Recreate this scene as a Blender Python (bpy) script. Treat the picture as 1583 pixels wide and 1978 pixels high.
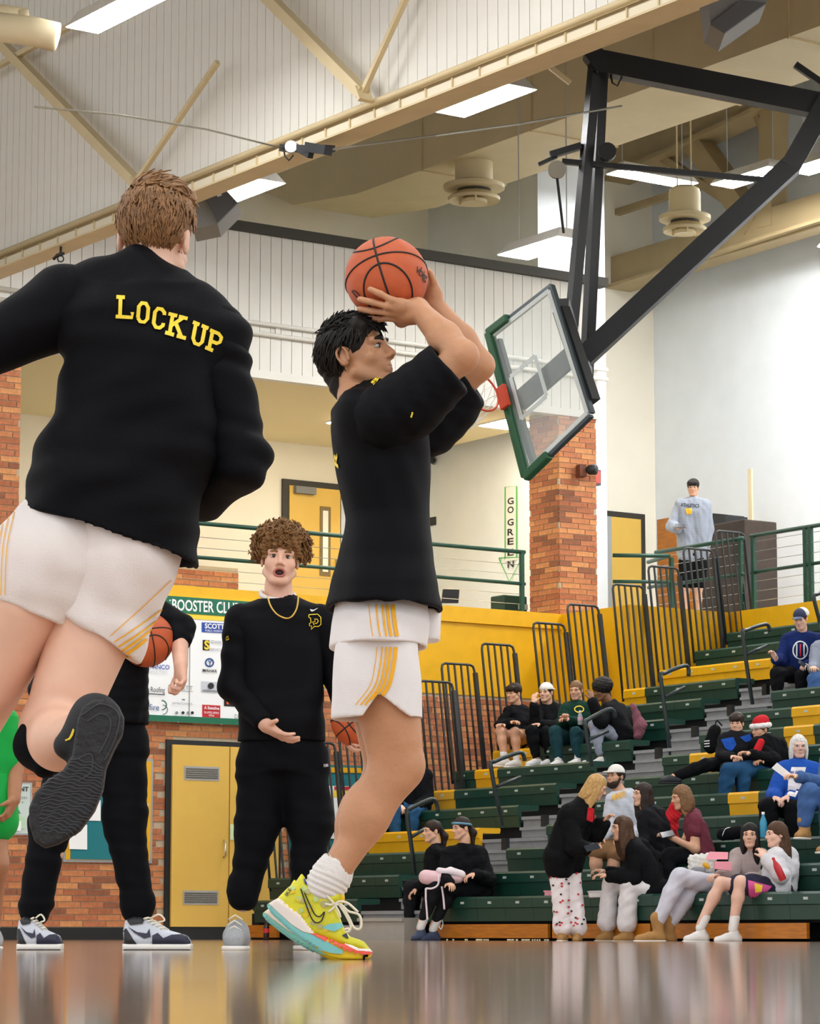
import bpy, bmesh, math, random
import numpy as np
from mathutils import Vector, Matrix
from mathutils.bvhtree import BVHTree
random.seed(7); rng = np.random.default_rng(7)
for o in list(bpy.data.objects): bpy.data.objects.remove(o)
SC = bpy.context.scene; COL = SC.collection

# ---------------------------------------------------------------- camera
# world axes follow the gym: +Y runs along the bleachers to the end wall, +X runs along the end wall
W, H = 1583, 1978
F = 5790.0; YH = 1803.0; CH = 0.072
TH = math.radians(34.65); AL = math.atan((YH-H/2)/F)
sT, cT, sA, cA = math.sin(TH), math.cos(TH), math.sin(AL), math.cos(AL)
cam = bpy.data.cameras.new('camera'); camo = bpy.data.objects.new('camera', cam); COL.objects.link(camo)
cam.sensor_fit = 'HORIZONTAL'; cam.sensor_width = 36; cam.lens = F/W*36; cam.clip_end = 300
camo.location = (0, 0, CH); camo.rotation_euler = (math.pi/2+AL, 0, -TH)
SC.camera = camo
# ---------------------------------------------------------------- light and exposure
SC.view_settings.view_transform = 'Standard'; SC.view_settings.look = 'None'
SC.view_settings.exposure = 0.4; SC.view_settings.gamma = 1.0; SC.view_settings.use_curve_mapping = False
wd = bpy.data.worlds.new('world'); SC.world = wd; wd.use_nodes = True
wd.node_tree.nodes['Background'].inputs[0].default_value = (0.95, 0.97, 1.0, 1)
wd.node_tree.nodes['Background'].inputs[1].default_value = .95
LAMP = 52.0

def ray(px, py):
    u = (px-W/2)/F; v = (H/2-py)/F
    fw = cA-v*sA; up = sA+v*cA
    return (u*cT+fw*sT, -u*sT+fw*cT, up, fw)
def on_z(px, py, z):
    r = ray(px, py); t = (z-CH)/r[2]; return np.array((r[0]*t, r[1]*t, z))
def on_x(px, py, X):
    r = ray(px, py); t = X/r[0]; return np.array((X, r[1]*t, CH+r[2]*t))
def on_y(px, py, Y):
    r = ray(px, py); t = Y/r[1]; return np.array((r[0]*t, Y, CH+r[2]*t))
def on_d(px, py, d):
    r = ray(px, py); t = d/r[3]; return np.array((r[0]*t, r[1]*t, CH+r[2]*t))
def depth(p): return p[0]*sT+p[1]*cT
RT = np.array((cT, -sT, 0.)); FH = np.array((sT, cT, 0.)); UP = np.array((0., 0., 1.))

# ---------------------------------------------------------------- materials
def lin(c):
    if isinstance(c, str): c = tuple(int(c[i:i+2], 16)/255 for i in (0, 2, 4))
    return tuple((x/12.92 if x <= .04045 else ((x+.055)/1.055)**2.4) for x in c[:3])+(1,)
MATS = {}
def mat(name, col, rough=.6, var=0.0, scale=30, metal=0, bump=0, bscale=None, emit=0, obj_random=0, spec=.5, alpha=1, sheen=0, sub=0, stretch=None, trans=0):
    if name in MATS: return MATS[name]
    m = bpy.data.materials.new(name); m.use_nodes = True; MATS[name] = m
    nt = m.node_tree; N = nt.nodes; L = nt.links; b = N['Principled BSDF']
    c = lin(col)
    b.inputs['Base Color'].default_value = c; b.inputs['Roughness'].default_value = rough
    b.inputs['Metallic'].default_value = metal; b.inputs['Specular IOR Level'].default_value = spec
    if sheen: b.inputs['Sheen Weight'].default_value = sheen
    if sub:
        b.inputs['Subsurface Weight'].default_value = sub; b.inputs['Subsurface Radius'].default_value = (.02, .008, .004); b.inputs['Subsurface Scale'].default_value = .5
    if trans: b.inputs['Transmission Weight'].default_value = trans
    if alpha < 1: b.inputs['Alpha'].default_value = alpha
    if emit:
        b.inputs['Emission Color'].default_value = c; b.inputs['Emission Strength'].default_value = emit
    if var or bump:
        tc = N.new('ShaderNodeTexCoord'); src = tc.outputs['Object']
        if stretch:
            mp = N.new('ShaderNodeMapping'); mp.inputs['Scale'].default_value = stretch; L.new(src, mp.inputs[0]); src = mp.outputs[0]
        nz = N.new('ShaderNodeTexNoise'); nz.inputs['Scale'].default_value = scale; nz.inputs['Detail'].default_value = 5
        L.new(src, nz.inputs['Vector'])
    if var or obj_random:
        hs = N.new('ShaderNodeHueSaturation'); hs.inputs['Color'].default_value = c
        val = None
        if var:
            mr = N.new('ShaderNodeMapRange'); mr.inputs['From Min'].default_value = .3; mr.inputs['From Max'].default_value = .7
            mr.inputs['To Min'].default_value = 1-var; mr.inputs['To Max'].default_value = 1+var; L.new(nz.outputs[0], mr.inputs[0]); val = mr.outputs[0]
        if obj_random:
            oi = N.new('ShaderNodeObjectInfo'); m2 = N.new('ShaderNodeMapRange')
            m2.inputs['To Min'].default_value = 1-obj_random; m2.inputs['To Max'].default_value = 1+obj_random; L.new(oi.outputs['Random'], m2.inputs[0])
            if val:
                mm = N.new('ShaderNodeMath'); mm.operation = 'MULTIPLY'; L.new(val, mm.inputs[0]); L.new(m2.outputs[0], mm.inputs[1]); val = mm.outputs[0]
            else: val = m2.outputs[0]
            m3 = N.new('ShaderNodeMapRange'); m3.inputs['To Min'].default_value = .5-.02; m3.inputs['To Max'].default_value = .5+.012; L.new(oi.outputs['Random'], m3.inputs[0]); L.new(m3.outputs[0], hs.inputs['Hue'])
        L.new(val, hs.inputs['Value']); L.new(hs.outputs[0], b.inputs['Base Color'])
    if bump:
        if bscale:
            nb = N.new('ShaderNodeTexNoise'); nb.inputs['Scale'].default_value = bscale; nb.inputs['Detail'].default_value = 4; L.new(src, nb.inputs['Vector'])
        else: nb = nz
        bp = N.new('ShaderNodeBump'); bp.inputs['Strength'].default_value = bump; bp.inputs['Distance'].default_value = .01
        L.new(nb.outputs[0], bp.inputs['Height']); L.new(bp.outputs[0], b.inputs['Normal'])
    return m

# ---------------------------------------------------------------- object helpers
def tag(o, label=None, cat=None, group=None, kind=None):
    if label: o['label'] = label
    if cat: o['category'] = cat
    if group: o['group'] = group
    if kind: o['kind'] = kind
    return o
def empty(name, loc, label=None, cat=None, group=None, kind=None):
    o = bpy.data.objects.new(name, None); COL.objects.link(o); o.location = [float(x) for x in loc]; o.empty_display_size = .1
    return tag(o, label, cat, group, kind)
def wloc(o):
    return o.location.copy() if o.parent is None else wloc(o.parent)+o.matrix_parent_inverse.translation+o.location
def link(name, me, m=None, parent=None):
    o = bpy.data.objects.new(name, me); COL.objects.link(o)
    if m is not None and not me.materials:
        for x in (m if isinstance(m, (list, tuple)) else [m]): me.materials.append(x)
    if parent is not None:
        o.parent = parent; o.matrix_parent_inverse = Matrix.Translation(-wloc(parent))
    return o
def mesh_np(name, V, Q, smooth=True, mids=None):
    me = bpy.data.meshes.new(name); V = np.asarray(V, np.float32); Q = np.asarray(Q, np.int32)
    k = Q.shape[1]; n = len(Q)
    me.vertices.add(len(V)); me.vertices.foreach_set('co', V.ravel())
    me.loops.add(n*k); me.loops.foreach_set('vertex_index', Q.ravel())
    me.polygons.add(n); me.polygons.foreach_set('loop_start', np.arange(0, n*k, k, dtype=np.int32))
    me.polygons.foreach_set('use_smooth', np.full(n, smooth))
    if mids is not None: me.polygons.foreach_set('material_index', np.asarray(mids, np.int32))
    me.update(calc_edges=True); me.validate()
    return me
class MB:
    'collects simple shapes for ONE mesh object'
    def __init__(s): s.v = []; s.f = []; s.mi = []; s.m = 0
    def add(s, vs, fs):
        b = len(s.v); s.v += [tuple(float(c) for c in x) for x in vs]; s.f += [tuple(i+b for i in f) for f in fs]; s.mi += [s.m]*len(fs)
    def box(s, a, b):
        x0, y0, z0 = (min(p, q) for p, q in zip(a, b)); x1, y1, z1 = (max(p, q) for p, q in zip(a, b))
        s.add([(x0,y0,z0),(x1,y0,z0),(x1,y1,z0),(x0,y1,z0),(x0,y0,z1),(x1,y0,z1),(x1,y1,z1),(x0,y1,z1)],
              [(0,3,2,1),(4,5,6,7),(0,1,5,4),(1,2,6,5),(2,3,7,6),(3,0,4,7)]); return s
    def bar(s, a, b, w, h=None, up=(0,0,1)):
        h = h or w; a = Vector(a); b = Vector(b); d = (b-a).normalized(); u = Vector(up)
        if abs(d.dot(u)) > .98: u = Vector((1,0,0))
        x = d.cross(u).normalized()*w/2; y = x.cross(d).normalized()*h/2
        s.add([a-x-y,a+x-y,a+x+y,a-x+y,b-x-y,b+x-y,b+x+y,b-x+y],[(0,3,2,1),(4,5,6,7),(0,1,5,4),(1,2,6,5),(2,3,7,6),(3,0,4,7)]); return s
    def tube(s, pts, r, n=8, cap=True, closed=False):
        pts = [Vector(p) for p in pts]; k = len(pts); R = r if isinstance(r, (list, tuple)) else [r]*k
        t0 = (pts[1]-pts[0]).normalized(); u = Vector((0,0,1)) if abs(t0.z) < .9 else Vector((1,0,0)); u = (u-t0*u.dot(t0)).normalized()
        vs = []
        for i in range(k):
            if closed: t = (pts[(i+1)%k]-pts[i-1]).normalized()
            else: t = (pts[min(i+1,k-1)]-pts[max(i-1,0)]).normalized()
            u = (u-t*u.dot(t)).normalized(); w = t.cross(u)
            for j in range(n):
                a = 2*math.pi*j/n; vs.append(pts[i]+(u*math.cos(a)+w*math.sin(a))*R[i])
        fs = []
        for i in range(k if closed else k-1):
            i2 = (i+1) % k
            for j in range(n): fs.append((i*n+j, i*n+(j+1)%n, i2*n+(j+1)%n, i2*n+j))
        if cap and not closed: fs.append(tuple(range(n-1,-1,-1))); fs.append(tuple((k-1)*n+j for j in range(n)))
        s.add(vs, fs); return s
    def lathe(s, base, prof, n=24, axis=None, squash=1):
        A = Vector((0,0,1) if axis is None else [float(c) for c in axis]).normalized(); u = A.orthogonal().normalized(); w = A.cross(u); B = Vector(base); k = len(prof); vs = []
        for r, z in prof:
            for j in range(n):
                a = 2*math.pi*j/n; vs.append(B+A*z+(u*math.cos(a)+w*math.sin(a)*squash)*r)
        fs = [(i*n+j, i*n+(j+1)%n, (i+1)*n+(j+1)%n, (i+1)*n+j) for i in range(k-1) for j in range(n)]
        if prof[0][0] > 1e-6: fs.append(tuple(range(n-1,-1,-1)))
        if prof[-1][0] > 1e-6: fs.append(tuple((k-1)*n+j for j in range(n)))
        s.add(vs, fs); return s
    def prism(s, poly, off):
        'poly: 3d points of one face, extruded by vector off'
        n = len(poly); P = [Vector(p) for p in poly]; o = Vector(off)
        nrm = Vector((0,0,0))
        for i in range(n): nrm += P[i].cross(P[(i+1)%n])
        fl = nrm.dot(o) > 0
        fs = [tuple(range(n)), tuple(range(2*n-1, n-1, -1))]+[((i+1)%n, i, i+n, (i+1)%n+n) for i in range(n)]
        if fl: fs = [tuple(reversed(f)) for f in fs]
        s.add(P+[p+o for p in P], fs); return s
    def mesh(s, name, smooth=False):
        me = bpy.data.meshes.new(name); me.from_pydata(s.v, [], s.f)
        me.polygons.foreach_set('use_smooth', np.full(len(s.f), smooth)); me.polygons.foreach_set('material_index', np.array(s.mi, np.int32)); me.update(); return me
    def build(s, name, m, parent=None, smooth=False, bevel=0, auto=None):
        me = s.mesh(name, smooth)
        if auto is not None:
            me.polygons.foreach_set('use_smooth', np.full(len(s.f), True)); me.set_sharp_from_angle(angle=math.radians(auto))
        o = link(name, me, m, parent)
        if bevel:
            md = o.modifiers.new('bevel', 'BEVEL'); md.width = bevel; md.segments = 2; md.limit_method = 'ANGLE'
        return o

# ---------------------------------------------------------------- implicit surfaces (numpy)
def V3(p): return np.asarray(p, float)
def nrm(v): v = V3(v); return v/np.linalg.norm(v)
class Cap:
    def __init__(s, a, b, ra, rb=None, sq=None):
        s.a = V3(a); s.b = V3(b); s.ra = ra; s.rb = ra if rb is None else rb; s.sq = sq
        R = max(s.ra, s.rb)*(max(1, sq[1]) if sq else 1); s.lo = np.minimum(s.a, s.b)-R; s.hi = np.maximum(s.a, s.b)+R
    def __call__(s, P):
        x, y, z = P[0]-s.a[0], P[1]-s.a[1], P[2]-s.a[2]; ba = s.b-s.a; f = 1
        if s.sq:
            n, k = nrm(s.sq[0]), s.sq[1]; q = (x*n[0]+y*n[1]+z*n[2])*(1/k-1); x, y, z = x+q*n[0], y+q*n[1], z+q*n[2]
            ba = ba+ba.dot(n)*(1/k-1)*n; f = min(1, k)
        t = np.clip((x*ba[0]+y*ba[1]+z*ba[2])/max(ba.dot(ba), 1e-9), 0, 1)
        return (np.sqrt((x-t*ba[0])**2+(y-t*ba[1])**2+(z-t*ba[2])**2)-(s.ra+(s.rb-s.ra)*t))*f
class Ell:
    def __init__(s, c, r, M=None):
        s.c = V3(c); s.r = V3(r); s.M = np.eye(3) if M is None else np.asarray(M, float)  # rows = local axes
        R = np.sqrt(((s.M*s.r[:, None])**2).sum(0)); s.lo = s.c-R; s.hi = s.c+R
    def __call__(s, P):
        x, y, z = P[0]-s.c[0], P[1]-s.c[1], P[2]-s.c[2]; k0 = 0; k1 = 0
        for i in range(3):
            q = x*s.M[i, 0]+y*s.M[i, 1]+z*s.M[i, 2]; k0 = k0+(q/s.r[i])**2; k1 = k1+(q/s.r[i]**2)**2
        k0 = np.sqrt(k0); return k0*(k0-1)/np.maximum(np.sqrt(k1), 1e-6)
class Loft:
    'rings (centre, half a, half b); A, B cross axes; flat ends'
    def __init__(s, rings, A, B, p=2.0, flat=True):
        s.r = [(V3(c), a, b) for c, a, b in rings]; s.A = nrm(A); s.B = nrm(B); s.p = p; s.flat = flat
        s.lo = np.min([c-(a+b) for c, a, b in s.r], 0); s.hi = np.max([c+(a+b) for c, a, b in s.r], 0)
    def __call__(s, P):
        out = None; n = len(s.r)
        for i in range(n-1):
            c0, a0, b0 = s.r[i]; c1, a1, b1 = s.r[i+1]; ax = np.cross(s.A, s.B); d = c1-c0; h = d.dot(ax)
            if abs(h) < 1e-6: continue
            tt = ((P[0]-c0[0])*ax[0]+(P[1]-c0[1])*ax[1]+(P[2]-c0[2])*ax[2])/h
            t = np.clip(tt, 0, 1); ts = t*t*(3-2*t)*.5+t*.5
            x, y, z = P[0]-c0[0]-d[0]*t, P[1]-c0[1]-d[1]*t, P[2]-c0[2]-d[2]*t
            a = a0+(a1-a0)*ts; b = b0+(b1-b0)*ts
            u = np.abs(x*s.A[0]+y*s.A[1]+z*s.A[2])/a; v = np.abs(x*s.B[0]+y*s.B[1]+z*s.B[2])/b
            q = ((u**s.p+v**s.p)**(1/s.p)-1)*np.minimum(a, b)
            over = np.maximum(-tt, tt-1)*abs(h)
            if (i == 0) or (i == n-2):
                lo = (-tt*abs(h)) if i == 0 else -1e3; hi = ((tt-1)*abs(h)) if i == n-2 else -1e3
                q = np.maximum(q, np.maximum(lo, hi))
            q = np.where(over > 1e-9, np.sqrt(np.maximum(q, 0)**2+over**2)+np.minimum(q, 0), q) if n > 2 else q
            out = q if out is None else np.minimum(out, q)
        return out
class Poly:
    'outline in the plane (o; A, B), thickness along N with half width hw (may vary with the outline x), rounded'
    def __init__(s, pts, o, A, B, hw, rnd=.01, hwf=None):
        s.p = np.asarray(pts, float); s.o = V3(o); s.A = nrm(A); s.B = nrm(B); s.N = np.cross(s.A, s.B); s.hw = hw; s.rnd = rnd; s.hwf = hwf
        C = [s.o+s.A*x+s.B*y+s.N*w for x, y in s.p for w in (-hw, hw)]; s.lo = np.min(C, 0); s.hi = np.max(C, 0)
    def __call__(s, P):
        X, Y, Z = P[0]-s.o[0], P[1]-s.o[1], P[2]-s.o[2]
        u = X*s.A[0]+Y*s.A[1]+Z*s.A[2]; v = X*s.B[0]+Y*s.B[1]+Z*s.B[2]; w = X*s.N[0]+Y*s.N[1]+Z*s.N[2]
        d = np.full(np.broadcast(u, v).shape, 1e9); sg = np.ones_like(d); n = len(s.p)
        for i in range(n):
            ax, ay = s.p[i]; bx, by = s.p[i-1]; ex, ey = bx-ax, by-ay; qx, qy = u-ax, v-ay
            t = np.clip((qx*ex+qy*ey)/max(ex*ex+ey*ey, 1e-12), 0, 1)
            d = np.minimum(d, (qx-ex*t)**2+(qy-ey*t)**2)
            c1 = v >= ay; c2 = v < by; c3 = ex*qy > ey*qx
            sg = np.where((c1 & c2 & c3) | (~c1 & ~c2 & ~c3), -sg, sg)
        d = sg*np.sqrt(d); hw = s.hwf(u, v) if s.hwf else s.hw
        e1 = d+s.rnd; e2 = np.abs(w)-hw+s.rnd
        return np.minimum(np.maximum(e1, e2), 0)+np.sqrt(np.maximum(e1, 0)**2+np.maximum(e2, 0)**2)-s.rnd
class Half:
    'half space; keeps nothing on the side n points to (use with sub)'
    def __init__(s, c, n): s.c = V3(c); s.n = nrm(n); s.lo = np.full(3, -1e9); s.hi = np.full(3, 1e9)
    def __call__(s, P): return -((P[0]-s.c[0])*s.n[0]+(P[1]-s.c[1])*s.n[1]+(P[2]-s.c[2])*s.n[2])
def field(prims, vox, k=.02, subs=(), ks=.006, clip=None):
    lo = np.min([p.lo for p in prims], 0)-3*vox-k/2; hi = np.max([p.hi for p in prims], 0)+3*vox+k/2
    if clip is not None: lo = np.maximum(lo, clip[0]); hi = np.minimum(hi, clip[1])
    n = np.ceil((hi-lo)/vox).astype(int)+1
    ax = [lo[i]+np.arange(n[i])*vox for i in range(3)]
    vol = np.full(n, .5, np.float32)
    for op, ps in ((0, prims), (1, subs)):
        for p in ps:
            kk = getattr(p, 'k', k if op == 0 else ks); pad = kk+3*vox
            i0 = np.clip(((p.lo-pad-lo)/vox).astype(int), 0, n-1) if p.lo[0] > -1e8 else np.zeros(3, int)
            i1 = np.clip(((np.minimum(p.hi, 1e3)+pad-lo)/vox).astype(int)+1, 0, n) if p.hi[0] < 1e8 else n
            if np.any(i1-i0 < 1): continue
            sl = tuple(slice(a, b) for a, b in zip(i0, i1))
            P = (ax[0][sl[0]][:, None, None], ax[1][sl[1]][None, :, None], ax[2][sl[2]][None, None, :])
            d = p(P); v = vol[sl]
            if op == 0:
                h = np.maximum(kk-np.abs(v-d), 0)/kk; vol[sl] = np.minimum(v, d)-h*h*kk/4
            else:
                d = -d; h = np.maximum(kk-np.abs(v-d), 0)/kk; vol[sl] = np.maximum(v, d)+h*h*kk/4
    return nets(vol, lo, vox)
def nets(vol, lo, vox):
    for sl in [np.s_[0], np.s_[-1], np.s_[:, 0], np.s_[:, -1], np.s_[:, :, 0], np.s_[:, :, -1]]: vol[sl] = np.maximum(vol[sl], 1e-3)
    ins = vol < 0; n = np.array(vol.shape)
    c = ins.astype(np.uint8); cs = np.zeros(n-1, np.uint8)
    for dx in (0, 1):
        for dy in (0, 1):
            for dz in (0, 1): cs += c[dx:n[0]-1+dx, dy:n[1]-1+dy, dz:n[2]-1+dz]
    act = np.argwhere((cs > 0) & (cs < 8))
    if not len(act): return np.zeros((0, 3)), np.zeros((0, 4), int)
    idx = np.full(n-1, -1, np.int32); idx[tuple(act.T)] = np.arange(len(act))
    acc = np.zeros((len(act), 3)); cnt = np.zeros(len(act))
    cor = [(a, b, d) for a in (0, 1) for b in (0, 1) for d in (0, 1)]
    val = {q: vol[act[:, 0]+q[0], act[:, 1]+q[1], act[:, 2]+q[2]] for q in cor}
    for q in cor:
        for axx in range(3):
            if q[axx] == 0:
                q2 = list(q); q2[axx] = 1; q2 = tuple(q2); a, b = val[q], val[q2]; m = (a < 0) != (b < 0)
                t = np.where(m, a/np.where(m, a-b, 1), 0); pt = np.array(q, float)[None, :].repeat(len(act), 0); pt[:, axx] = t
                acc[m] += pt[m]; cnt[m] += 1
    Vv = lo+(act+acc/cnt[:, None])*vox
    Q = []
    for axx in range(3):
        a1, a2 = [(1, 2), (2, 0), (0, 1)][axx]
        s0 = [slice(None)]*3; s1 = [slice(None)]*3; s0[axx] = slice(0, -1); s1[axx] = slice(1, None)
        e = ins[tuple(s0)] != ins[tuple(s1)]; pos = np.argwhere(e); fl = ins[tuple(s0)][e]
        ok = (pos[:, a1] > 0) & (pos[:, a2] > 0) & (pos[:, a1] < n[a1]-1) & (pos[:, a2] < n[a2]-1); pos = pos[ok]; fl = fl[ok]
        def g(d1, d2):
            p = pos.copy(); p[:, a1] -= d1; p[:, a2] -= d2; return idx[tuple(p.T)]
        q = np.stack([g(1, 1), g(0, 1), g(0, 0), g(1, 0)], 1); q[~fl] = q[~fl][:, ::-1]; Q.append(q)
    return Vv, np.concatenate(Q)
def vnormals(V, Q):
    e1 = V[Q[:, 2]]-V[Q[:, 0]]; e2 = V[Q[:, 3]]-V[Q[:, 1]]; fn = np.cross(e1, e2); N = np.zeros_like(V)
    for i in range(4): np.add.at(N, Q[:, i], fn)
    return N/np.maximum(np.linalg.norm(N, axis=1), 1e-12)[:, None]
def join(parts):
    Vs, Qs, b = [], [], 0
    for V, Q in parts:
        if len(V) == 0: continue
        Vs.append(V); Qs.append(Q+b); b += len(V)
    return np.concatenate(Vs), np.concatenate(Qs)
_nd = rng.normal(size=(6, 3, 3))
def wave(V, freq, seed=0):
    'smooth pseudo noise in about -1..1'
    r = np.random.default_rng(seed); out = np.zeros(len(V)); w = V*freq
    for i in range(4):
        d = r.normal(size=(3,)); e = r.normal(size=(3,)); ph = r.random()*6.3
        out += np.sin(w@d*(1+.5*i)+ph+1.3*np.sin(w@e*.7+ph*2))/(1+.4*i)
    return out/2.4
def displace(V, Q, amp, freq, seed=0, stretch=None):
    N = vnormals(V, Q); S = V if stretch is None else V*np.asarray(stretch)
    return V+N*(amp*wave(S, freq, seed))[:, None], Q
def smooth_net(V, Q, it=1, lam=.5):
    for _ in range(it):
        A = np.zeros_like(V); c = np.zeros(len(V))
        for i in range(4):
            j = (i+1) % 4; np.add.at(A, Q[:, i], V[Q[:, j]]); np.add.at(A, Q[:, j], V[Q[:, i]]); np.add.at(c, Q[:, i], 1); np.add.at(c, Q[:, j], 1)
        V = V*(1-lam)+lam*A/np.maximum(c, 1)[:, None]
    return V, Q
def blob(name, prims, m, parent, vox, k=.02, subs=(), ks=.006, disp=None, sm=0):
    V, Q = field(prims, vox, k, subs, ks)
    if sm: V, Q = smooth_net(V, Q, sm)
    for d in (disp or []): V, Q = displace(V, Q, *d)
    return link(name, mesh_np(name, V, Q), m, parent)

# ---------------------------------------------------------------- flat prints laid on a surface along the view through given pixels
def tri2d(polys):
    'polys: list of 2d outlines -> (verts, tris) through a filled 2d curve'
    cu = bpy.data.curves.new('t', 'CURVE'); cu.dimensions = '2D'; cu.fill_mode = 'BOTH'
    for p in polys:
        s = cu.splines.new('POLY'); s.points.add(len(p)-1); s.use_cyclic_u = True
        for i, q in enumerate(p): s.points[i].co = (q[0], q[1], 0, 1)
    o = bpy.data.objects.new('t', cu); me = o.to_mesh(); r = ([tuple(v.co[:2]) for v in me.vertices], [tuple(p.vertices) for p in me.polygons])
    o.to_mesh_clear(); bpy.data.objects.remove(o); bpy.data.curves.remove(cu); return r
def text2d(txt, bold=0, space=1.0, shear=0):
    cu = bpy.data.curves.new('t', 'FONT'); cu.body = txt; cu.size = 1; cu.offset = bold; cu.space_character = space; cu.shear = shear; cu.resolution_u = 3
    cu.align_x = 'CENTER'
    o = bpy.data.objects.new('t', cu); me = o.to_mesh(); vs = [tuple(v.co[:2]) for v in me.vertices]; fs = [tuple(p.vertices) for p in me.polygons]
    o.to_mesh_clear(); bpy.data.objects.remove(o); bpy.data.curves.remove(cu)
    a = np.array(vs); lo = a.min(0); hi = a.max(0)
    return [tuple((v-lo)/(hi-lo)) for v in a], fs
def bvh_of(objs):
    out = []
    dg = bpy.context.evaluated_depsgraph_get() if any(o.modifiers for o in objs) else None
    vs, ps = [], []
    for o in objs:
        b = len(vs); loc = Vector((0, 0, 0))
        vs += [tuple(v.co) for v in o.data.vertices]; ps += [tuple(i+b for i in p.vertices) for p in o.data.polygons]
    return BVHTree.FromPolygons(vs, ps)
def refine(vs, fs, maxlen):
    bm = bmesh.new(); B = [bm.verts.new((v[0], v[1], 0)) for v in vs]
    for f in fs:
        try: bm.faces.new([B[i] for i in f])
        except ValueError: pass
    bmesh.ops.triangulate(bm, faces=bm.faces[:])
    for _ in range(6):
        es = [e for e in bm.edges if e.calc_length() > maxlen]
        if not es: break
        bmesh.ops.subdivide_edges(bm, edges=es, cuts=1); bmesh.ops.triangulate(bm, faces=bm.faces[:])
    bm.verts.index_update(); r = ([tuple(v.co[:2]) for v in bm.verts], [tuple(v.index for v in f.verts) for f in bm.faces]); bm.free(); return r
def decal(name, vs, fs, bvh, m, parent, off=.0025, maxlen=7, fallback=None):
    'vs in photo pixels; laid on bvh where the view ray meets it'
    vs, fs = refine(vs, fs, maxlen); out = []; ok = []
    for x, y in vs:
        r = ray(x, y); d = Vector(r[:3]).normalized(); h = bvh.ray_cast(Vector((0, 0, CH)), d)
        if h[0] is None: out.append((0, 0, 0)); ok.append(False)
        else:
            n = h[1] if h[1].dot(d) < 0 else -h[1]
            out.append(tuple(h[0]+(n*.5-d*.5)*off*1.4)); ok.append(True)
    keep = [f for f in fs if all(ok[i] for i in f)]
    # drop faces that jump over a depth edge
    kk = []
    for f in keep:
        P = [Vector(out[i]) for i in f]
        if max((P[0]-P[1]).length, (P[1]-P[2]).length, (P[2]-P[0]).length) < .09: kk.append(f)
    if not kk: return None
    if name in ('stripe', 'pink_panel'):   # one connected print
        par = {}
        def fd(i):
            while par.setdefault(i, i) != i: i = par[i]
            return i
        for f in kk:
            for i in f[1:]: par[fd(i)] = fd(f[0])
        cn = {}
        for f in kk: cn[fd(f[0])] = cn.get(fd(f[0]), 0)+1
        bst = max(cn, key=cn.get); kk = [f for f in kk if fd(f[0]) == bst]
    used = sorted({i for f in kk for i in f}); mp = {i: j for j, i in enumerate(used)}
    me = bpy.data.meshes.new(name); me.from_pydata([out[i] for i in used], [], [tuple(mp[i] for i in f) for f in kk]); me.update()
    o = link(name, me, m, parent); return o
def quad_map(vs, q):
    'unit square verts -> quad q = (bl, br, tr, tl) in pixels'
    out = []
    for u, v in vs:
        a = [(1-u)*(1-v), u*(1-v), u*v, (1-u)*v]; out.append((sum(a[i]*q[i][0] for i in range(4)), sum(a[i]*q[i][1] for i in range(4))))
    return out
def stroke_polys(pts, w):
    'a pixel polyline of width w (number or list) as quads'
    n = len(pts); Wd = w if isinstance(w, (list, tuple)) else [w]*n; L, R = [], []
    for i in range(n):
        ax, ay = pts[max(i-1, 0)]; bx, by = pts[min(i+1, n-1)]; dx, dy = bx-ax, by-ay; l = math.hypot(dx, dy) or 1
        nx, ny = -dy/l*Wd[i]/2, dx/l*Wd[i]/2; L.append((pts[i][0]+nx, pts[i][1]+ny)); R.append((pts[i][0]-nx, pts[i][1]-ny))
    vs = L+R; fs = [(i, i+1, n+i+1, n+i) for i in range(n-1)]; return vs, fs
def spline(pts, per=6):
    'Catmull-Rom through points'
    P = [np.array(p, float) for p in pts]; P = [2*P[0]-P[1]]+P+[2*P[-1]-P[-2]]; out = []
    for i in range(1, len(P)-2):
        for k in range(per):
            t = k/per; a, b, c, d = P[i-1:i+3]
            out.append(tuple(.5*((2*b)+(c-a)*t+(2*a-5*b+4*c-d)*t*t+(3*b-a-3*c+d)*t**3)))
    out.append(tuple(P[-2])); return out
# ---------------------------------------------------------------- the gym shell
try: SC.cycles.use_denoising = True
except Exception: pass
WY, X0, RUN, RISE, Z0 = 31.2, 18.2, .545, .267, .445
XI = lambda i: X0+RUN*i
ZI = lambda i: Z0+RISE*i
YC, FZ = 35.7, 4.22
m_yel = mat('yellow_paint', 'E8B000', .45, .05, 6)
m_cream = mat('cream_paint', 'E2D2AC', .6, .04, 3)
m_beam = mat('beam_paint', 'CDBB92', .55, .05, 3)
m_white = mat('white_wall', 'E4E9EC', .7, .03, 2)
m_white2 = mat('concourse_wall', 'EFE8D6', .7, .02, 2)
m_black = mat('black_metal', '15171A', .45)
m_blackb = mat('black_base', '141414', .5)
m_dgreen = mat('green_rail_paint', '0C4433', .4)
m_groove = mat('groove_dark', '5E5A50', .9)
m_siding = mat('siding_paint', 'DFDCD2', .5, .03, 4)
m_steel = mat('steel', 'B9BBBB', .35, metal=.7)
m_chrome = mat('chrome', 'D5D7D9', .2, metal=1)
m_wood = mat('orange_wood', 'B86F17', .4, .22, 5, stretch=(1, 1, 9))
m_grey = mat('step_grey', '8C8E90', .55, .06, 12)
m_ltgrey = mat('pale_grey', 'A9A69E', .6, .04, 8)

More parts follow.
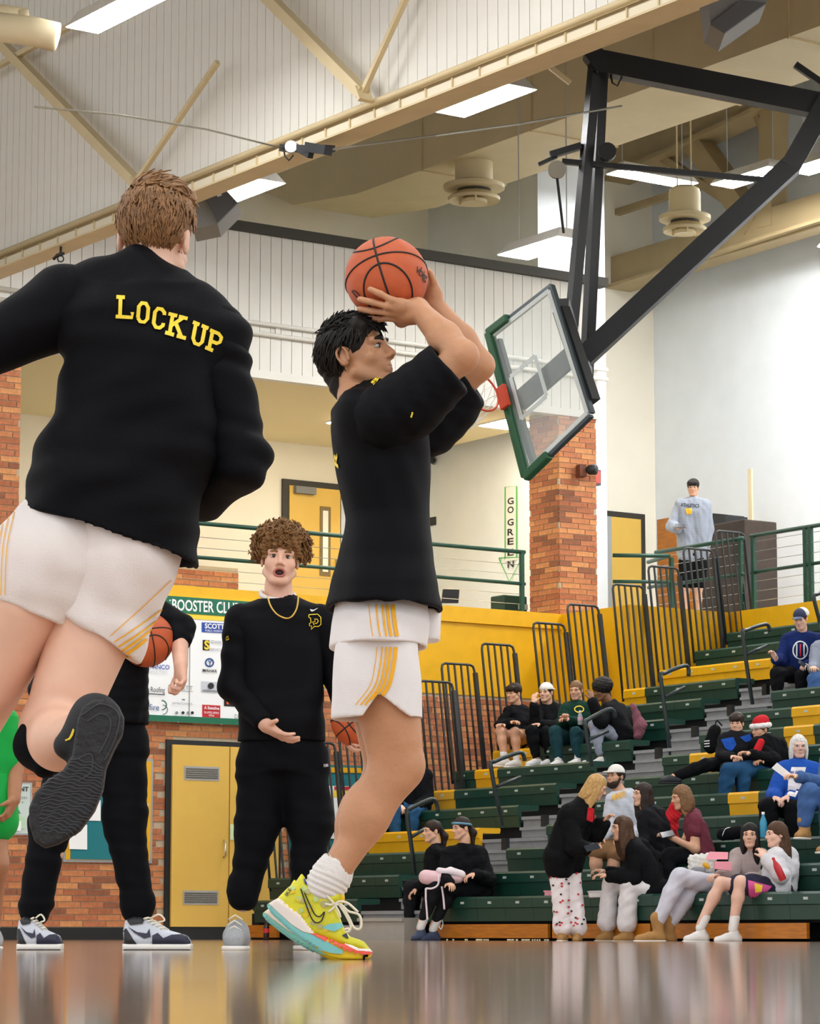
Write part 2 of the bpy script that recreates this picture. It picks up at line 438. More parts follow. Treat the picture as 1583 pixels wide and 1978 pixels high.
# floor: lacquered maple boards
m_floor = bpy.data.materials.new('court_floor'); m_floor.use_nodes = True
nt = m_floor.node_tree; N = nt.nodes; L = nt.links; b = N['Principled BSDF']
tc = N.new('ShaderNodeTexCoord'); mp = N.new('ShaderNodeMapping'); mp.inputs['Scale'].default_value = (17, .45, 1); L.new(tc.outputs['Object'], mp.inputs[0])
br = N.new('ShaderNodeTexBrick'); br.inputs['Scale'].default_value = 1; br.inputs['Mortar Size'].default_value = .006
br.inputs['Color1'].default_value = lin('C4A384'); br.inputs['Color2'].default_value = lin('B08C6C'); br.inputs['Mortar'].default_value = lin('84674C')
mpb = N.new('ShaderNodeMapping'); mpb.inputs['Scale'].default_value = (.45, 17, 1); mpb.inputs['Rotation'].default_value = (0, 0, 0); L.new(tc.outputs['Object'], mpb.inputs[0]); L.new(mpb.outputs[0], br.inputs[0])
nz = N.new('ShaderNodeTexNoise'); nz.inputs['Scale'].default_value = 3; nz.inputs['Detail'].default_value = 6; L.new(mp.outputs[0], nz.inputs[0])
mx = N.new('ShaderNodeMixRGB'); mx.blend_type = 'MULTIPLY'; mx.inputs[0].default_value = .35; L.new(br.outputs[0], mx.inputs[1]); L.new(nz.outputs[0], mx.inputs[2]); L.new(mx.outputs[0], b.inputs['Base Color'])
b.inputs['Roughness'].default_value = .4; b.inputs['Specular IOR Level'].default_value = .5; b.inputs['Coat Weight'].default_value = 1.0; b.inputs['Coat Roughness'].default_value = .075
n2 = N.new('ShaderNodeTexNoise'); n2.inputs['Scale'].default_value = .8; n2.inputs['Detail'].default_value = 3; mp2 = N.new('ShaderNodeMapping'); mp2.inputs['Scale'].default_value = (3, 3, 1); L.new(tc.outputs['Object'], mp2.inputs[0]); L.new(mp2.outputs[0], n2.inputs[0])
bp = N.new('ShaderNodeBump'); bp.inputs['Strength'].default_value = .004; bp.inputs['Distance'].default_value = .02; L.new(n2.outputs[0], bp.inputs['Height']); L.new(bp.outputs[0], b.inputs['Normal'])
tag(MB().box((-10, -8, -.1), (18.5+12, WY+5, 0)).build('floor', m_floor), 'glossy brown wooden basketball court floor', 'floor', kind='structure')

# bricks -----------------------------------------------------------
BT = [mat('brick_a', 'C07A4A', .75, .18, 25), mat('brick_b', 'CE8C55', .75, .18, 25), mat('brick_c', 'A8623C', .75, .18, 25), mat('brick_d', 'B66E45', .75, .2, 25), mat('brick_e', '8C5436', .75, .2, 25)]
m_mortar = mat('mortar', 'B9A88C', .9, .1, 40)
BW = [0, 0, 0, 1, 1, 3, 3, 3, 2, 2, 4]
_bm = {}
def brick_mesh(l, d, hgt, t):
    k = (round(l, 3), round(d, 3), t)
    if k not in _bm:
        me = MB().box((0, -d, 0), (l, 0, hgt)).mesh('brick'); me.materials.append(BT[t]); _bm[k] = me
    return _bm[k]
def brickwork(parent, org, U, n, u0, u1, z0, z1, solo, depth_=.012, pitch=.073, bl=.305, skip=None):
    'bricks on the face through org; U along it, n outward; solo(u,z) -> own object'
    rest = MB(); org = V3(org); U = V3(U); n = V3(n); rot = math.atan2(U[1], U[0]); z = z0; c = 0; r = random.Random(int(abs(org[0]*100+org[1])))
    flip = np.cross(U, UP).dot(n) < 0
    while z+pitch*.9 <= z1:
        u = u0-((c*.37) % 1)*bl; 
        while u < u1:
            a, e = max(u, u0), min(u+bl-.011, u1)
            if e-a > .04 and not (skip and skip((a+e)/2, z)):
                t = r.choice(BW); dd = depth_*(.8+.4*r.random())
                if solo((a+e)/2, z):
                    me = brick_mesh(e-a, dd if False else depth_, pitch-.011, t)
                    p = org+U*(e if flip else a)+UP*z; o = bpy.data.objects.new('brick', me); COL.objects.link(o); o.parent = parent
                    o.matrix_parent_inverse = Matrix.Translation(-parent.location); o.location = p; o.rotation_euler = (0, 0, rot+(math.pi if flip else 0))
                else:
                    rest.m = t; p0 = org+U*a+UP*z; p1 = org+U*e+n*dd+UP*(z+pitch-.011); rest.box(p0, p1)
            u += bl
        z += pitch; c += 1
    if rest.v:
        o = rest.build('bricks', BT, parent); o['kind'] = 'stuff'
    return parent
wb = tag(MB().box((10, WY, 0), (24.0, WY+.3, 3.1)).build('wall_back', m_mortar), 'brick end wall under the yellow parapet', 'wall', kind='structure')
DX0, DX1 = 18.0, 19.62
cnt = [0]
def solo(u, z):
    x = u+10
    if ((16.0 < x < 18.0 and z < 2.62) or (20.9 < x < 22.3 and 1.75 < z < 2.75)) and cnt[0] < 300: cnt[0] += 1; return True
    return False
brickwork(wb, (10, WY, 0), (1, 0, 0), (0, -1, 0), 5.4, 13.98, .15, 3.09, solo, skip=lambda u, z: DX0 < u+10 < DX1 and z < 2.38)
tag(MB().box((10, WY-.02, 0), (DX0, WY, .14)).box((DX1, WY-.02, 0), (23.9, WY, .14)).build('baseboard_back', m_blackb), 'black rubber baseboard along the brick wall', 'baseboard', kind='structure')
# yellow parapet, zigzag
def parapet(name, a, b, lab, cap=True):
    q = MB(); q.box(a, b); o = q.build(name, m_yel); return tag(o, lab, 'parapet', kind='structure')
PX1, PY2, PX3 = 23.95, 29.72, 25.6
w1 = parapet('wall_parapet_back', (10, WY-.015, 3.1), (PX1+.2, WY+.2, FZ), 'yellow parapet above the brick end wall')
MB().box((10, WY-.05, FZ-.19), (PX1, WY+.2, FZ+.012)).build('cap', m_yel, w1)
parapet('wall_parapet_side', (PX1, PY2, 2.6), (PX1+.2, WY, FZ+.01), 'yellow parapet side behind the black stair railing')
parapet('wall_parapet_corner', (PX1+.2, PY2, 2.6), (PX3+.2, PY2+.2, FZ+.01), 'yellow parapet return at the top row end')
parapet('wall_parapet_top', (PX3, 8, 3.0), (PX3+.2, PY2, FZ+.01), 'yellow parapet behind the top bleacher row')
# concourse
tag(MB().box((10, WY+.2, FZ-.2), (PX1+.2, YC, FZ-.01)).box((PX1+.2, PY2+.2, FZ-.2), (29.2, YC, FZ-.01)).box((PX3+.2, 8, FZ-.2), (29.2, PY2+.2, FZ-.01)).build('floor_concourse', m_ltgrey), 'grey concourse floor at the top of the bleachers', 'floor', kind='structure')
tag(MB().box((10, YC, FZ-.2), (29.5, YC+.2, 12.6)).build('wall_concourse', m_white2), 'cream wall at the back of the concourse', 'wall', kind='structure')
tag(MB().box((25.0, 33.0, FZ), (26.2, YC, 12.6)).build('wall_banner', m_white), 'pale grey wall carrying the vertical green banner', 'wall', kind='structure')
tag(MB().box((29.3, 6, FZ-.2), (29.5, YC, 12.6)).build('wall_right', m_white), 'large white wall above the bleachers', 'wall', kind='structure')
tag(MB().box((10, WY+.05, 7.0), (24.62, YC, 7.15)).build('ceiling_concourse', mat('concourse_ceiling', 'E9D9AE', .7)), 'cream ceiling over the concourse', 'ceiling', kind='structure')
# low brick wall on the concourse and brick columns
lw = tag(MB().box((17.5, 35.3, FZ), (21.5, 35.5, 5.08)).build('wall_low', m_mortar), 'low brick wall piece on the concourse', 'wall', kind='structure')
brickwork(lw, (17.5, 35.3, FZ), (1, 0, 0), (0, -1, 0), 2.6, 4.0, .0, .86, lambda u, z: u > 3.1)
def column(name, x0, x1, y0, y1, z0, z1, lab, solo):
    c = tag(MB().box((x0, y0, z0), (x1, y1, z1)).build(name, m_mortar), lab, 'column', kind='structure')
    brickwork(c, (x0, y0, 0), (1, 0, 0), (0, -1, 0), 0, x1-x0, z0, z1, solo, bl=.3)
    brickwork(c, (x0, y0, 0), (0, 1, 0), (-1, 0, 0), 0, y1-y0, z0, z1, solo, bl=.3)
column('wall_column_right', 23.97, 24.6, 31.22, 31.85, FZ+.01, 6.98, 'brick column beside the folded basketball hoop', lambda u, z: True)
column('wall_column_left', 15.35, 16.0, 31.22, 31.85, FZ+.01, 6.98, 'brick column at the left edge behind the runner', lambda u, z: u > .3)
# siding header over the concourse and the high fascia
def siding(name, org, U, n, length, z0, z1, lab, pw=.157):
    org = V3(org); U = V3(U); n = V3(n)
    c = tag(MB().box(org+UP*z0, org+U*length-n*.12+UP*z1).build(name, m_groove), lab, 'wall', kind='structure')
    me = None; k = int(length/pw); me = MB().box((.004, -.016, 0), (pw-.004, 0, z1-z0)).mesh('panel'); me.materials.append(m_siding)
    rot = math.atan2(U[1], U[0]); fl = np.cross(U, UP).dot(n) < 0
    for i in range(k):
        o = bpy.data.objects.new('panel', me); COL.objects.link(o); o.parent = c; o.matrix_parent_inverse = Matrix.Identity(4)
        o.location = org+U*pw*(i+(1 if fl else 0))+UP*z0; o.rotation_euler = (0, 0, rot+(math.pi if fl else 0))
    return c
hd = siding('wall_header', (15.2, WY, 0), (1, 0, 0), (0, -1, 0), 9.42, 7.0, 8.72, 'white ribbed siding header over the concourse')
for z in (7.45, 7.58): MB().tube([(15.4, WY-.06, z), (24.75, WY-.06, z)], .028).build('conduit', m_siding, hd, smooth=True)
for x in np.arange(15.6, 24.6, .785): MB().box((x-.02, WY-.04, 7.42), (x+.02, WY-.015, 7.62)).build('clip', m_siding, hd)
MB().box((15.2, WY-.1, 8.72), (24.75, WY+.1, 8.84)).build('drip_edge', mat('dark_edge', '3A382F', .7), hd)
MB().box((15.2, WY-.02, 6.9), (24.62, WY+.12, 7.0)).build('soffit_strip', m_siding, hd)
XS = 15.37
fs_ = siding('wall_fascia', (XS, 15.5, 0), (0, 1, 0), (-1, 0, 0), 15.6, 7.84, 12.6, 'tall cream ribbed siding fascia under the roof')
bmf = MB().box((XS-.16, 14, 7.6), (XS+.12, WY-.02, 7.62)).box((XS-.02, 14, 7.62), (XS+.02, WY-.02, 7.84)).build('beam', m_beam, fs_)
MB().tube([(XS-.1, 14, 7.80), (XS-.1, WY-.05, 7.80)], .035).build('pipe', m_beam, fs_, smooth=True)
MB().box((XS-.06, 14, 7.66), (XS-.03, WY-.03, 7.745)).build('light_strip', mat('strip_white', 'DDD2B8', .5), fs_)
for y in np.arange(16, 31, .42): MB().box((XS-.075, y, 7.655), (XS-.055, y+.018, 7.755)).build('strip_joint', m_beam, fs_)
# roof
tag(MB().box((-10, -8, 12.6), (29.5, YC+.3, 12.7)).build('ceiling', mat('roof_deck', '9A958A', .8)), 'grey roof deck high above the court', 'ceiling', kind='structure')
# ---------------------------------------------------------------- roof steel, ducts, lamps
m_duct = mat('duct_paint', 'CFC19C', .6, .04, 2)
def truss(name, X, parts, lab, m=m_beam):
    e = empty(name, (X, 28, 9), lab, 'truss')
    for nme, a, b_, w, h in parts: MB().bar(a, b_, w, h).build(nme, m, e)
    return e
Pf = lambda px, py: on_x(px, py, XS-.22)
truss('roof_truss', XS-.22, [('diagonal', Pf(-60, 20), Pf(262, 352), .11, .11), ('diagonal', Pf(500, -22), Pf(700, 180), .11, .11), ('diagonal', Pf(262, 352), Pf(420, 120), .05, .05), ('diagonal', Pf(700, 180), Pf(800, -40), .05, .05),
    ('chord', Pf(-40, 148), Pf(280, -30), .06, .06), ('gusset', Pf(262, 345), Pf(270, 375), .16, .04), ('gusset', Pf(697, 170), Pf(706, 195), .16, .04)], 'cream roof truss in front of the ribbed fascia')
Pt = lambda px, py, X=28.6: on_x(px, py, X)
truss('roof_truss', 28.6, [('bottom_chord', Pt(1090, 560), Pt(1660, 388), .28, .5), ('bottom_flange', Pt(1090, 590), Pt(1660, 412), .5, .05), ('top_chord', Pt(1000, 400), Pt(1520, 152), .3, .55), ('top_flange', Pt(1000, 440), Pt(1520, 195), .5, .06),
    ('diagonal', Pt(1320, 240), Pt(1462, 440), .32, .32), ('post', Pt(1495, 160), Pt(1490, 440), .3, .3), ('brace', Pt(1450, 190), Pt(1475, 255), .1, .1), ('brace', Pt(1230, 270), Pt(1480, 440), .12, .12), ('pipe', Pt(1100, 440), Pt(1440, 330), .1, .1)], 'brown steel roof truss over the large white wall', mat('truss_brown', 'A38F68', .55, .05, 3))
truss('purlin', 18.4, [('rail', (18.35, 12, 9.02), (18.35, 31.1, 9.02), .07, .07), ('rail', (18.9, 12, 9.5), (18.9, 31.1, 9.5), .09, .15)]+[('hanger', (18.35, y, 9.02), (18.35, y, 12.6), .025, .025) for y in (17, 21, 25, 29)]+[('brace', on_d(1062, 130, 31), on_d(1100, 160, 31), .05, .05)], 'cream purlin rail running beside the fascia')
du = empty('air_duct', (22.7, 20, 10), 'large cream rectangular air duct under the roof', 'duct')
MB().box((22.05, 8, 10.05), (23.4, 33.2, 11.3)).build('duct_run', m_duct, du)
MB().prism([(22.05, 33.2, 10.05), (22.05, 33.2, 11.3), (22.05, 35.6, 11.3), (22.05, 35.6, 10.6), (22.05, 34.8, 10.22)], (1.35, 0, 0)).build('duct_end', m_duct, du)
for y in np.arange(10, 33.2, 2.4): MB().box((22.03, y, 10.03), (23.42, y+.03, 11.32)).build('seam', m_beam, du)
def diffuser(name, c, r, lab):
    e = empty(name, c, lab, 'air vent'); c = V3(c)
    MB().lathe(c, [(r*.62, .32), (r*.62, .05), (r*1.0, 0), (r*1.0, -.05), (r*.9, -.06)], 32).build('collar', m_duct, e, auto=40)
    MB().lathe(c, [(r*.60, -.10), (r*.86, -.17), (r*.84, -.21), (r*.5, -.16)], 32).build('ring', m_duct, e, auto=40)
    MB().lathe(c, [(.02, -.1), (r*.42, -.2), (r*.40, -.24), (.02, -.22)], 32).build('cone', m_duct, e, auto=40)
    MB().lathe(c, [(r*.55, -.02), (r*.55, -.09), (.03, -.09)], 32).build('throat', mat('vent_dark', '4A463C', .8), e, auto=40)
    for a in range(3): MB().bar(c+V3((math.cos(a*2.1)*r*.5, math.sin(a*2.1)*r*.5, -.24)), c+V3((math.cos(a*2.1)*r*.5, math.sin(a*2.1)*r*.5, -.05)), .02).build('hanger', m_duct, e)
diffuser('ceiling_diffuser', on_z(915, 358, 9.75), .4, 'round cream air diffuser under the large duct')
diffuser('ceiling_diffuser', on_d(1322, 418, 38.5), .34, 'round white air diffuser before the brown truss')
dd_ = [o for o in bpy.data.objects if o.name.startswith('ceiling_diffuser')][-1]; pc_ = V3(wloc(dd_))
MB().lathe(pc_, [(.2, .3), (.2, .36), (.14, .4)], 20).build('stub_duct', m_duct, dd_, auto=40)
for q in (-.12, .12): MB().tube([pc_+V3((q, 0, .36)), (pc_[0]+q, pc_[1], 12.59)], .012, 5).build('rod', m_duct, dd_)
m_lamp = mat('lamp_lens', 'FFFFFF', emit=LAMP)
m_lampb = mat('lamp_body', 'C9C5BC', .4)
def lamp(c, along, l, w, lab, grp, top=12.58):
    e = empty('ceiling_light', c, lab, 'ceiling light', grp); c = V3(c); A = V3(along)*l/2; B = np.cross(UP, V3(along))*w/2
    q = MB(); P = [c-A-B, c+A-B, c+A+B, c-A+B]; q.prism(P, (0, 0, .012)); q.build('lens', m_lamp, e)
    q = MB(); s = .88; P0 = [c-A*1.02-B*1.06, c+A*1.02-B*1.06, c+A*1.02+B*1.06, c-A*1.02+B*1.06]; P1 = [c-A*s-B*.6, c+A*s-B*.6, c+A*s+B*.6, c-A*s+B*.6]
    q.add([p+UP*.008 for p in P0]+[p+UP*.15 for p in P1], [(4,5,6,7),(0,1,5,4),(1,2,6,5),(2,3,7,6),(3,0,4,7)]); q.build('housing', m_lampb, e)
    for k in (-.8, .8): MB().tube([c+A*k+UP*.14, c+A*k+UP*(top-c[2])], .008, 5).build('cable', m_steel, e)
G1 = 'high bay lamps'
lamp((13.2, 23.95, 8.62), (0, 1, 0), 1.3, .34, 'bright lamp at the top left before the ribbed fascia', G1)
lamp((19.22, 26.35, 9.3), (0, 1, 0), 1.35, .42, 'bright lamp beside the long duct above the ball', G1)
lamp((17.05, 28.0, 8.3), (0, 1, 0), 1.1, .46, 'bright lamp beside the grey loudspeaker near the header', G1)
lamp((21.55, 28.35, 8.3), (0, 1, 0), 1.2, .45, 'bright lamp hanging left of the hoop frame posts', G1)
lamp(on_z(1260, 346, 10.5), (1, 0, 0), 1.35, .34, 'bright lamp right of the hoop frame posts', G1)
lamp(on_z(1575, 318, 10.5)+V3((.1, -.25, 0)), (0, 1, 0), 1.5, .45, 'bright lamp at the right edge behind the diagonal frame tube', G1)
lamp(on_z(1490, 331, 10.5)+V3((.0, .45, 0)), (0, 1, 0), 1.2, .4, 'small bright lamp peeking out left of the diagonal tube', G1)
for x in (-4, 1.6, 7.2, 12.6):
    for y in (-4, 2, 8, 14, 20): lamp((x, y, 9.3), (0, 1, 0), 1.4, .42, 'unseen bright lamp added for light over the near court', 'added lamps out of view over the near court')  # unseen lamps, added out of view to light the room
for x in (19.2, 24.5, 27.4):
    for y in (4, 9, 14, 20) if x < 27 else (12, 16, 20, 24, 26.6, 28.9): lamp((x, y, 9.3), (0, 1, 0), 1.4, .42, 'unseen bright lamp added for light over the near bleachers', 'added lamps out of view over the near bleachers')  # unseen lamps added for light; the last row brightens the white wall
m_cl = mat('concourse_lamp', 'FFF3D8', emit=32)
for x, y, lb in ((19.5, 33.2, 'left'), (22.35, 33.6, 'middle'), (24.2, 32.6, 'right')):
    e = empty('recessed_light', (x, y, 6.98), 'flat square lamp in the concourse ceiling, %s of three' % lb, 'ceiling light', 'concourse lamps')
    MB().box((x-.3, y-.3, 6.975), (x+.3, y+.3, 6.998)).build('lens', m_cl, e)
    MB().box((x-.33, y-.33, 6.985), (x+.33, y+.33, 6.999)).build('frame', m_white, e)
# loudspeakers on the fascia beam
def pixbox(name, pts, d0, d1, m, par, lab=None, cat=None):
    q = MB(); A = [on_d(x, y, d0) for x, y in pts]; off = FH*(d1-d0)
    o = q.prism(A, off).build(name, m, par)
    if lab: tag(o, lab, cat)
    return o
m_spk = mat('speaker_grey', '7E7E7C', .7, .05, 60); m_spk2 = mat('speaker_face', '55575A', .8, .1, 200)
e = empty('loudspeaker', on_d(415, 400, 31), 'grey loudspeaker hung below the fascia beam behind the runner', 'speaker')
pixbox('cabinet', [(362, 388), (432, 362), (460, 392), (420, 432), (372, 442)], 31.0, 31.6, m_spk, e)
pixbox('grille', [(398, 384), (432, 364), (458, 392), (420, 430)], 30.95, 31.0, m_spk2, e)
MB().bar(on_d(420, 368, 30.93), on_d(424, 378, 30.93), .05).build('bracket', mat('white_plastic', 'E4E4E0', .5), e)
SPK = on_d(400, 375, 31.3); MB().bar(SPK, (SPK[0], SPK[1], 12.6), .04).build('hanger', m_spk, e)
e = empty('loudspeaker', on_d(1420, 20, 26), 'grey loudspeaker at the top right under the fascia', 'speaker')
pixbox('cabinet', [(1362, -30), (1372, 45), (1400, 62), (1480, 5), (1490, -30)], 26, 26.6, m_spk, e)
pixbox('grille', [(1372, 45), (1400, 62), (1480, 5), (1430, 0)], 25.95, 26, m_spk2, e)
# cable winch and cable
WJ = lambda x, y: on_x(x, y, XS-.26)
e = empty('cable_winch', WJ(590, 290), 'black cable winch clamped under the fascia beam', 'winch')
for a, b_, w in (((545, 286), (630, 290), .07), ((560, 278), (600, 300), .06), ((595, 284), (634, 291), .09)): MB().bar(WJ(*a), WJ(*b_), w).build('arm', m_black, e)
for x in (565, 610): p_ = WJ(x, 286); MB().bar(p_, p_+V3((.2, 0, .02)), .06).build('clamp', m_black, e)
MB().tube([WJ(548, 290), WJ(550, 302), WJ(558, 310), WJ(566, 300)], .008, 6).build('loop', m_black, e, smooth=True)
MB().lathe(WJ(572, 286)-V3((.06, 0, 0)), [(.02, -.03), (.06, -.03), (.06, .03), (.02, .03)], 14, axis=FH).build('pulley', m_steel, e)
m_cable = mat('cable', '8A8677', .5, metal=.4)
tag(MB().tube([on_d(66, 206, 25), on_d(230, 222, 25.2), on_d(400, 250, 26.2), WJ(548, 287)], .009, 5).build('steel_cable', m_cable), 'thin steel cable crossing the ribbed fascia', 'cable')
tag(MB().tube([WJ(630, 290), on_d(840, 262, 28), on_d(1000, 240, 30), on_d(1200, 205, 32)], .012, 5).build('steel_cable', m_cable), 'thin steel cable crossing the long duct', 'cable')
HP = on_x(117, 494, XS-.1); e = empty('eye_hook', HP, 'small dark eye hook under the fascia beam at left', 'hook')
MB().bar(HP, HP+UP*.12, .02).build('stem', m_black, e); MB().tube([on_x(104, 500, XS-.1), on_x(112, 492, XS-.1), on_x(122, 490, XS-.1)], .02, 6).build('arm', m_black, e); MB().tube([on_x(117+6*math.cos(a), 500+6*math.sin(a), XS-.1) for a in np.linspace(0, 6.28, 10)[:-1]], .008, 5, closed=True).build('ring', m_black, e)
e = empty('round_duct', on_d(40, 60, 27), 'cream round pipes in the top left corner', 'pipe')
MB().tube([on_d(-60, 45, 27), on_d(60, 60, 27), on_d(110, 72, 27)], .14, 14).build('pipe', m_duct, e, smooth=True); MB().tube([on_d(-60, 20, 27.3), on_d(50, 35, 27.3)], .1, 12).build('pipe', m_duct, e, smooth=True)
MB().tube([on_d(45, 20, 27), on_d(50, 75, 27)], .05, 10).build('pipe', m_duct, e, smooth=True)

# ---------------------------------------------------------------- folded basketball backstop
HD = 32.0
hp = empty('basketball_backstop', on_d(1140, 700, HD+.3), 'folded up ceiling basketball hoop with green padded glass board', 'basketball hoop')
m_frame = mat('frame_black', '17191B', .5, .1, 20)
def hb(name, a, b_, w, h=None, m=m_frame, d0=HD+.35, d1=None): return MB().bar(on_d(*a, d0), on_d(*b_, d1 or d0), w, h, up=UP).build(name, m, hp)
hb('top_tube', (1140, 118), (1600, 208), .22, .25, d1=HD+.2)
hb('mast_tube', (1150, 110), (1103, 630), .1, .12); hb('mast_tube', (1162, 120), (1132, 728), .1, .12, d0=HD+.5)
hb('diagonal_tube', (1128, 690), (1530, 318), .2, .22, d1=HD+.1); hb('diagonal_tube', (1524, 325), (1600, 190), .2, .22, d0=HD+.1)
hb('corner_plate', (1140, 100), (1165, 135), .26, .2)
hb('brace_tube', (1085, 312), (1478, 348), .06, .06)
hb('pulley_arm', (1062, 300), (1122, 282), .1, .07); hb('pulley_arm', (1040, 318), (1075, 302), .05, .04); hb('rear_tube', (1535, 125), (1600, 170), .07, .07)
MB().lathe(on_d(1172, 294, HD+.3), [(.02, -.05), (.1, -.05), (.1, .05), (.02, .05)], 18, axis=FH).build('pulley', m_frame, hp)
MB().lathe(on_d(1075, 328, HD+.3), [(.02, -.03), (.1, -.03), (.1, .03), (.02, .03)], 18, axis=FH).build('counterweight', mat('weight_grey', '8A8577', .7), hp)
MB().tube([on_d(1075, 340, HD+.3), on_d(1088, 450, HD+.3)], .016, 6).build('strap', m_frame, hp)
MB().tube([on_d(1178, 140, HD+.3), on_d(1182, 160, HD+.3), on_d(1192, 166, HD+.3), on_d(1200, 150, HD+.3), on_d(1202, 120, HD+.3)], .012, 6).build('cable_loop', m_frame, hp, smooth=True)
# glass board: corners TL(=bottom-left of the board) etc from the four pixel corners, at real depths
cA_, cB_, cC_, cD_ = on_d(945, 645, HD+.5), on_d(1060, 555, HD-.25), on_d(1137, 800, HD-.6), on_d(1015, 918, HD+.05)
bn = nrm(np.cross(cB_-cA_, cD_-cA_)); bn = bn if bn.dot(-FH) > 0 else -bn
def bq(u, v, o=0): return cA_*(1-u)*(1-v)+cB_*u*(1-v)+cC_*u*v+cD_*(1-u)*v+bn*o
m_glass = mat('board_glass', 'DDEBEA', .05, alpha=.22, spec=.6)
MB().prism([bq(0, 0), bq(1, 0), bq(1, 1), bq(0, 1)], -bn*.015).build('glass', m_glass, hp)
m_edge = mat('board_white', 'D5DEDC', .5)
fr = MB()
for a, b_ in (((.02, .02), (.98, .02)), ((.98, .02), (.98, .98)), ((.98, .98), (.02, .98)), ((.02, .98), (.02, .02))): fr.bar(bq(*a, -.01), bq(*b_, -.01), .05, .03, up=bn)
fr.build('board_rim', m_edge, hp)
fr = MB()
for a, b_ in (((0, -.01), (1.02, -.01)), ((1.02, -.01), (1.02, 1.0)), ((1.0, 1.01), (0, 1.01))): fr.bar(bq(*a, -.03), bq(*b_, -.03), .035, .06, up=bn)
fr.build('board_frame', mat('board_frame', '4A5357', .4, metal=.5), hp)
m_pad = mat('pad_green', '1A5230', .55)
for a, b_ in (((.0, -.012), (.0, 1.012)), ((-.02, -.008), (.33, -.008)), ((-.02, 1.008), (.36, 1.008))): MB().bar(bq(*a, -.005), bq(*b_, -.005), .1, .1, up=bn).build('pad', m_pad, hp, bevel=.02)
sq = MB()
for a, b_ in (((.14, .36), (.55, .36)), ((.55, .36), (.55, .66)), ((.55, .66), (.14, .66)), ((.14, .66), (.14, .36))): sq.bar(bq(*a, .006), bq(*b_, .006), .05, .006, up=bn)
sq.build('target_square', m_edge, hp)
MB().bar(bq(.06, .06, -.05), bq(.1, .95, -.05), .07, .06, up=bn).build('rear_bar', m_frame, hp)
MB().bar(bq(.12, .52, -.07), bq(.98, .52, -.07), .24, .05, up=bn).build('rear_plate', m_frame, hp)
MB().bar(bq(.98, .16, -.1), bq(1.0, .9, -.1), .16, .12, up=bn).build('rear_beam', m_frame, hp)
MB().bar(bq(.99, .1, -.16), on_d(1105, 640, HD+.35), .12, .1).build('rear_link', m_frame, hp); MB().bar(bq(1.0, .6, -.16), on_d(1135, 720, HD+.5), .1, .1).build('rear_link', m_frame, hp)
m_rim = mat('rim_orange', 'C8401C', .45)
rc = bq(.06, .47, .05); ud = nrm(cA_-cB_); la = nrm(cD_-cA_)
pl = MB(); pl.prism([rc+la*.13+ud*-.04, rc-la*.13+ud*-.04, rc-la*.13+ud*.1, rc+la*.13+ud*.1], bn*.05); pl.build('rim_plate', m_rim, hp, bevel=.01)
oc = rc+bn*.36; ring = [oc+bn*.2286*math.cos(a)+la*.2286*math.sin(a) for a in np.linspace(0, 2*math.pi, 33)[:-1]]
MB().tube(ring, .012, 8, closed=True).build('rim', m_rim, hp, smooth=True)
nm = MB(); dn = nrm(ud*.75-UP*.45)
for a in range(12):
    for sgn in (1, -1):
        p = []
        for k in range(7):
            t = k/6; an = 2*math.pi*(a+sgn*t*1.5)/12; R = .2286*(1-.45*t**.7)
            p.append(oc+bn*R*math.cos(an)+la*R*math.sin(an)+dn*.38*t)
        nm.tube(p, .004, 4)
nm.build('net', mat('net_white', 'E6E6E2', .8), hp)
# ---------------------------------------------------------------- bleachers
m_sg = mat('seat_green', '123B2F', .38, .06, 8); m_sy = mat('seat_yellow', 'E2A90C', .4, .04, 8); m_plate = mat('number_plate', 'B8C2BC', .5)
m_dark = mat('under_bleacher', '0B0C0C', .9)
YEL = {3: [(690, 905), (1367, 1388), (1447, 1462)], 4: [(1412, 1475)], 5: [(833, 871)], 6: [(903, 948), (1347, 1368)], 7: [(965, 1020), (1506, 1573)], 8: [(1504, 1562)], 10: [(1190, 1244)], 11: [(1262, 1500)]}
YL = {0: 29.5, 5: 29.85, 6: 30.15, 7: 30.05, 10: 29.5, 11: 29.45, 12: 29.4, 13: 29.4}
AY0, AY1, RY0 = 26.1, 27.35, 19.9
ORD = ['lowest', 'second', 'third', 'fourth', 'fifth', 'sixth', 'seventh', 'eighth', 'ninth', 'tenth', 'eleventh', 'twelfth', 'thirteenth', 'top']
def proj(p):
    x, y, z = p[0], p[1], p[2]-CH; r = x*cT-y*sT; f = x*sT+y*cT; zc = f*cA+z*sA; u = z*cA-f*sA
    return W/2+F*r/zc, H/2-F*u/zc
_sm = {}
def seat_mesh(l, yel):
    k = (round(l, 3), yel)
    if k not in _sm:
        prof = [(.02, 0), (.0, -.022), (.0, -.112), (.018, -.122), (.03, -.25), (.05, -.25), (.06, -.14), (.06, -.06), (.30, -.06), (.31, -.02), (.30, 0)]
        q = MB(); q.prism([(x, .0015, z) for x, z in prof], (0, l-.003, 0)); me = q.mesh('seat_module'); me.materials.append(m_sy if yel else m_sg); _sm[k] = me
    return _sm[k]
_pm = MB().box((0, -.03, -.012), (.003, .03, .012)).mesh('number_plate'); _pm.materials.append(m_plate)
def put(name, me, par, loc):
    o = bpy.data.objects.new(name, me); COL.objects.link(o); o.parent = par; o.location = Vector([float(c) for c in loc])-wloc(par); return o
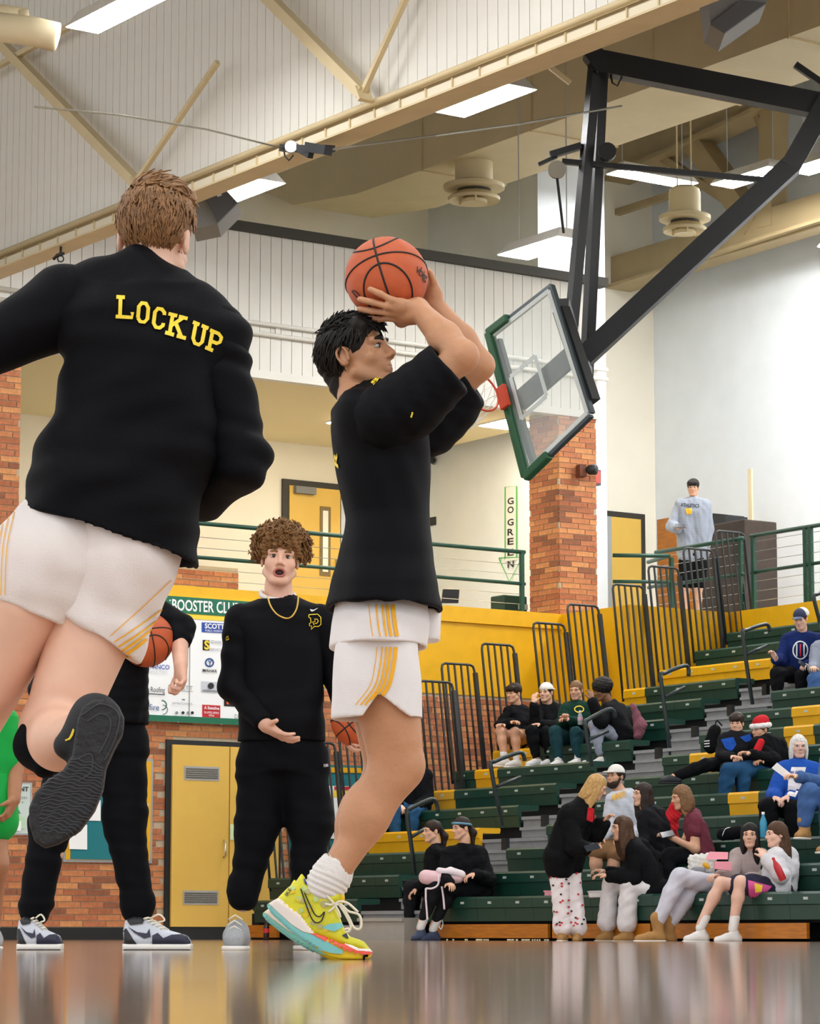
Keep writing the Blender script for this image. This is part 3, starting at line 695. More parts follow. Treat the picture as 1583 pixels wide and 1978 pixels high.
for i in range(14):
    x, z = XI(i), ZI(i); yl = YL.get(i, 30.05 if i < 5 else 29.8)
    r = empty('bleacher_row', (x, 24, z-.25 if i else 0), '%s row of the bleachers, green with yellow seat modules' % ORD[i] if i in YEL else '%s row of the bleachers, all dark green seats' % ORD[i], 'bleacher row', 'bleacher rows')
    for a, b_ in ((AY1, yl), (RY0, AY0), (14.5, 18.7)):
        n = max(1, round((b_-a)/.46)); l = (b_-a)/n
        for k in range(n):
            y = a+l*k; c = proj((x, y+l/2, z)); yel = any(p <= c[0] <= q for p, q in YEL.get(i, ()))
            s = put('seat_module', seat_mesh(l, yel), r, (x, y, z))
            put('number_plate', _pm, s, (x-.003, y+l/2, z-.062))
    dk = MB()
    for a, b_ in ((AY1, yl), (RY0, AY0), (14.5, 18.7)): dk.box((x+.115, a, z-.20), (min(x+RUN+.085, PX3-.01), b_, z-.145))
    dk.build('deck', m_grey, r)
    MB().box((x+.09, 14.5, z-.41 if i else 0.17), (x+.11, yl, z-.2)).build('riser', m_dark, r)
    for a, b_ in ((AY0+.02, AY1-.02), (18.72, RY0-.02)):
        MB().box((x+.04, a, z-.17), (min(x+RUN+.035, PX3-.01), b_, z-.133)).box((x+.07, a, max(z-.267, .02)), (x+.12, b_, z-.17)).build('aisle_deck', m_grey, r)
        MB().box((x-.21, a+.06, z-.30 if i else .2), (x+.07, b_-.3, z-.267 if i else .235)).box((x-.18, a+.06, z-.38 if i else .0), (x+.03, b_-.3, z-.3 if i else .2)).build('aisle_step', m_grey if i else m_ltgrey, r)
    if i: MB().box((x-.215, AY0+.45, z-.269), (x-.16, AY0+.53, z-.14)).build('step_bracket', m_black, r)
for y0, y1, lb in ((23.95, AY0-.1, 'left'), (22.35, 23.88, 'second'), (20.15, 22.28, 'third'), (29.0, 30.0, 'far left')):
    tag(MB().box((X0+.015, y0, .025), (X0+.05, y1, .165)).build('kick_board', m_wood), 'orange varnished kick board under the lowest row, %s board' % lb, 'board', 'kick boards')
tag(MB().box((X0+.3, 14, 0), (X0+.34, 30, .3)).build('void_shade', m_dark), 'black sheet standing for the shade of the void below the lowest bleacher row', 'panel')  # near-black colour stands for the shade inside the open gap
tag(MB().box((X0+.0, AY0-.75+.8, .0), (X0+.04, AY1+.35, .16)).build('step_block', m_ltgrey), 'pale grey block at the foot of the aisle', 'step')
tag(MB().box((X0, 18.6, 0), (X0+.05, 19.95, .17)).build('step_block', m_ltgrey), 'pale grey block at the right edge of the floor', 'step')
# side railing panels
m_rail = mat('railing_black', '1E2426', .45)
_bal = None
for i in range(1, 14):
    x, z = XI(i), ZI(i); y = YL.get(i, 30.0 if i < 8 else 29.7 if i < 10 else 29.4)+.02; lean = .24 if i < 10 else .2; z1 = z+1.36; z0 = z-.15
    e = empty('railing_panel', (x, y, z0), 'black barred railing panel beside the %s bleacher row' % (ORD[i] if i < 14 else 'parapet, at the very top'), 'railing', 'bleacher side railings')
    T = lambda u, zz: (x+u, y+lean*(zz-z0)/(z1-z0), zz)
    MB().tube([T(.02, z0), T(.02, z1-.07), T(.035, z1-.02), T(.08, z1), T(.46, z1), T(.505, z1-.02), T(.52, z1-.07), T(.52, z0)], .016, 8).build('frame', m_rail, e, smooth=True)
    MB().bar(T(.53, z0-.1), T(.53, z1-.1), .045, .05).build('post', m_rail, e)
    for k in range(4): MB().bar(T(.12+.1*k, z0), T(.12+.1*k, z1-.01), .02).build('baluster', m_rail, e)
    MB().bar(T(.02, z0+.02), T(.52, z0+.02), .03).build('bottom_rail', m_rail, e)
# aisle grab rails
RL = [([(802, 1690), (786, 1574), (790, 1563), (829, 1545), (839, 1546), (844, 1558), (845, 1568)], [(792, 1618), (822, 1600)], 'behind the two women in black'),
      ([(970, 1594), (948, 1484), (955, 1471), (1000, 1454), (1010, 1458), (1013, 1470)], [(960, 1519), (1005, 1501)], 'at the feet of the boy in shorts'),
      ([(1143, 1480), (1130, 1402), (1134, 1391), (1172, 1371), (1184, 1373), (1188, 1386)], [(1133, 1430), (1174, 1412)], 'beside the boy with grey trousers'),
      ([(1295, 1460), (1276, 1312), (1282, 1301), (1320, 1286), (1329, 1291), (1329, 1306)], [(1284, 1346), (1322, 1327)], 'right of the four boys'),
      ([(1453, 1364), (1434, 1228), (1440, 1218), (1475, 1206), (1484, 1210), (1486, 1220)], [(1441, 1264), (1481, 1247)], 'left of the man in the blue top'),
      ([(1600, 1260), (1572, 1160), (1578, 1148), (1612, 1134)], [(1580, 1200), (1600, 1190)], 'at the upper right edge')]
m_hr = mat('grab_rail', '1C2A2B', .3)
for a, b_, lb in RL:
    PA = [on_y(p[0], p[1], 26.7) for p in a]; e = empty('grab_rail', PA[0], 'dark hooked aisle grab rail %s' % lb, 'handrail', 'aisle grab rails')
    MB().tube(spline(PA, 3), .024, 8).build('rail', m_hr, e, smooth=True); MB().tube([on_y(p[0], p[1], 26.7) for p in b_], .02, 8).build('lower_bar', m_hr, e, smooth=True)
# ---------------------------------------------------------------- green concourse rails
def railing(name, pts, z1, z2, posts, lab, cables=True):
    e = empty(name, (*pts[0], FZ), lab, 'railing')
    MB().tube([(*p, z1) for p in pts], .028, 8).build('top_rail', m_dgreen, e, smooth=True)
    MB().tube([(*p, z2) for p in pts], .024, 8).build('mid_rail', m_dgreen, e, smooth=True)
    for p in posts: MB().bar((*p, FZ), (*p, z1), .05).build('post', m_dgreen, e)
    if cables:
        for z in np.arange(FZ+.12, z1-.06, .13): MB().tube([(*p, z) for p in pts], .004, 4).build('cable', m_steel, e)
    return e
railing('guard_rail', [(15.9, WY+.08), (23.45, WY+.08)], 5.03, 4.61, [(16.2, WY+.08), (23.4, WY+.08), (20.9, WY+.08)], 'green guard rail along the concourse behind the shooter')
railing('guard_rail', [(24.7, 31.0), (25.35, 30.62), (25.55, 31.3)], 5.05, 4.7, [(25.5, 30.75)], 'green guard rail right of the brick column', False)
railing('guard_rail', [(25.68, 31.3), (25.68, 29.5)], 5.19, 4.72, [(25.68, 29.55)], 'green guard rail in front of the podium')
railing('guard_rail', [(25.68, 29.35), (25.68, 12)], 5.2, 4.72, [(25.68, 29.3), (25.68, 28.3), (25.68, 28.2)], 'green guard rail above the top row at right')
# ---------------------------------------------------------------- flat things on walls
def on_plane(name, vs, fs, fn, m, parent, off=V3((0, -.004, 0))):
    me = bpy.data.meshes.new(name); me.from_pydata([tuple(fn(x, y)+off) for x, y in vs], [], fs); me.update(); return link(name, me, m, parent)
yb = lambda Y: (lambda x, y: on_y(x, y, Y))
def ptext(txt, box, fn, m, par, name='lettering', bold=0, off=V3((0, -.006, 0)), space=1.0, slope=0.055, shear=0):
    x0, y0, x1, y1 = box; vs, fs = text2d(txt, bold, space, shear); s = slope*(x1-x0)
    return on_plane(name, quad_map(vs, [(x0, y1), (x1, y1+s), (x1, y0+s), (x0, y0)]), fs, fn, m, par, off)
def prect(box, fn, m, par, name, off=V3((0, -.004, 0)), slope=.055):
    x0, y0, x1, y1 = box; s = slope*(x1-x0); return on_plane(name, [(x0, y1), (x1, y1+s), (x1, y0+s), (x0, y0)], [(0, 1, 2, 3)], fn, m, par, off)
def pcircle(c, r0, r1, fn, m, par, name, off=V3((0, -.005, 0)), a0=0, a1=2*math.pi, n=20):
    vs = [(c[0]+r*math.cos(a0+(a1-a0)*k/n), c[1]+r*math.sin(a0+(a1-a0)*k/n)) for r in (r0, r1) for k in range(n+1)]
    return on_plane(name, vs, [(k, k+1, n+2+k, n+1+k) for k in range(n)], fn, m, par, off)
m_pw = mat('print_white', 'F4F6F6', .5); m_pg = mat('sign_green', '0E6B4B', .5); m_py = mat('print_yellow', 'F0D23C', .5); m_pb = mat('print_blue', '2A4FA8', .5); m_pk = mat('print_black', '1B1D22', .5); m_pr = mat('print_red', 'C3242E', .5); m_pgr = mat('print_grey', '8B8F94', .5); m_po = mat('print_orange', 'D9542A', .5); m_pnb = mat('print_navy', '24508A', .5)
BY = WY-.09; fb = yb(BY)
sb = empty('sponsor_board', (18.2, BY, 2.6), 'white booster club sponsor board with green header on the brick wall', 'sign')
MB().box((16.75, BY, 2.575), (19.6, BY+.034, 4.09)).build('panel', m_pw, sb)
MB().box((16.75, BY-.012, 3.89), (19.6, BY, 4.09)).build('header', m_pg, sb); MB().box((16.75, BY-.006, 3.83), (19.6, BY, 3.89)).build('stripe', m_py, sb)
MB().box((16.75, BY-.012, 2.575), (19.6, BY, 2.65)).build('bottom_edge', m_pg, sb); MB().box((18.27, BY-.004, 2.65), (18.285, BY, 3.83)).build('divider', m_ltgrey, sb)
fo = V3((0, -.016, 0))
ptext('BOOSTER CLUB', (331, 1157, 462, 1179), fb, m_pw, sb, bold=.02, off=fo, space=1.0, slope=.06)
prect((389, 1202, 436, 1221), fb, m_pb, sb, 'logo_box'); ptext('SCOTT', (394, 1204, 432, 1214), fb, m_pw, sb, bold=.03, off=fo); ptext('PUBLIC HOSPITAL', (395, 1216, 431, 1220), fb, m_pw, sb, off=fo)
prect((391, 1236, 404, 1256), fb, m_pk, sb, 'logo_box'); ptext('S', (393, 1237, 403, 1255), fb, m_py, sb, bold=.04, off=fo); ptext('EDWARDS', (406, 1237, 432, 1243), fb, m_pgr, sb, off=fo); ptext('SERVICE', (404, 1252, 426, 1257), fb, m_pgr, sb, off=fo)
pcircle((404, 1280), 6, 9, fb, m_pnb, sb, 'logo_ring'); ptext('Y', (400, 1275, 408, 1287), fb, m_pnb, sb, bold=.03, off=fo); ptext('MAHAR', (390, 1292, 418, 1298), fb, m_pk, sb, bold=.02, off=fo)
prect((388, 1316, 425, 1336), fb, mat('print_pale', 'C9CED6', .5), sb, 'logo_box'); pcircle((406, 1325), 0, 6, fb, m_pk, sb, 'logo_disc', off=fo); prect((390, 1332, 423, 1335), fb, m_pgr, sb, 'logo_line', off=fo)
prect((390, 1361, 425, 1385), fb, m_pr, sb, 'logo_box'); ptext('A Stateline', (393, 1364, 422, 1370), fb, m_pw, sb, bold=.02, off=fo); ptext('SUPPLIERS', (393, 1374, 421, 1378), fb, m_pw, sb, off=fo); ptext('Ohio', (402, 1379, 412, 1384), fb, m_pw, sb, off=fo)
prect((432, 1338, 455, 1364), fb, m_pk, sb, 'logo_box'); ptext('M', (436, 1345, 452, 1361), fb, m_po, sb, bold=.05, off=fo)
ptext('BRYANCO', (274, 1282, 326, 1291), fb, m_pb, sb, off=fo, bold=.01); ptext('PROPERTIES', (271, 1294, 322, 1299), fb, mat('print_faint', 'D3D6D8', .5), sb, off=fo)
ptext('Hurdle Roofing', (262, 1325, 317, 1338), fb, m_pk, sb, off=fo); prect((275, 1339, 317, 1340.5), fb, m_pk, sb, 'logo_line', off=fo)
ptext('EVERETT', (324, 1323, 371, 1331), fb, m_pgr, sb, off=fo); prect((326, 1333, 371, 1334), fb, m_pgr, sb, 'logo_line', off=fo)
ptext('Goldfire', (258, 1358, 306, 1370), fb, m_pnb, sb, off=fo); pcircle((312, 1362), 8, 10, fb, m_pg, sb, 'logo_ring', a0=-1.6, a1=1.6); pcircle((314, 1371), 8, 10, fb, m_pgr, sb, 'logo_ring', a0=-1.6, a1=1.6)
ptext("JAMESTOWN'S", (331, 1356, 370, 1361), fb, m_pgr, sb, off=fo); ptext('90', (350, 1350, 356, 1353), fb, m_pk, sb, off=fo, bold=.03)
for x in (340, 352, 362, 370): pcircle((x, 1377), 0, 3, fb, m_pk if x in (352, 370) else m_pgr, sb, 'logo_dot', off=fo)
ptext('AC', (352, 1204, 360, 1212), fb, m_pb, sb, off=fo)
ptext('W', (427, 1262, 442, 1290), fb, m_pgr, sb, off=fo); ptext('Dr', (452, 1380, 462, 1388), fb, m_pgr, sb, off=fo)
for x, y in ((273, 1392), (343, 1395), (426, 1399), (327, 1160), (428, 1166)): pcircle((x, y), 0, 1.6, fb, m_chrome, sb, 'screw', off=fo)
# closet double door in the brick wall
m_door = mat('door_yellow', 'DDB350', .5, .03, 3)
d1 = tag(MB().box((DX0, WY-.04, 0), (DX1, WY-.015, 2.37)).build('door_1', m_black), 'yellow double closet door in a black frame in the brick wall', 'door', kind='structure')
for a, b_, hs in ((DX0+.07, 18.86, 1), (18.875, DX1-.05, 0)):
    dl_ = MB().box((a, WY-.07, .15), (b_, WY-.04, 2.31)).build('door_leaf', m_door, d1)
    if hs or True:
        for z in (.42, 1.9):
            if not hs: continue
            MB().box((a+.16, WY-.075, z-.01), (b_-.14, WY-.069, z+.16)).build('vent_frame', m_ltgrey, dl_); MB().box((a+.18, WY-.078, z+.01), (b_-.16, WY-.074, z+.14)).build('vent', mat('vent_grey', '8D8C86', .5, .2, 60), dl_)
            for k in range(5): MB().box((a+.18, WY-.082, z+.02+k*.025), (b_-.16, WY-.078, z+.03+k*.025)).build('vent_slat', m_groove, dl_)
    if hs: MB().tube([(18.79, WY-.075, .98), (18.79, WY-.11, 1.0), (18.79, WY-.11, 1.16), (18.79, WY-.075, 1.18)], .012, 8).build('handle', m_chrome, dl_, smooth=True)
    else: prect((444, 1592, 452, 1622), yb(WY-.075), mat('note_green', 'CFE3B0', .7), dl_, 'note')
MB().box((DX0, WY-.05, 0), (DX1, WY-.035, .14)).build('threshold', m_blackb, d1)
# notice boards
m_teal = mat('teal_felt', '14737A', .8, .08, 80)
nb = empty('notice_board', on_y(210, 1660, WY-.04), 'teal notice board with yellow border on the brick wall behind the player', 'notice board'); P0 = on_y(122, 1665, WY-.04); P1 = on_y(296, 1466, WY-.04)
MB().box((P0[0], WY-.04, P0[2]), (P1[0], WY-.012, P1[2])).build('frame', m_steel, nb); MB().box((P0[0]+.03, WY-.045, P0[2]+.03), (P1[0]-.03, WY-.04, P1[2]-.03)).build('border', m_py if False else m_sy, nb); MB().box((P0[0]+.09, WY-.05, P0[2]+.035), (P1[0]-.11, WY-.045, P1[2]-.08)).build('felt', m_teal, nb)
for bx in ((133, 1592, 168, 1640), (168, 1545, 194, 1585), (278, 1552, 286, 1570), (214, 1520, 250, 1560)): prect(bx, yb(WY-.055), m_pw, nb, 'paper', slope=.03)
po = empty('poster_case', on_y(20, 1610, WY-.04), 'pale green poster in a glazed case at the left edge', 'poster'); Q0 = on_y(-20, 1612, WY-.04); Q1 = on_y(62, 1512, WY-.04)
MB().box((Q0[0], WY-.045, Q0[2]), (Q1[0], WY-.012, Q1[2])).build('frame', m_steel, po); MB().box((Q0[0]+.02, WY-.05, Q0[2]+.02), (Q1[0]-.03, WY-.045, Q1[2]-.02)).build('sheet', mat('poster_sheet', 'C6D6CF', .5), po)
pf = yb(WY-.055); ptext('TREATMENT', (-18, 1516, 55, 1525), pf, m_pk, po, bold=.02); ptext('concussion', (-12, 1534, 52, 1540), pf, m_pgr, po); ptext('head injury', (-10, 1544, 46, 1549), pf, m_pgr, po); ptext('CALL', (18, 1564, 40, 1570), pf, m_pk, po, bold=.02)
prect((20, 1576, 48, 1600), pf, mat('poster_green', 'B9D8B4', .6), po, 'picture'); prect((22, 1585, 40, 1604), pf, m_pw, po, 'card', off=V3((0, -.008, 0)))
nb2 = empty('notice_board', on_y(700, 1600, WY-.04), 'teal notice board with white papers behind the stair railing', 'notice board'); P0 = on_y(560, 1692, WY-.04); P1 = on_y(706, 1480, WY-.04)
MB().box((P0[0], WY-.045, P0[2]), (P1[0], WY-.012, P1[2])).build('felt', m_teal, nb2); prect((630, 1482, 706, 1492), yb(WY-.052), m_sy, nb2, 'border', slope=.02)
prect((635, 1518, 690, 1585), yb(WY-.052), m_pw, nb2, 'paper', slope=.02); prect((645, 1519, 675, 1526), yb(WY-.056), m_pr, nb2, 'paper_band', slope=.02); prect((643, 1527, 676, 1540), yb(WY-.056), m_py, nb2, 'paper_band', slope=.02); prect((632, 1550, 660, 1620), yb(WY-.053), m_pw, nb2, 'paper', slope=.02)
tag(MB().box(on_y(4, 1646, WY)-V3((0, .04, 0)), on_y(14, 1656, WY)).build('wall_hook', m_black), 'small black bracket low on the brick wall', 'bracket')
# ---------------------------------------------------------------- concourse doors, banner, signs
def cdoor(name, x0, x1, z1, lab, lite=True, leaf2=True):
    d_ = tag(MB().box((x0, YC-.05, FZ), (x1, YC-.01, z1)).build(name, mat('frame_brown', '2E2A22', .5)), lab, 'door', kind='structure')
    mid = x0+(1.02 if leaf2 else 9)
    lf = MB().box((x0+.1, YC-.07, FZ), (min(mid-.06, x1-.1), YC-.05, z1-.09)).build('door_leaf', m_door, d_)
    if leaf2:
        MB().box((mid-.05, YC-.075, FZ), (mid+.05, YC-.05, z1-.09)).build('mullion', m_steel, d_); MB().box((mid+.05, YC-.07, FZ), (x1-.1, YC-.05, z1-.09)).build('door_leaf', m_door, d_)
    c = mid-.32 if leaf2 else x0+.28
    MB().box((c-.09, YC-.08, FZ+.9), (c+.09, YC-.068, z1-.35)).build('window_frame', mat('lite_frame', '7B6433', .5), lf); MB().box((c-.045, YC-.085, FZ+.96), (c+.045, YC-.079, z1-.41)).build('pane', mat('pane_white', 'EFEBDD', .2), lf)
    MB().box((x0+.16, YC-.15, z1-.2), (x0+.5, YC-.07, z1-.1)).build('closer', m_spk, lf); 
    if leaf2: MB().box((mid-.14, YC-.12, FZ+.75), (mid-.1, YC-.07, FZ+1.15)).build('push_bar', m_steel, lf)
    return d_
cdoor('door_2', 22.45, 24.55, 6.47, 'yellow double door with narrow window on the concourse')
cdoor('door_3', 27.3, 29.05, 6.48, 'yellow door beside the brick column on the concourse')
XB = 25.0; fx = lambda x, y: on_x(x, y, XB-.01)
bn_ = empty('banner', (XB, 33.6, 4.6), 'vertical banner with go green lettering and a down arrow', 'banner'); ox = V3((-.004, 0, 0))
def xpoly(name, pts, m, lw=None):
    if lw: vs, fs = stroke_polys(pts, lw)
    else: vs, fs = pts, [tuple(range(len(pts)))]
    return on_plane(name, vs, fs, fx, m, bn_, ox)
m_bg = mat('banner_green', '57B25C', .5)
xpoly('sheet', [(976, 1085), (998, 1081), (998, 938), (976, 941)], mat('banner_white', 'E1E6E0', .6))
for l in ([(976, 1078), (976, 941), (998, 939), (998, 1077)], [(964, 1078), (984, 1124), (1009, 1076), (964, 1078)]): on_plane('outline', *stroke_polys(l, 2.4), fx, m_bg, bn_, ox*2)
for ch, y in zip('GO GREEN', (962, 979, 0, 1003, 1022, 1040, 1061, 1084)):
    if ch == ' ': continue
    vs, fs = text2d(ch, .02); on_plane('letter', quad_map(vs, [(980.5, y+13), (992.5, y+11.6), (992.5, y-1.4), (980.5, y)]), fs, fx, m_pk, bn_, ox*2)
e = empty('security_camera', on_x(839, 890, XB-.08), 'small dark dome camera high on the concourse wall', 'camera'); MB().lathe(on_x(839, 890, XB-.03), [(.03, 0), (.05, .03), (.045, .08), (.02, .11)], 14, axis=(-1, 0, 0)).build('dome', m_black, e, smooth=True); MB().lathe(on_x(839, 890, XB), [(.06, 0), (.06, .03)], 14, axis=(-1, 0, 0)).build('mount', m_spk, e)
tag(MB().box(on_x(832, 1000, XB)-V3((.02, 0, 0)), on_x(842, 1014, XB)).build('wall_plate', m_pk), 'small dark plaque on the concourse wall beside the shooter', 'sign')
e = empty('exit_sign', (24.75, 31.9, 6.0), 'lit red exit sign beside the brick column', 'exit sign'); EX = on_y(1146, 936, 31.9); EX2 = on_y(1160, 908, 31.9)
MB().box((EX[0], 31.9, EX[2]), (EX2[0], 31.98, EX2[2])).build('housing', m_spk2, e); MB().box((EX[0]+.008, 31.893, EX[2]+.03), (EX2[0]-.02, 31.9, EX2[2]-.02)).build('lens', mat('exit_red', 'FF3A34', emit=1.6), e)
MB().bar((EX2[0]-.05, 31.94, EX2[2]-.02), (24.5, 31.8, EX2[2]-.02), .03).build('arm', m_black, e)
e = empty('wall_horn', on_y(1130, 910, 31.15), 'small black horn speaker mounted on the brick column', 'speaker')
MB().bar(on_y(1118, 912, 31.2), on_y(1126, 908, 31.08), .1, .16).build('bracket', mat('rust_brown', '6B3A24', .7), e); MB().lathe(on_y(1131, 908, 31.1), [(.03, 0), (.07, .05), (.075, .14), (.05, .16)], 14, axis=(.5, -.8, 0)).build('horn', m_black, e, smooth=True)
e = empty('folding_table', (24.5, 33.2, FZ), 'black folding chair seen above the parapet behind the shooter', 'chair')
CX = lambda x, y: on_y(x, y, 32.0)
MB().prism([CX(855, 1165), (CX(885, 1165)), CX(887, 1139), CX(858, 1138)], (0, .04, 0)).build('backrest', m_black, e); MB().bar(CX(856, 1172), CX(856, 1192), .03).bar(CX(884, 1172), CX(884, 1192), .03).build('legs', m_black, e); e.name = 'folding_chair'
e = empty('equipment_case', CX(990, 1175)*V3((1, 1, 0))+UP*FZ, 'dark green case on the concourse beside the banner', 'case'); MB().box(CX(972, 1177)*V3((1, 1, 0))+UP*(FZ-.01), CX(1018, 1152)+V3((0, .3, 0))).build('body', m_sg, e, bevel=.02); MB().box(CX(1000, 1177)-V3((0, .01, 0)), CX(1018, 1168)).build('label', m_ltgrey, e)
# podium with laptop, wood panel
e = empty('podium', on_x(1400, 1165, 27.0)*V3((1, 1, 0))+UP*FZ, 'dark brown podium cabinet with a black laptop slope on top', 'podium')
pa, pb_ = on_x(1437, 1005, 27.2), on_x(1352, 1000, 27.2)
MB().box((27.2, pa[1], FZ), (27.8, pb_[1], pa[2]+.02)).build('cabinet', mat('podium_brown', '37291F', .6, .2, 10), e, bevel=.02)
e2 = empty('laptop', (27.3, 32, 5.7), 'black laptop on the dark podium', 'laptop'); la_, lb_ = on_x(1372, 1004, 27.4), on_x(1408, 1000, 27.4); MB().prism([la_, lb_, on_x(1405, 994, 27.4), on_x(1372, 991, 27.4)], (.3, 0, 0)).build('lid', m_black, e2); MB().box((27.3, lb_[1]-.02, pa[2]+.02), (27.72, la_[1], la_[2]+.01)).build('base', m_black, e2)
pc, pd_ = on_x(1300, 1172, 27.6), on_x(1268, 1004, 27.6); tag(MB().box((27.6, pc[1]-.6, FZ), (27.66, pd_[1], pd_[2])).build('wood_panel', m_wood), 'orange wood panel behind the man with the phone', 'panel')
tag(MB().box(on_x(1448, 1020, 28.88), on_x(1453, 905, 28.88)-V3((.03, 0, 0))).build('wall_conduit', m_cream), 'thin cream conduit running down the white wall', 'conduit')
# ---------------------------------------------------------------- people toolkit
def skin(name, c): return mat('skin_'+name, c, .55, .05, 18, sub=.08)
SK = dict(fair=skin('fair', 'DDAE92'), light=skin('light', 'D3A183'), tan=skin('tan', 'C08A62'), brown=skin('brown', '7E5638'), pink=skin('pink', 'E0B5A0'))
m_eye = mat('eye_white', 'B7ACA4', .3); m_iris = mat('iris', '2C1E16', .2); m_lip = mat('lips', 'B26A60', .5); m_mouth = mat('mouth_dark', '35100F', .6)
HC = lambda n, c: mat('hair_'+n, c, .6, .3, 60, spec=.3)
HAIR = dict(black=HC('black', '17130F'), dark=HC('dark', '2A1D15'), brown=HC('brown', '4C3423'), sandy=HC('sandy', '7A5A3C'), blonde=HC('blonde', 'B9935C'), grey=HC('grey', 'D8D6D2'), curly=HC('curly', '7E5B35'))
def cloth(name, c, rough=.85, var=.06, sheen=.0, scale=12): return mat('cloth_'+name, c, rough, var, scale, bump=.25, bscale=350, sheen=sheen, spec=.12 if int(c[:2], 16) < 40 else .3)
def ball(mb, c, ax, ay, az, n=10, k=6):
    vs = []; c = V3(c)
    for i in range(k+1):
        t = math.pi*i/k
        for j in range(n):
            a = 2*math.pi*j/n; vs.append(c+V3(az)*math.cos(t)+(V3(ax)*math.cos(a)+V3(ay)*math.sin(a))*math.sin(t))
    fl = np.cross(ax, ay).dot(az) > 0
    fs = [((i*n+j), ((i+1)*n+j), ((i+1)*n+(j+1) % n), (i*n+(j+1) % n)) for i in range(k) for j in range(n)]
    mb.add(vs, fs if fl else [f[::-1] for f in fs]); return mb
class Head:
    def __init__(s, o, f, up=None, sc=1.0):
        s.o = V3(o); s.f = nrm(f); u = V3(UP if up is None else up); u = nrm(u-s.f*u.dot(s.f)); s.u = u; s.r = np.cross(s.f, s.u); s.M = np.array([s.r, s.f, s.u]); s.sc = sc
    def w(s, x, y, z): return s.o+(s.r*x+s.f*y+s.u*z)*s.sc
    def cap(s, a, b, ra, rb=None): return Cap(s.w(*a), s.w(*b), ra*s.sc, (ra if rb is None else rb)*s.sc)
    def ell(s, c, r, tilt=None): return Ell(s.w(*c), V3(r)*s.sc, s.M)
    def prims(s, ear=True, jaw=1.0, neck=None):
        P = [s.ell((0, -.014, .03), (.074, .094, .088)), s.ell((0, .026, -.03), (.06*jaw, .066, .085)), s.ell((0, .064, -.1), (.03, .026, .022))]
        for q in (1, -1):
            P += [s.cap((q*.052*jaw, -.0, -.055), (q*.022, .056, -.098), .022, .018), s.ell((q*.042, .05, -.024), (.024, .022, .022)), s.cap((q*.046, .068, .024), (q*.012, .083, .021), .011)]
            p = s.ell((q*.012, .094, -.031), (.009, .011, .008)); p.k = .006*s.sc; P.append(p)
            if ear:
                p = Ell(s.w(q*.077, -.02, -.004), V3((.008, .019, .031))*s.sc, s.M); p.k = .008; P.append(p)
        for p in (s.cap((0, .084, .014), (0, .106, -.024), .007, .0115), s.cap((-.02, .08, -.056), (.02, .08, -.056), .007), s.cap((-.018, .079, -.068), (.018, .079, -.068), .0075), s.ell((0, .086, -.055), (.012, .007, .006)), s.ell((0, .085, -.069), (.014, .007, .007))): p.k = .008*s.sc; P.append(p)
        P.append(s.cap((0, -.022, -.05), (0, -.034, -.13), .054, .056))
        if neck is not None: P.append(Cap(s.w(0, -.03, -.11), neck, .055*s.sc, .062*s.sc))
        return P
    def subs(s, mouth=0):
        S = [s.ell((q*.032, .092, .004), (.015, .013, .009)) for q in (1, -1)]
        for q in (1, -1): S.append(s.ell((q*.087, -.014, -.002), (.008, .011, .019))); S[-1].kk = 1; S.append(s.ell((q*.007, .104, -.037), (.004, .006, .004)))
        if mouth: S.append(s.ell((.0, .092, -.066), (.024, .022, .017*mouth)))
        for p in S: p.k = .002 if hasattr(p, 'kk') else .006*s.sc
        return S
def face_features(fig, hd, hair, mouth=0, brow=1.0, lids=True):
    for q in (1, -1):
        e = MB(); ball(e, hd.w(q*.031, .071, .004), hd.r*.0145*hd.sc, hd.f*.0135*hd.sc, hd.u*.0078*hd.sc, 12, 8); eo = e.build('eye', m_eye, fig, smooth=True)
        e = MB(); ball(e, hd.w(q*.030, .0815, .0045), hd.r*.0072*hd.sc, hd.f*.0042*hd.sc, hd.u*.0072*hd.sc, 10, 6); e.build('iris', m_iris, eo, smooth=True)
    e = MB()
    for q in (1, -1): e.tube([hd.w(q*.014, .0915, .0215), hd.w(q*.03, .09, .029), hd.w(q*.052, .072, .022)], [.0035*brow, .0045*brow, .002*brow], 6)
    e.build('eyebrows', hair, fig, smooth=True); e = MB()
    for q in (1, -1): e.tube([hd.w(q*.0165, .0815, .0065), hd.w(q*.024, .0845, .011), hd.w(q*.035, .083, .0105), hd.w(q*.0455, .072, .005)], [.0012, .0022, .0022, .001], 5)
    e.build('eyelashes', m_iris, fig, smooth=True)
    e = MB()
    if mouth:
        n = 14; e.tube([hd.w(.024*math.cos(a), .0815+.004*abs(math.sin(a)), -.066+.0165*mouth*math.sin(a)) for a in np.linspace(0, 2*math.pi, n+1)[:-1]], .0055, 6, closed=True); e.build('lips', m_lip, fig, smooth=True)
        e = MB(); ball(e, hd.w(0, .07, -.066), hd.r*.025, hd.f*.012, hd.u*.017*mouth, 12, 8); e.build('mouth', m_mouth, fig, smooth=True)
    else:
        ball(e, hd.w(0, .0835, -.0575), hd.r*.021*hd.sc, hd.f*.0108*hd.sc, hd.u*.0042*hd.sc, 12, 6); ball(e, hd.w(0, .0825, -.0665), hd.r*.018*hd.sc, hd.f*.0118*hd.sc, hd.u*.0052*hd.sc, 12, 6); e.build('lips', m_lip, fig, smooth=True)
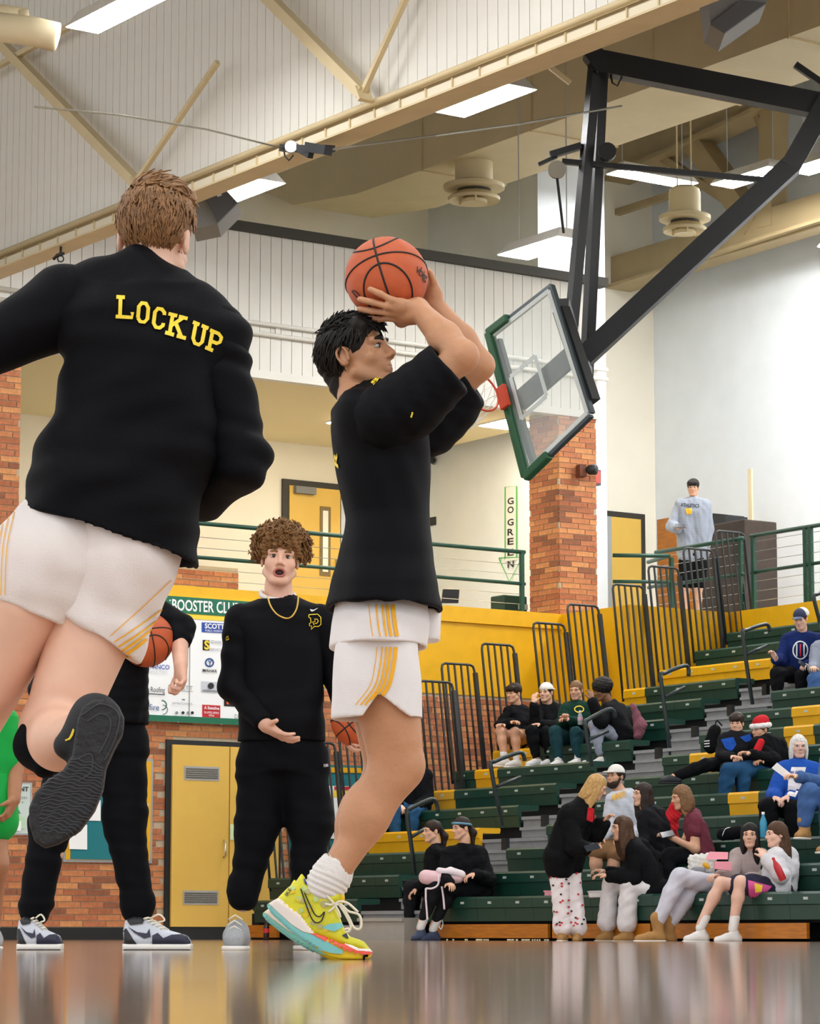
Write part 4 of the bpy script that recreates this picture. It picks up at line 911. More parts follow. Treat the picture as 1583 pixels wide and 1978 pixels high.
def hand_prims(wr, fdir, pn, thumb, curl=.4, spread=.12, s=1.0, tcurl=.3):
    'wrist point, finger direction, palm normal, thumb side; five bent fingers'
    w = V3(wr); f = nrm(fdir); n = V3(pn); n = nrm(n-f*n.dot(f)); t = np.cross(f, n); t = t if t.dot(V3(thumb)) > 0 else -t; P = []
    for off, ln, base, r in ((.030, .068, .088, .0088), (.0105, .076, .092, .0092), (-.010, .070, .088, .0088), (-.029, .055, .080, .0078)):
        b = w+(f*base+t*off)*s; p = Cap(w+(f*.01+t*off*.6)*s, b, .0165*s, .0115*s); p.k = .012*s; P.append(p)
        d = nrm(f+t*off/.03*spread); a = 0; q = b
        for k, fr in enumerate((.45, .32, .25)):
            a += curl*(.75+.35*k); dd = d*math.cos(a)+n*math.sin(a); e = q+dd*ln*fr*s; c = Cap(q, e, r*s*(1-.08*k), r*s*(.92-.08*k)); c.k = .005*s; P.append(c); q = e
    b = w+(f*.022+t*.026)*s; d = nrm(f*.75+t*.75+n*.35); e = b+d*.036*s; P.append(Cap(w+f*.01*s, b, .017*s, .016*s)); P.append(Cap(b, e, .0145*s, .0105*s)); d2 = nrm(d*(1-tcurl)+(f*.6-t*.1+n*.5)*tcurl); c = Cap(e, e+d2*.034*s, .0105*s, .0085*s); c.k = .006; P.append(c)
    P.append(Cap(w-f*.01*s, w+f*.04*s, .025*s, .026*s, (n, .72)))
    return P
def hair_mesh(hd, style, seed=0, vox=.006, amp=.006):
    s = hd.sc; P = [hd.ell((0, -.018, .04), (.083, .101, .091))]; S = [hd.ell((0, .105, -.045), (.074, .068, .098)), hd.ell((0, .13, .02), (.05, .06, .035))]
    for q in (1, -1): S.append(hd.ell((q*.088, .01, -.055), (.03, .06, .055)))
    if style in ('short', 'crop'): S += [hd.ell((0, -.02, -.17), (.12, .2, .13)), hd.ell((0, .085, -.06), (.12, .085, .09))]
    if style == 'fringe': P += [hd.cap((.05, .06, .075), (-.05, .075, .07), .03), hd.cap((.03, .085, .05), (-.04, .088, .052), .02), hd.ell((0, -.02, .07), (.088, .1, .075))]; S = [hd.ell((0, .115, -.06), (.07, .07, .08)), hd.ell((0, -.02, -.17), (.12, .2, .13))]
    if style == 'curly': P = [hd.ell((0, -.02, .05), (.095, .108, .088)), hd.cap((.045, .055, .085), (-.045, .055, .085), .038)]; S = [hd.ell((0, .125, -.045), (.066, .085, .1)), hd.ell((0, .02, -.18), (.15, .2, .12))]
    if style == 'afro': P = [hd.ell((0, -.025, .06), (.13, .135, .115))]; S = [hd.ell((0, .135, -.05), (.075, .08, .09)), hd.ell((0, .0, -.2), (.15, .2, .14))]
    if style in ('long', 'longback'):
        f = -.02 if style == 'longback' else .035
        for q in (1, -1): P += [hd.ell((q*.07, f-.03, -.1), (.03, .055, .19)), hd.ell((q*.05, f-.055, -.16), (.04, .05, .17))]
        P.append(hd.ell((0, -.085, -.12), (.078, .045, .2)))
    if style == 'bob':
        for q in (1, -1): P += [hd.ell((q*.074, -.015, -.05), (.026, .066, .115))]
        P.append(hd.ell((0, -.08, -.055), (.08, .05, .115)))
    if style == 'pony': P += [hd.cap((0, -.11, .0), (0, -.15, -.06), .035, .04), hd.cap((0, -.15, -.06), (0, -.13, -.2), .04, .02)]; S.append(hd.ell((0, .0, -.19), (.12, .1, .12)))
    if style in ('long', 'bob'): S = [hd.ell((0, .11, -.06), (.058, .075, .12)), hd.ell((0, .13, .02), (.05, .06, .035))]
    for p in S: p.k = .012
    V, Q = field(P, vox, .025*s, S)
    st = None
    if style in ('long', 'longback', 'bob', 'pony', 'fringe', 'short'): V, Q = displace(V, Q, amp*.45*s, 95, seed, (1, 1, .18)); return displace(V, Q, amp*.4*s, 40, seed+9)
    V, Q = displace(V, Q, amp*s, 70, seed); return displace(V, Q, amp*.5*s, 140, seed+9)
def tufts(hd, n, region, ln, r, seed, flow, lift=.3, base=(.083, .1, .09), cen=(0, -.018, .04)):
    'tapered locks lying on the skull; region(x,y,z unit dir) picks where, flow(d) gives growth direction (local)'
    rr = random.Random(seed); mb = MB(); k = 0; tries = 0
    while k < n and tries < n*40:
        tries += 1; d = nrm([rr.gauss(0, 1) for _ in range(3)])
        if not region(d): continue
        p = V3(cen)+d*V3(base); fl = V3(flow(d, rr)); nn = nrm(d/V3(base)); fl = nrm(fl-nn*fl.dot(nn)); L = ln*(.6+.7*rr.random()); pts = []; R = []
        for i in range(5):
            t = i/4; q = p+fl*L*t+nn*(L*lift*t*(1-.7*t)-.25*L*L*t*t/.1*.5+.002); q = q+V3([rr.gauss(0, .0012) for _ in range(3)]); pts.append(hd.w(*q)); R.append(r*(1-.85*t**1.5)+.0004)
        mb.tube(pts, R, 4, cap=False); k += 1
    return mb
def foot(fig, an, toe, m, sole, boot=False, s=1.0, name='shoe', vox=.008):
    an = V3(an); toe = V3(toe); d = toe-an; dn = nrm(d*V3((1, 1, 0))+1e-6) ; zs = toe[2]-.035*s
    heel = an-dn*.045*s; heel[2] = zs+.045*s; tp = toe.copy(); tp[2] = zs+.034*s; m2 = (heel+tp)/2; m2[2] += .012*s
    P = [Cap(heel, m2, .043*s, .042*s), Cap(m2, tp, .042*s, .034*s), Cap(an+UP*.05, heel+dn*.02, .062*s, .045*s) if boot else Cap(lerp(an, heel, .55)+dn*.012, heel+dn*.02, .044*s, .043*s)]
    V, Q = field(P, vox, .03, [Half((0, 0, zs+.018), (0, 0, -1))] if True else ())
    o = link(name, mesh_np(name, V, Q), m, fig)
    q = [Cap(heel+UP*(zs+.012-heel[2]), tp+UP*(zs+.012-tp[2])+dn*.006, .047*s, .041*s)]
    V, Q = field(q, vox*.8, .02, [Half((0, 0, zs+.02), (0, 0, 1)), Half((0, 0, zs), (0, 0, -1))]); link('sole', mesh_np('sole', V, Q), sole, o)
    return o
def lerp(a, b, t): return V3(a)*(1-t)+V3(b)*t
m_solew = mat('sole_white', 'E6E4DE', .6); m_soled = mat('sole_dark', '1B1B1D', .7)
def person(label, D, J, face=(0, 1, 0), up=None, skin_='fair', hair=('short', 'brown'), top=None, bottom=None, shoes=None, sc=1.0, hsc=1.0, hands=(.5, .5), group='people watching from the bleachers', vox=.013, mouth=0, base=None, hat=None, palm=None, build=1.0, features=True, hand_dir=None):
    D0 = D
    g = lambda k: on_d(J[k][0], J[k][1], D0+(J[k][2] if len(J[k]) > 2 else 0))
    X = {k: g(k) for k in J}
    b0 = X.get('base', (X['hl']+X['hr'])/2); e = empty('person', (b0[0], b0[1], min(p[2] for p in X.values())-.03), label, 'person', group)
    S_ = SK[skin_]; F_ = face[0]*RT-face[1]*FH+face[2]*UP; U_ = None if up is None else up[0]*RT-up[1]*FH+up[2]*UP
    hd = Head(X['head'], F_, U_, .95*hsc); nk = (X['sl']+X['sr'])/2+UP*.025
    if 'neck' in X: nk = X['neck']
    parts = [field(hd.prims(neck=nk, ear=hair[0] not in ('long', 'bob')), .0055, .02, hd.subs(mouth))]
    hip = (X['hl']+X['hr'])/2; ml = lerp(nk, X['sl'], .6); mr = lerp(nk, X['sr'], .6); dn = nrm(hip-nk)
    def body(inf):
        P = [Cap(X['sl'], X['sr'], .052*build+inf), Cap(ml+dn*.1, X['hl']-dn*.02, .098*build+inf, .1*build+inf), Cap(mr+dn*.1, X['hr']-dn*.02, .098*build+inf, .1*build+inf), Cap(nk+dn*.04, nk+dn*.12, .06+inf, .09*build+inf), Cap(nk+UP*.028, lerp(nk, X['sl'], .85)+UP*.012, .04+inf, .045+inf), Cap(nk+UP*.028, lerp(nk, X['sr'], .85)+UP*.012, .04+inf, .045+inf)]
        return P
    def arm(c, inf, to=1.0):
        return [Cap(X['s'+c], X['e'+c], .05*build+inf, .041*build+inf), Cap(X['e'+c], lerp(X['e'+c], X['w'+c], to), .040*build+inf, (.028+.012*(1-to))+inf)]
    def leg(c, inf, to=1.0, fl=0):
        return [Cap(X['h'+c], X['k'+c], .085*build+inf, .057*build+inf), Cap(X['k'+c], lerp(X['k'+c], X['a'+c], .35), .056*build+inf, .055*build+inf), Cap(lerp(X['k'+c], X['a'+c], .35), lerp(X['k'+c], X['a'+c], to), .055*build+inf, .038+inf+fl)]
    P = body(0)
    arms = [c for c in 'lr' if 'e'+c in X]; legs = [c for c in 'lr' if 'k'+c in X]
    for c in arms: P += arm(c, 0)
    for c in legs: P += leg(c, 0)
    parts.append(field(P, vox, .035))
    for i, c in enumerate(arms):
        if ('f'+c) in X: fd = X['f'+c]-X['w'+c]
        else: fd = X['w'+c]-X['e'+c]
        pn = palm[i] if palm else (0, 0, -1)
        pn = pn[0]*RT-pn[1]*FH+pn[2]*UP
        parts.append(field(hand_prims(X['w'+c], fd, pn, UP*.5-FH*.8, hands[i], s=.98*sc), .0055, .012))
    link('body', mesh_np('body', *join(parts)), S_, e)
    if hat is None or hair[0] in ('long', 'longback', 'bob', 'pony') or hair[0] == 'short': link('hair', mesh_np('hair', *hair_mesh(hd, hair[0], len(label))), HAIR[hair[1]], e)
    if features: face_features(e, hd, HAIR[hair[1]], mouth)
    inf = top.get('inf', .018); tp = [field(body(inf), vox, .05)]
    sl = top.get('sleeve', .93)
    for c in arms:
        if sl > .5: A = arm(c, inf, (sl-.5)*2); tp.append(field(A, vox, .03))
        else: A = [Cap(X['s'+c], lerp(X['s'+c], X['e'+c], max(sl*2, .15)), .052*build+inf, .05*build+inf)]; tp.append(field(A, vox, .03))
    if top.get('hood'): tp.append(field([Cap(ml+UP*.03, mr+UP*.03, .04, .04), Cap(lerp(ml, mr, .5)-F_*.07+UP*.03, lerp(ml, mr, .5)-F_*.09-UP*.05, .07, .06)], vox, .04))
    if top.get('coat'):
        P = [Cap(X['h'+c]-dn*.02, lerp(X['h'+c], X['k'+c], top['coat']), .115+inf, .09+inf) for c in legs]; tp.append(field(P, vox, .04))
    V, Q = join(tp); V, Q = smooth_net(V, Q, 2); V, Q = displace(V, Q, .009, 15, len(label)); V, Q = displace(V, Q, .003, 32, 3)
    so = link(top.get('name', 'shirt'), mesh_np('top', V, Q), top['m'], e)
    if bottom and legs:
        inf = bottom.get('inf', .016); to = bottom.get('to', .95); P = [Cap(X['hl'], X['hr'], .095*build+inf)]; parts = []
        for c in legs:
            if to >= .5: P += leg(c, inf, (to-.5)*2, bottom.get('flare', 0))
            else: P += [Cap(X['h'+c], lerp(X['h'+c], X['k'+c], to*2), .088*build+inf, .075*build+inf)]
        V, Q = field(P, vox, .03); V, Q = displace(V, Q, .007, 26, 5)
        link('trousers' if to > .5 else 'shorts', mesh_np('bottom', V, Q), bottom['m'], e)
    if shoes:
        for c in legs:
            t = X.get('t'+c); 
            if t is None: continue
            foot(e, X['a'+c], t, shoes['m'], shoes.get('sole', m_solew), shoes.get('boot', False), sc, shoes.get('name', 'shoe'))
            if shoes.get('sock'):
                a = X['a'+c]-UP*.03; k = lerp(a, X['k'+c], .24); V, Q = field([Cap(a, k, .044, .047)], .008, .02); link('sock', mesh_np('sock', V, Q), shoes['sock'], e)
    e['_h'] = 0; del e['_h']
    return e, hd, X, so
def cap_hat(e, hd, m, back=False, m2=None):
    S = [hd.ell((0, -.015, -.03), (.2, .2, .075)), hd.ell((0, -.012, .03), (.079, .098, .088))]; V, Q = field([hd.ell((0, -.015, .045), (.088, .106, .092))], .005, .02, S); h = link('cap', mesh_np('cap', V, Q), m, e)
    q = -1 if back else 1; V, Q = field([Ell(hd.w(0, q*.115-.01*(back), .045), V3((.066, .06, .012))*hd.sc, hd.M)], .005, .01, [hd.ell((0, -.015, .04), (.08, .098, .1))]); link('brim', mesh_np('brim', V, Q), m2 or m, h); return h
# ---------------------------------------------------------------- basketballs
m_ball = mat('ball_orange', 'C65A2C', .5, .06, 40, bump=.35, bscale=900); m_seam = mat('ball_seam', '17130F', .6)
def basketball(c, R, cdir, bdir, lab):
    c = V3(c); e = empty('basketball', c-UP*R, lab, 'ball', 'basketballs'); n0 = nrm(cdir); b = V3(bdir); b = nrm(b-n0*b.dot(n0)); n = np.cross(n0, b)
    mb = MB(); ball(mb, c, n0*R, b*R, n*R, 64, 40); mb.build('cover', m_ball, e, smooth=True)
    q = lambda la, ph: c+(n*math.sin(la)+(n0*math.cos(ph)+b*math.sin(ph))*math.cos(la))*R*.9985
    ph = np.linspace(0, 2*math.pi, 97)[:-1]; mb = MB(); mb.tube([q(0, p) for p in ph], .0032, 6, closed=True); mb.tube([c+(n*math.sin(p)+n0*math.cos(p))*R*.9985 for p in ph], .0032, 6, closed=True)
    for sg in (1, -1): mb.tube([q(sg*math.radians(38-24*math.cos(2*p)), p) for p in ph], .0032, 6, closed=True)
    mb.build('seams', m_seam, e, smooth=True); return e
m_blk = cloth('black', '07080D', .7, .1, .0); m_blk2 = cloth('black_fleece', '080A0F', .8, .1, .0); m_wht = cloth('white', 'E9E6E6', .7, .02, 0); m_ylp = mat('yellow_print', 'F2D531', .55); m_gold = mat('gold_stripe', 'F0AE12', .6); m_swht = mat('print_offwhite', 'DADCE0', .6)
C3 = lambda r, t, u: r*RT-t*FH+u*UP

# ---------------------------------------------------------------- shooter
DS = 8.54; J = lambda x, y, d=0: on_d(x, y, DS+d); pxm = DS/5847
sh = empty('person', on_z(690, 1852, 0), 'player in black shooting shirt and white shorts releasing a basketball', 'person', 'players warming up')
hd = Head(J(692, 689, .02), C3(.86, .33, .24), C3(-.12, 0, 1), .97)
parts = [field(hd.prims(neck=J(688, 790, .02)), .0028, .016, hd.subs())]
# near arm and hand
el, wr = J(893, 690, -.21), J(806, 596, -.065); el2, wr2 = J(925, 706, .13), J(836, 588, .09)
P = [Cap(J(790, 770, -.2), el, .05, .043), Cap(el, lerp(el, wr, .4), .043, .045), Cap(lerp(el, wr, .4), wr, .045, .029), Ell(J(897, 682, -.225), (.032, .03, .035)), Cap(wr, J(785, 606, -.075), .029, .03)]
for ch, r in (([(775, 588, -.105), (757, 580, -.115), (735, 568, -.118), (715, 559, -.112)], .0098), ([(772, 595, -.1), (748, 592, -.108), (720, 584, -.1), (695, 578, -.083)], .0098), ([(772, 603, -.085), (748, 604, -.09), (720, 601, -.07), (694, 597, -.045)], .0095), ([(776, 612, -.065), (756, 615, -.06), (732, 617, -.035), (709, 613, -.01)], .0088)):
    pts = [J(*c) for c in ch]; q = Cap(wr, pts[0], .022, .0165); q.k = .012; P.append(q)
    q = Cap(pts[0], pts[1], .0165, r*1.15); q.k = .01; P.append(q)
    for a, b_ in zip(pts[1:], pts[2:]): q = Cap(a, b_, r*1.05, r*.9); q.k = .004; P.append(q)
P += [Cap(J(795, 612, -.06), J(775, 620, -.03), .02, .017), Cap(J(775, 620, -.03), J(752, 612, .02), .014, .011)]
parts.append(field(P, .0036, .02))
P = [Cap(J(840, 790, .18), el2, .05, .042), Cap(el2, lerp(el2, wr2, .4), .043, .046), Cap(lerp(el2, wr2, .4), wr2, .046, .03), Ell(J(930, 706, .12), (.026, .026, .03))]+hand_prims(wr2, C3(-.35, -.2, .9), C3(-.8, .55, 0), C3(0, 1, .3), .28)
parts.append(field(P, .0045, .02))
# legs
def leg(dx, dy, d0):
    q = lambda x, y, d=0: J(x+dx, y+dy, d0+d)
    return [Cap(q(737, 1300), q(762, 1450), .092, .066), Cap(q(752, 1330, -.01), q(772, 1430, -.01), .075, .058), Cap(q(728, 1340), q(742, 1455), .06, .045), Ell(q(775, 1486), (.056, .054, .06)), Ell(q(795, 1478, -.005), (.03, .034, .036)), Cap(q(765, 1490), q(712, 1580), .056, .05), Cap(q(735, 1500), q(688, 1585), .04, .046), Ell(q(700, 1565, .01), (.052, .05, .075)), Cap(q(712, 1580), q(642, 1690), .05, .034), Cap(q(765, 1515, -.02), q(668, 1672, -.02), .03, .02), Cap(q(642, 1690), q(622, 1735), .036, .034)]
parts.append(field([Loft([(J(735, 1330), .1, .17), (J(745, 1180), .105, .17), (J(745, 1000), .1, .15), (J(738, 850), .11, .17), (J(715, 800), .08, .15)], RT, FH), Cap(J(738, 812, -.16), J(800, 765, -.19), .06, .05), Cap(J(770, 815, .17), J(845, 785, .17), .06, .05), Cap(J(700, 800), J(690, 765, .02), .07, .06)], .012, .04))
parts.append(field(leg(0, 0, -.1), .006, .035)); parts.append(field(leg(-9, 8, .12), .008, .035))
sk_sh = mat('skin_shooter', 'C08C67', .5, .07, 14, sub=.06, bump=.15, bscale=70)
link('body', mesh_np('body', *join(parts)), sk_sh, sh)
face_features(sh, hd, HAIR['black'], brow=1.5)
for q in (1, -1): MB().tube(spline([hd.w(q*.083, -.004, -.022), hd.w(q*.084, -.005, .008), hd.w(q*.0865, -.018, .024), hd.w(q*.087, -.034, .012), hd.w(q*.086, -.033, -.01), hd.w(q*.083, -.018, -.032)], 4), .0038, 6).build('ear_rim', sk_sh, sh, smooth=True)
# hair: swept dark hair with loose fringe
V, Q = field([hd.ell((0, -.022, .04), (.082, .098, .09)), hd.cap((0, -.09, .0), (0, -.075, -.085), .045, .03), hd.cap((.05, .04, .08), (-.05, .04, .08), .03)], .0035, .02, [hd.ell((0, .1, -.04), (.078, .062, .1)), hd.ell((0, .03, -.1), (.12, .065, .085)), hd.ell((.09, -.016, -.02), (.035, .03, .05)), hd.ell((-.09, -.016, -.02), (.035, .03, .05))])
V, Q = displace(V, Q, .004, 80, 2); parts = [(V, Q)]
ho = link('hair', mesh_np('hair', V, Q), HAIR['black'], sh)
tufts(hd, 900, lambda d: d[2] > -.75 and d[1] < .62+.5*d[2] and not (abs(d[0]) > .55 and d[1] > -.1 and d[2] < .1), .05, .0045, 4, lambda d, r: (r.gauss(0, .25), -.55+r.gauss(0, .25) if d[2] < .5 else .5+r.gauss(0, .3), -.8 if d[2] < .5 else .1), .22).build('locks', HAIR['black'], ho, smooth=True)
tufts(hd, 90, lambda d: d[1] > .4 and .45 < d[2] < .85, .055, .004, 5, lambda d, r: (r.gauss(.1, .35), 1, -.2+r.gauss(0, .3)), .55).build('fringe', HAIR['black'], ho, smooth=True)
# shirt
def sleeve(a, b_, cut, r0, r1, inner, vox=.006, extra=()):
    ax = nrm(V3(b_)-V3(a)); c = lerp(a, b_, cut)
    return field([Cap(a, b_, r0, r1)]+list(extra), vox, .03, [Half(c, ax), Cap(c-ax*.05, c+ax*.1, inner)])
tor = Loft([(J(742, 1182), .168, .265), (J(744, 1140), .155, .25), (J(746, 1080), .14, .205), (J(748, 1000), .124, .175), (J(739, 900), .133, .19), (J(735, 840), .14, .205), (J(722, 800), .125, .2), (J(708, 776), .085, .14), (J(704, 758), .062, .08)], RT, FH, 2.2)
s0, s1 = J(738, 812, -.16), J(893, 687, -.21); f0, f1 = J(770, 815, .18), J(930, 708, .13)
V, Q = field([tor, Cap(J(705, 800, -.13), J(752, 800, -.17), .07, .08)], .007, .05, [Loft([(J(742, 1186), .156, .253), (J(742, 1160), .15, .245)], RT, FH), Half(J(742, 1180), -.045*RT-UP), hd.cap((0, -.03, -.1), (0, -.04, -.2), .066, .072)])
N_ = vnormals(V, Q); u_ = (V-J(740, 1000))@RT; v_ = V[:, 2]; w_ = (V-J(740, 1000))@FH
fold = np.sin((v_*7+u_*26+2*np.sin(v_*5)+w_*9))*.5+np.sin(u_*70+v_*12+np.sin(v_*9)*2)*.35
V = V+N_*(fold*.0065)[:, None]; parts = [(V, Q)]
for a, b_, ex in ((s0, s1, [Cap(J(800, 790, -.18), J(862, 720, -.2), .08, .072), Cap(J(760, 850, -.12), J(835, 770, -.17), .05, .05)]), (f0, f1, [Cap(J(835, 830, .18), J(885, 770, .16), .075, .075), Cap(J(820, 850, .14), J(880, 790, .15), .06, .06)])):
    A = sleeve(a, b_, .82, .095, .078, .053, extra=ex); A = displace(*A, .005, 17, 4); parts.append(displace(*A, .0014, 60, 7))
so = link('shirt', mesh_np('shirt', *join(parts)), m_blk, sh)
# shorts: jersey layer, two legs with side notch
pts = [field([Loft([(J(731, 1254), .139, .245), (J(733, 1205), .14, .238), (J(736, 1150), .13, .19)], RT, FH)], .007, .02, [Loft([(J(731, 1258), .124, .228), (J(733, 1244), .124, .226)], RT, FH)])]
notch = Poly([(0, 0), (.055, .074), (.165, -.005), (.165, -.06), (0, -.06)], J(695, 1398, -.1), RT, UP, .16, .003)
for d0, nt_ in ((-.1, [notch]), (.1, [])):
    lf = Loft([(J(729, 1390, d0), .129, .115), (J(727, 1320, d0), .126, .118), (J(729, 1245, d0*.95), .117, .116), (J(732, 1205, d0*.7), .11, .11)], RT, FH, 2.3)
    V, Q = field([lf], .006, .02, [Loft([(J(729, 1396, d0), .121, .107), (J(727, 1300, d0), .115, .1)], RT, FH, 2.3)]+nt_, .004); pts.append((V, Q))
    if d0 > 0: pts.append(field([Loft([(J(828, 1238, .12), .03, .07), (J(826, 1180, .12), .04, .08)], RT, FH)], .007, .02))
V, Q = join(pts); N_ = vnormals(V, Q); u_ = (V-J(740, 1300))@RT; v_ = V[:, 2]; V = V+N_*((np.sin(u_*38+v_*9+np.sin(v_*14)*1.4)*.5+np.sin(v_*33+u_*12)*.3)*.004)[:, None]
sho = link('shorts', mesh_np('shorts', V, Q), m_wht, sh)
bv = bvh_of([sho])
for k, (w, x0, x1, x2) in enumerate(((1.6, 712, 728, 690), (2.8, 726, 738, 700), (4, 738, 746, 709), (5.5, 747, 754, 718), (7.5, 758, 764, 730))):
    decal('stripe', *stroke_polys(spline([(x0, 1168), (x0+4, 1205), (x0+8, 1229)], 4), w), bv, m_gold, sho, maxlen=5); decal('stripe', *stroke_polys(spline([(x1, 1250), (x1-4, 1285), (x1-14, 1325), (x2-4 if k < 3 else x2, 1362 if k < 3 else 1352)], 4), w), bv, m_gold, sho, maxlen=5)
bv = bvh_of([so])
for tx, q in (('BS', [(722, 745), (742, 723), (735, 719), (716, 740)]), ('R', [(655, 905), (652, 875), (646, 868), (647, 898)])):
    vs, fs = text2d(tx, .03); decal('lettering', quad_map(vs, q), fs, bv, m_ylp, so, .004, 3)
decal('logo', *stroke_polys([(793, 806), (795, 800), (796, 796)], 3), bv, m_ylp, so, .004, 3)
# sock and shoe
V, Q = field([Cap(J(650, 1672, -.1), J(622, 1722, -.1), .047, .052), Cap(J(640, 1694, -.1), J(634, 1703, -.1), .055, .055)], .0045, .02, [Cap(J(662, 1650, -.1), J(652, 1668, -.1), .041)])
ax = nrm(J(650, 1672, -.1)-J(622, 1722, -.1)); t_ = (V-J(622, 1722, -.1))@ax; an_ = np.arctan2((V-J(630, 1700, -.1))@FH, (V-J(630, 1700, -.1))@RT); N_ = vnormals(V, Q); V = V+N_*(np.where(t_ > .055, np.sin(an_*60)*.0012, np.sin(t_*420+np.sin(an_*2)*1.5)*.0022))[:, None]
link('sock', mesh_np('sock', V, Q), cloth('sock', 'E4E0DC', .9, .04), sh); V, Q = field([Cap(J(640, 1683, .12), J(612, 1730, .12), .047, .05)], .008, .02); link('sock', mesh_np('sock', V, Q), MATS['cloth_sock'], sh)
zp = lambda L_: [(480+x/5.654, 1640+y/5.654) for x, y in L_]
m_up = mat('shoe_yellow', 'DEDB2E', .5, .16, 14); m_teal2 = mat('shoe_teal', '7FCBCB', .5); m_red = mat('shoe_red', 'EE5A4C', .5); m_shw = mat('shoe_cream', 'EFE6DE', .5); m_shy = mat('shoe_sole_yellow', 'F3D41F', .5); m_blue = mat('shoe_blue', '2238B8', .6); m_lace = mat('lace_cream', 'E8E2CC', .8)
UPR = [(580, 265), (612, 310), (648, 388), (760, 425), (880, 466), (960, 452), (1012, 495), (985, 565), (935, 600), (1000, 760), (1040, 860), (1100, 955), (1210, 990), (1265, 1015), (1310, 1075), (1345, 1112), (1320, 1135), (1000, 1050), (760, 960), (600, 870), (330, 590), (318, 535), (420, 430), (520, 350)]
SOL = [(222, 595), (318, 540), (360, 560), (560, 705), (740, 935), (1000, 1035), (1345, 1112), (1350, 1145), (1325, 1192), (1250, 1207), (1000, 1203), (890, 1178), (560, 965), (450, 885), (250, 695), (213, 622)]
def shoe(dd, rot, det):
    T0 = np.array(zp([(1250, 1207)])[0]); c_, s_ = math.cos(rot), math.sin(rot)
    def mp_(L_): return [tuple(T0+np.array((c_*(x-T0[0])-s_*(y-T0[1]), s_*(x-T0[0])+c_*(y-T0[1])))) for x, y in zp(L_)]
    o = J(620, 1760, dd)
    def pl(L_): return [((J(x, y, dd)-o)@RT, (J(x, y, dd)-o)@UP) for x, y in mp_(L_)]
    hwf = lambda u, v: .040+.008*np.cos((u-.03)*14)-.012*np.clip((v-.03)/.07, 0, 1)
    hws = lambda u, v: .046+.007*np.cos((u-.03)*14)
    V, Q = field([Poly(pl(UPR), o, RT, UP, .05, .022, hwf)], .0042, .01); up_ = link('shoe', mesh_np('shoe', V, Q), m_up, sh)
    V, Q = field([Poly(pl(SOL), o, RT, UP, .056, .008, hws)], .0042, .01); so_ = link('sole', mesh_np('sole', V, Q), m_shy, up_)
    bv = bvh_of([so_]); bu = bvh_of([up_])
    def dc(n, L_, m, par=so_, b=bv, off=.003): q = mp_(L_); decal(n, *tri2d([q]), b, m, par, off, 6)
    dc('midsole', [(225, 597), (318, 543), (356, 560), (560, 705), (736, 930), (600, 905), (470, 825), (300, 672)], m_shw); dc('midsole_edge', [(213, 610), (222, 600), (300, 675), (470, 830), (600, 912), (650, 918), (740, 948), (830, 1000), (1030, 1110), (1020, 1147), (900, 1135), (740, 1085), (600, 992), (450, 880), (255, 698), (213, 628)], m_teal2, off=.0045)
    dc('flame', [(660, 918), (740, 937), (900, 978), (1050, 1052), (1180, 1108), (1335, 1128), (1335, 1147), (1240, 1155), (1195, 1130), (1165, 1148), (1135, 1110), (1100, 1132), (1075, 1090), (1040, 1118), (1020, 1060), (985, 1085), (970, 1040), (935, 1062), (920, 1010), (880, 1035), (870, 985), (830, 1015), (800, 990), (740, 960)], m_red, off=.006)
    dc('toe_patch', [(1250, 1156), (1305, 1150), (1290, 1200), (1240, 1205)], m_blk, off=.006); dc('midsole_rim', [(1040, 1036), (1200, 1095), (1345, 1112), (1343, 1126), (1190, 1112), (1040, 1050)], m_shw, off=.0065)
    if det:
        dc('collar', [(585, 268), (612, 300), (650, 382), (760, 415), (880, 458), (870, 480), (740, 440), (635, 400), (612, 380), (598, 330)], m_blue, up_, bu)
        dc('wing', [(800, 860), (870, 820), (1005, 805), (1030, 850), (940, 900), (870, 885)], m_teal2, up_, bu); dc('toe_vent', [(1015, 945), (1060, 920), (1090, 975), (1080, 985)], mat('vent_slate', '3C4450', .7), up_, bu)
        q = mp_([(570, 435), (585, 480), (640, 640), (690, 760), (735, 805), (790, 790), (815, 740), (828, 685), (800, 720), (765, 740), (720, 710), (670, 610), (610, 480)]); decal('swoosh', *stroke_polys(spline(q, 3), 2.6), bu, m_pk, up_, .004, 4)
        rr = random.Random(3)
        for k in range(26):
            x, y = rr.uniform(470, 900), rr.uniform(400, 900)
            if x < 350+(y-400)*.75: continue
            dc('camo_patch', [(x+rr.uniform(22, 42)*math.cos(a), y+rr.uniform(18, 38)*math.sin(a)) for a in np.linspace(0, 6.28, 7)[:-1]], [mat('camo_green', 'BBD08A', .5), mat('camo_gold', 'E5C62A', .5), mat('camo_grey', 'B5B277', .5)][k % 3], up_, bu, .0025)
        ptx, fsx = text2d('IKE', .02); decal('lettering', quad_map(ptx, mp_([(425, 520), (470, 445), (445, 425), (395, 500)])), fsx, bu, m_pk, up_, .004, 3)
        for L_ in ([(850, 510), (900, 560), (940, 600), (985, 575), (1080, 590), (1195, 690)], [(935, 610), (1010, 610), (1090, 680), (1200, 715), (1230, 800), (1215, 870), (1150, 860), (1100, 760), (1030, 640), (985, 600)], [(935, 600), (985, 690), (1000, 750)], [(830, 600), (900, 610), (940, 590)], [(870, 690), (930, 640), (945, 610)], [(1100, 900), (1115, 840), (1060, 720), (990, 610)], [(1045, 880), (1090, 870), (1095, 900), (1060, 910)]):
            MB().tube(spline([J(x, y, dd-.052) for x, y in mp_(L_)], 5), .0034, 6).build('lace', m_lace, up_, smooth=True)
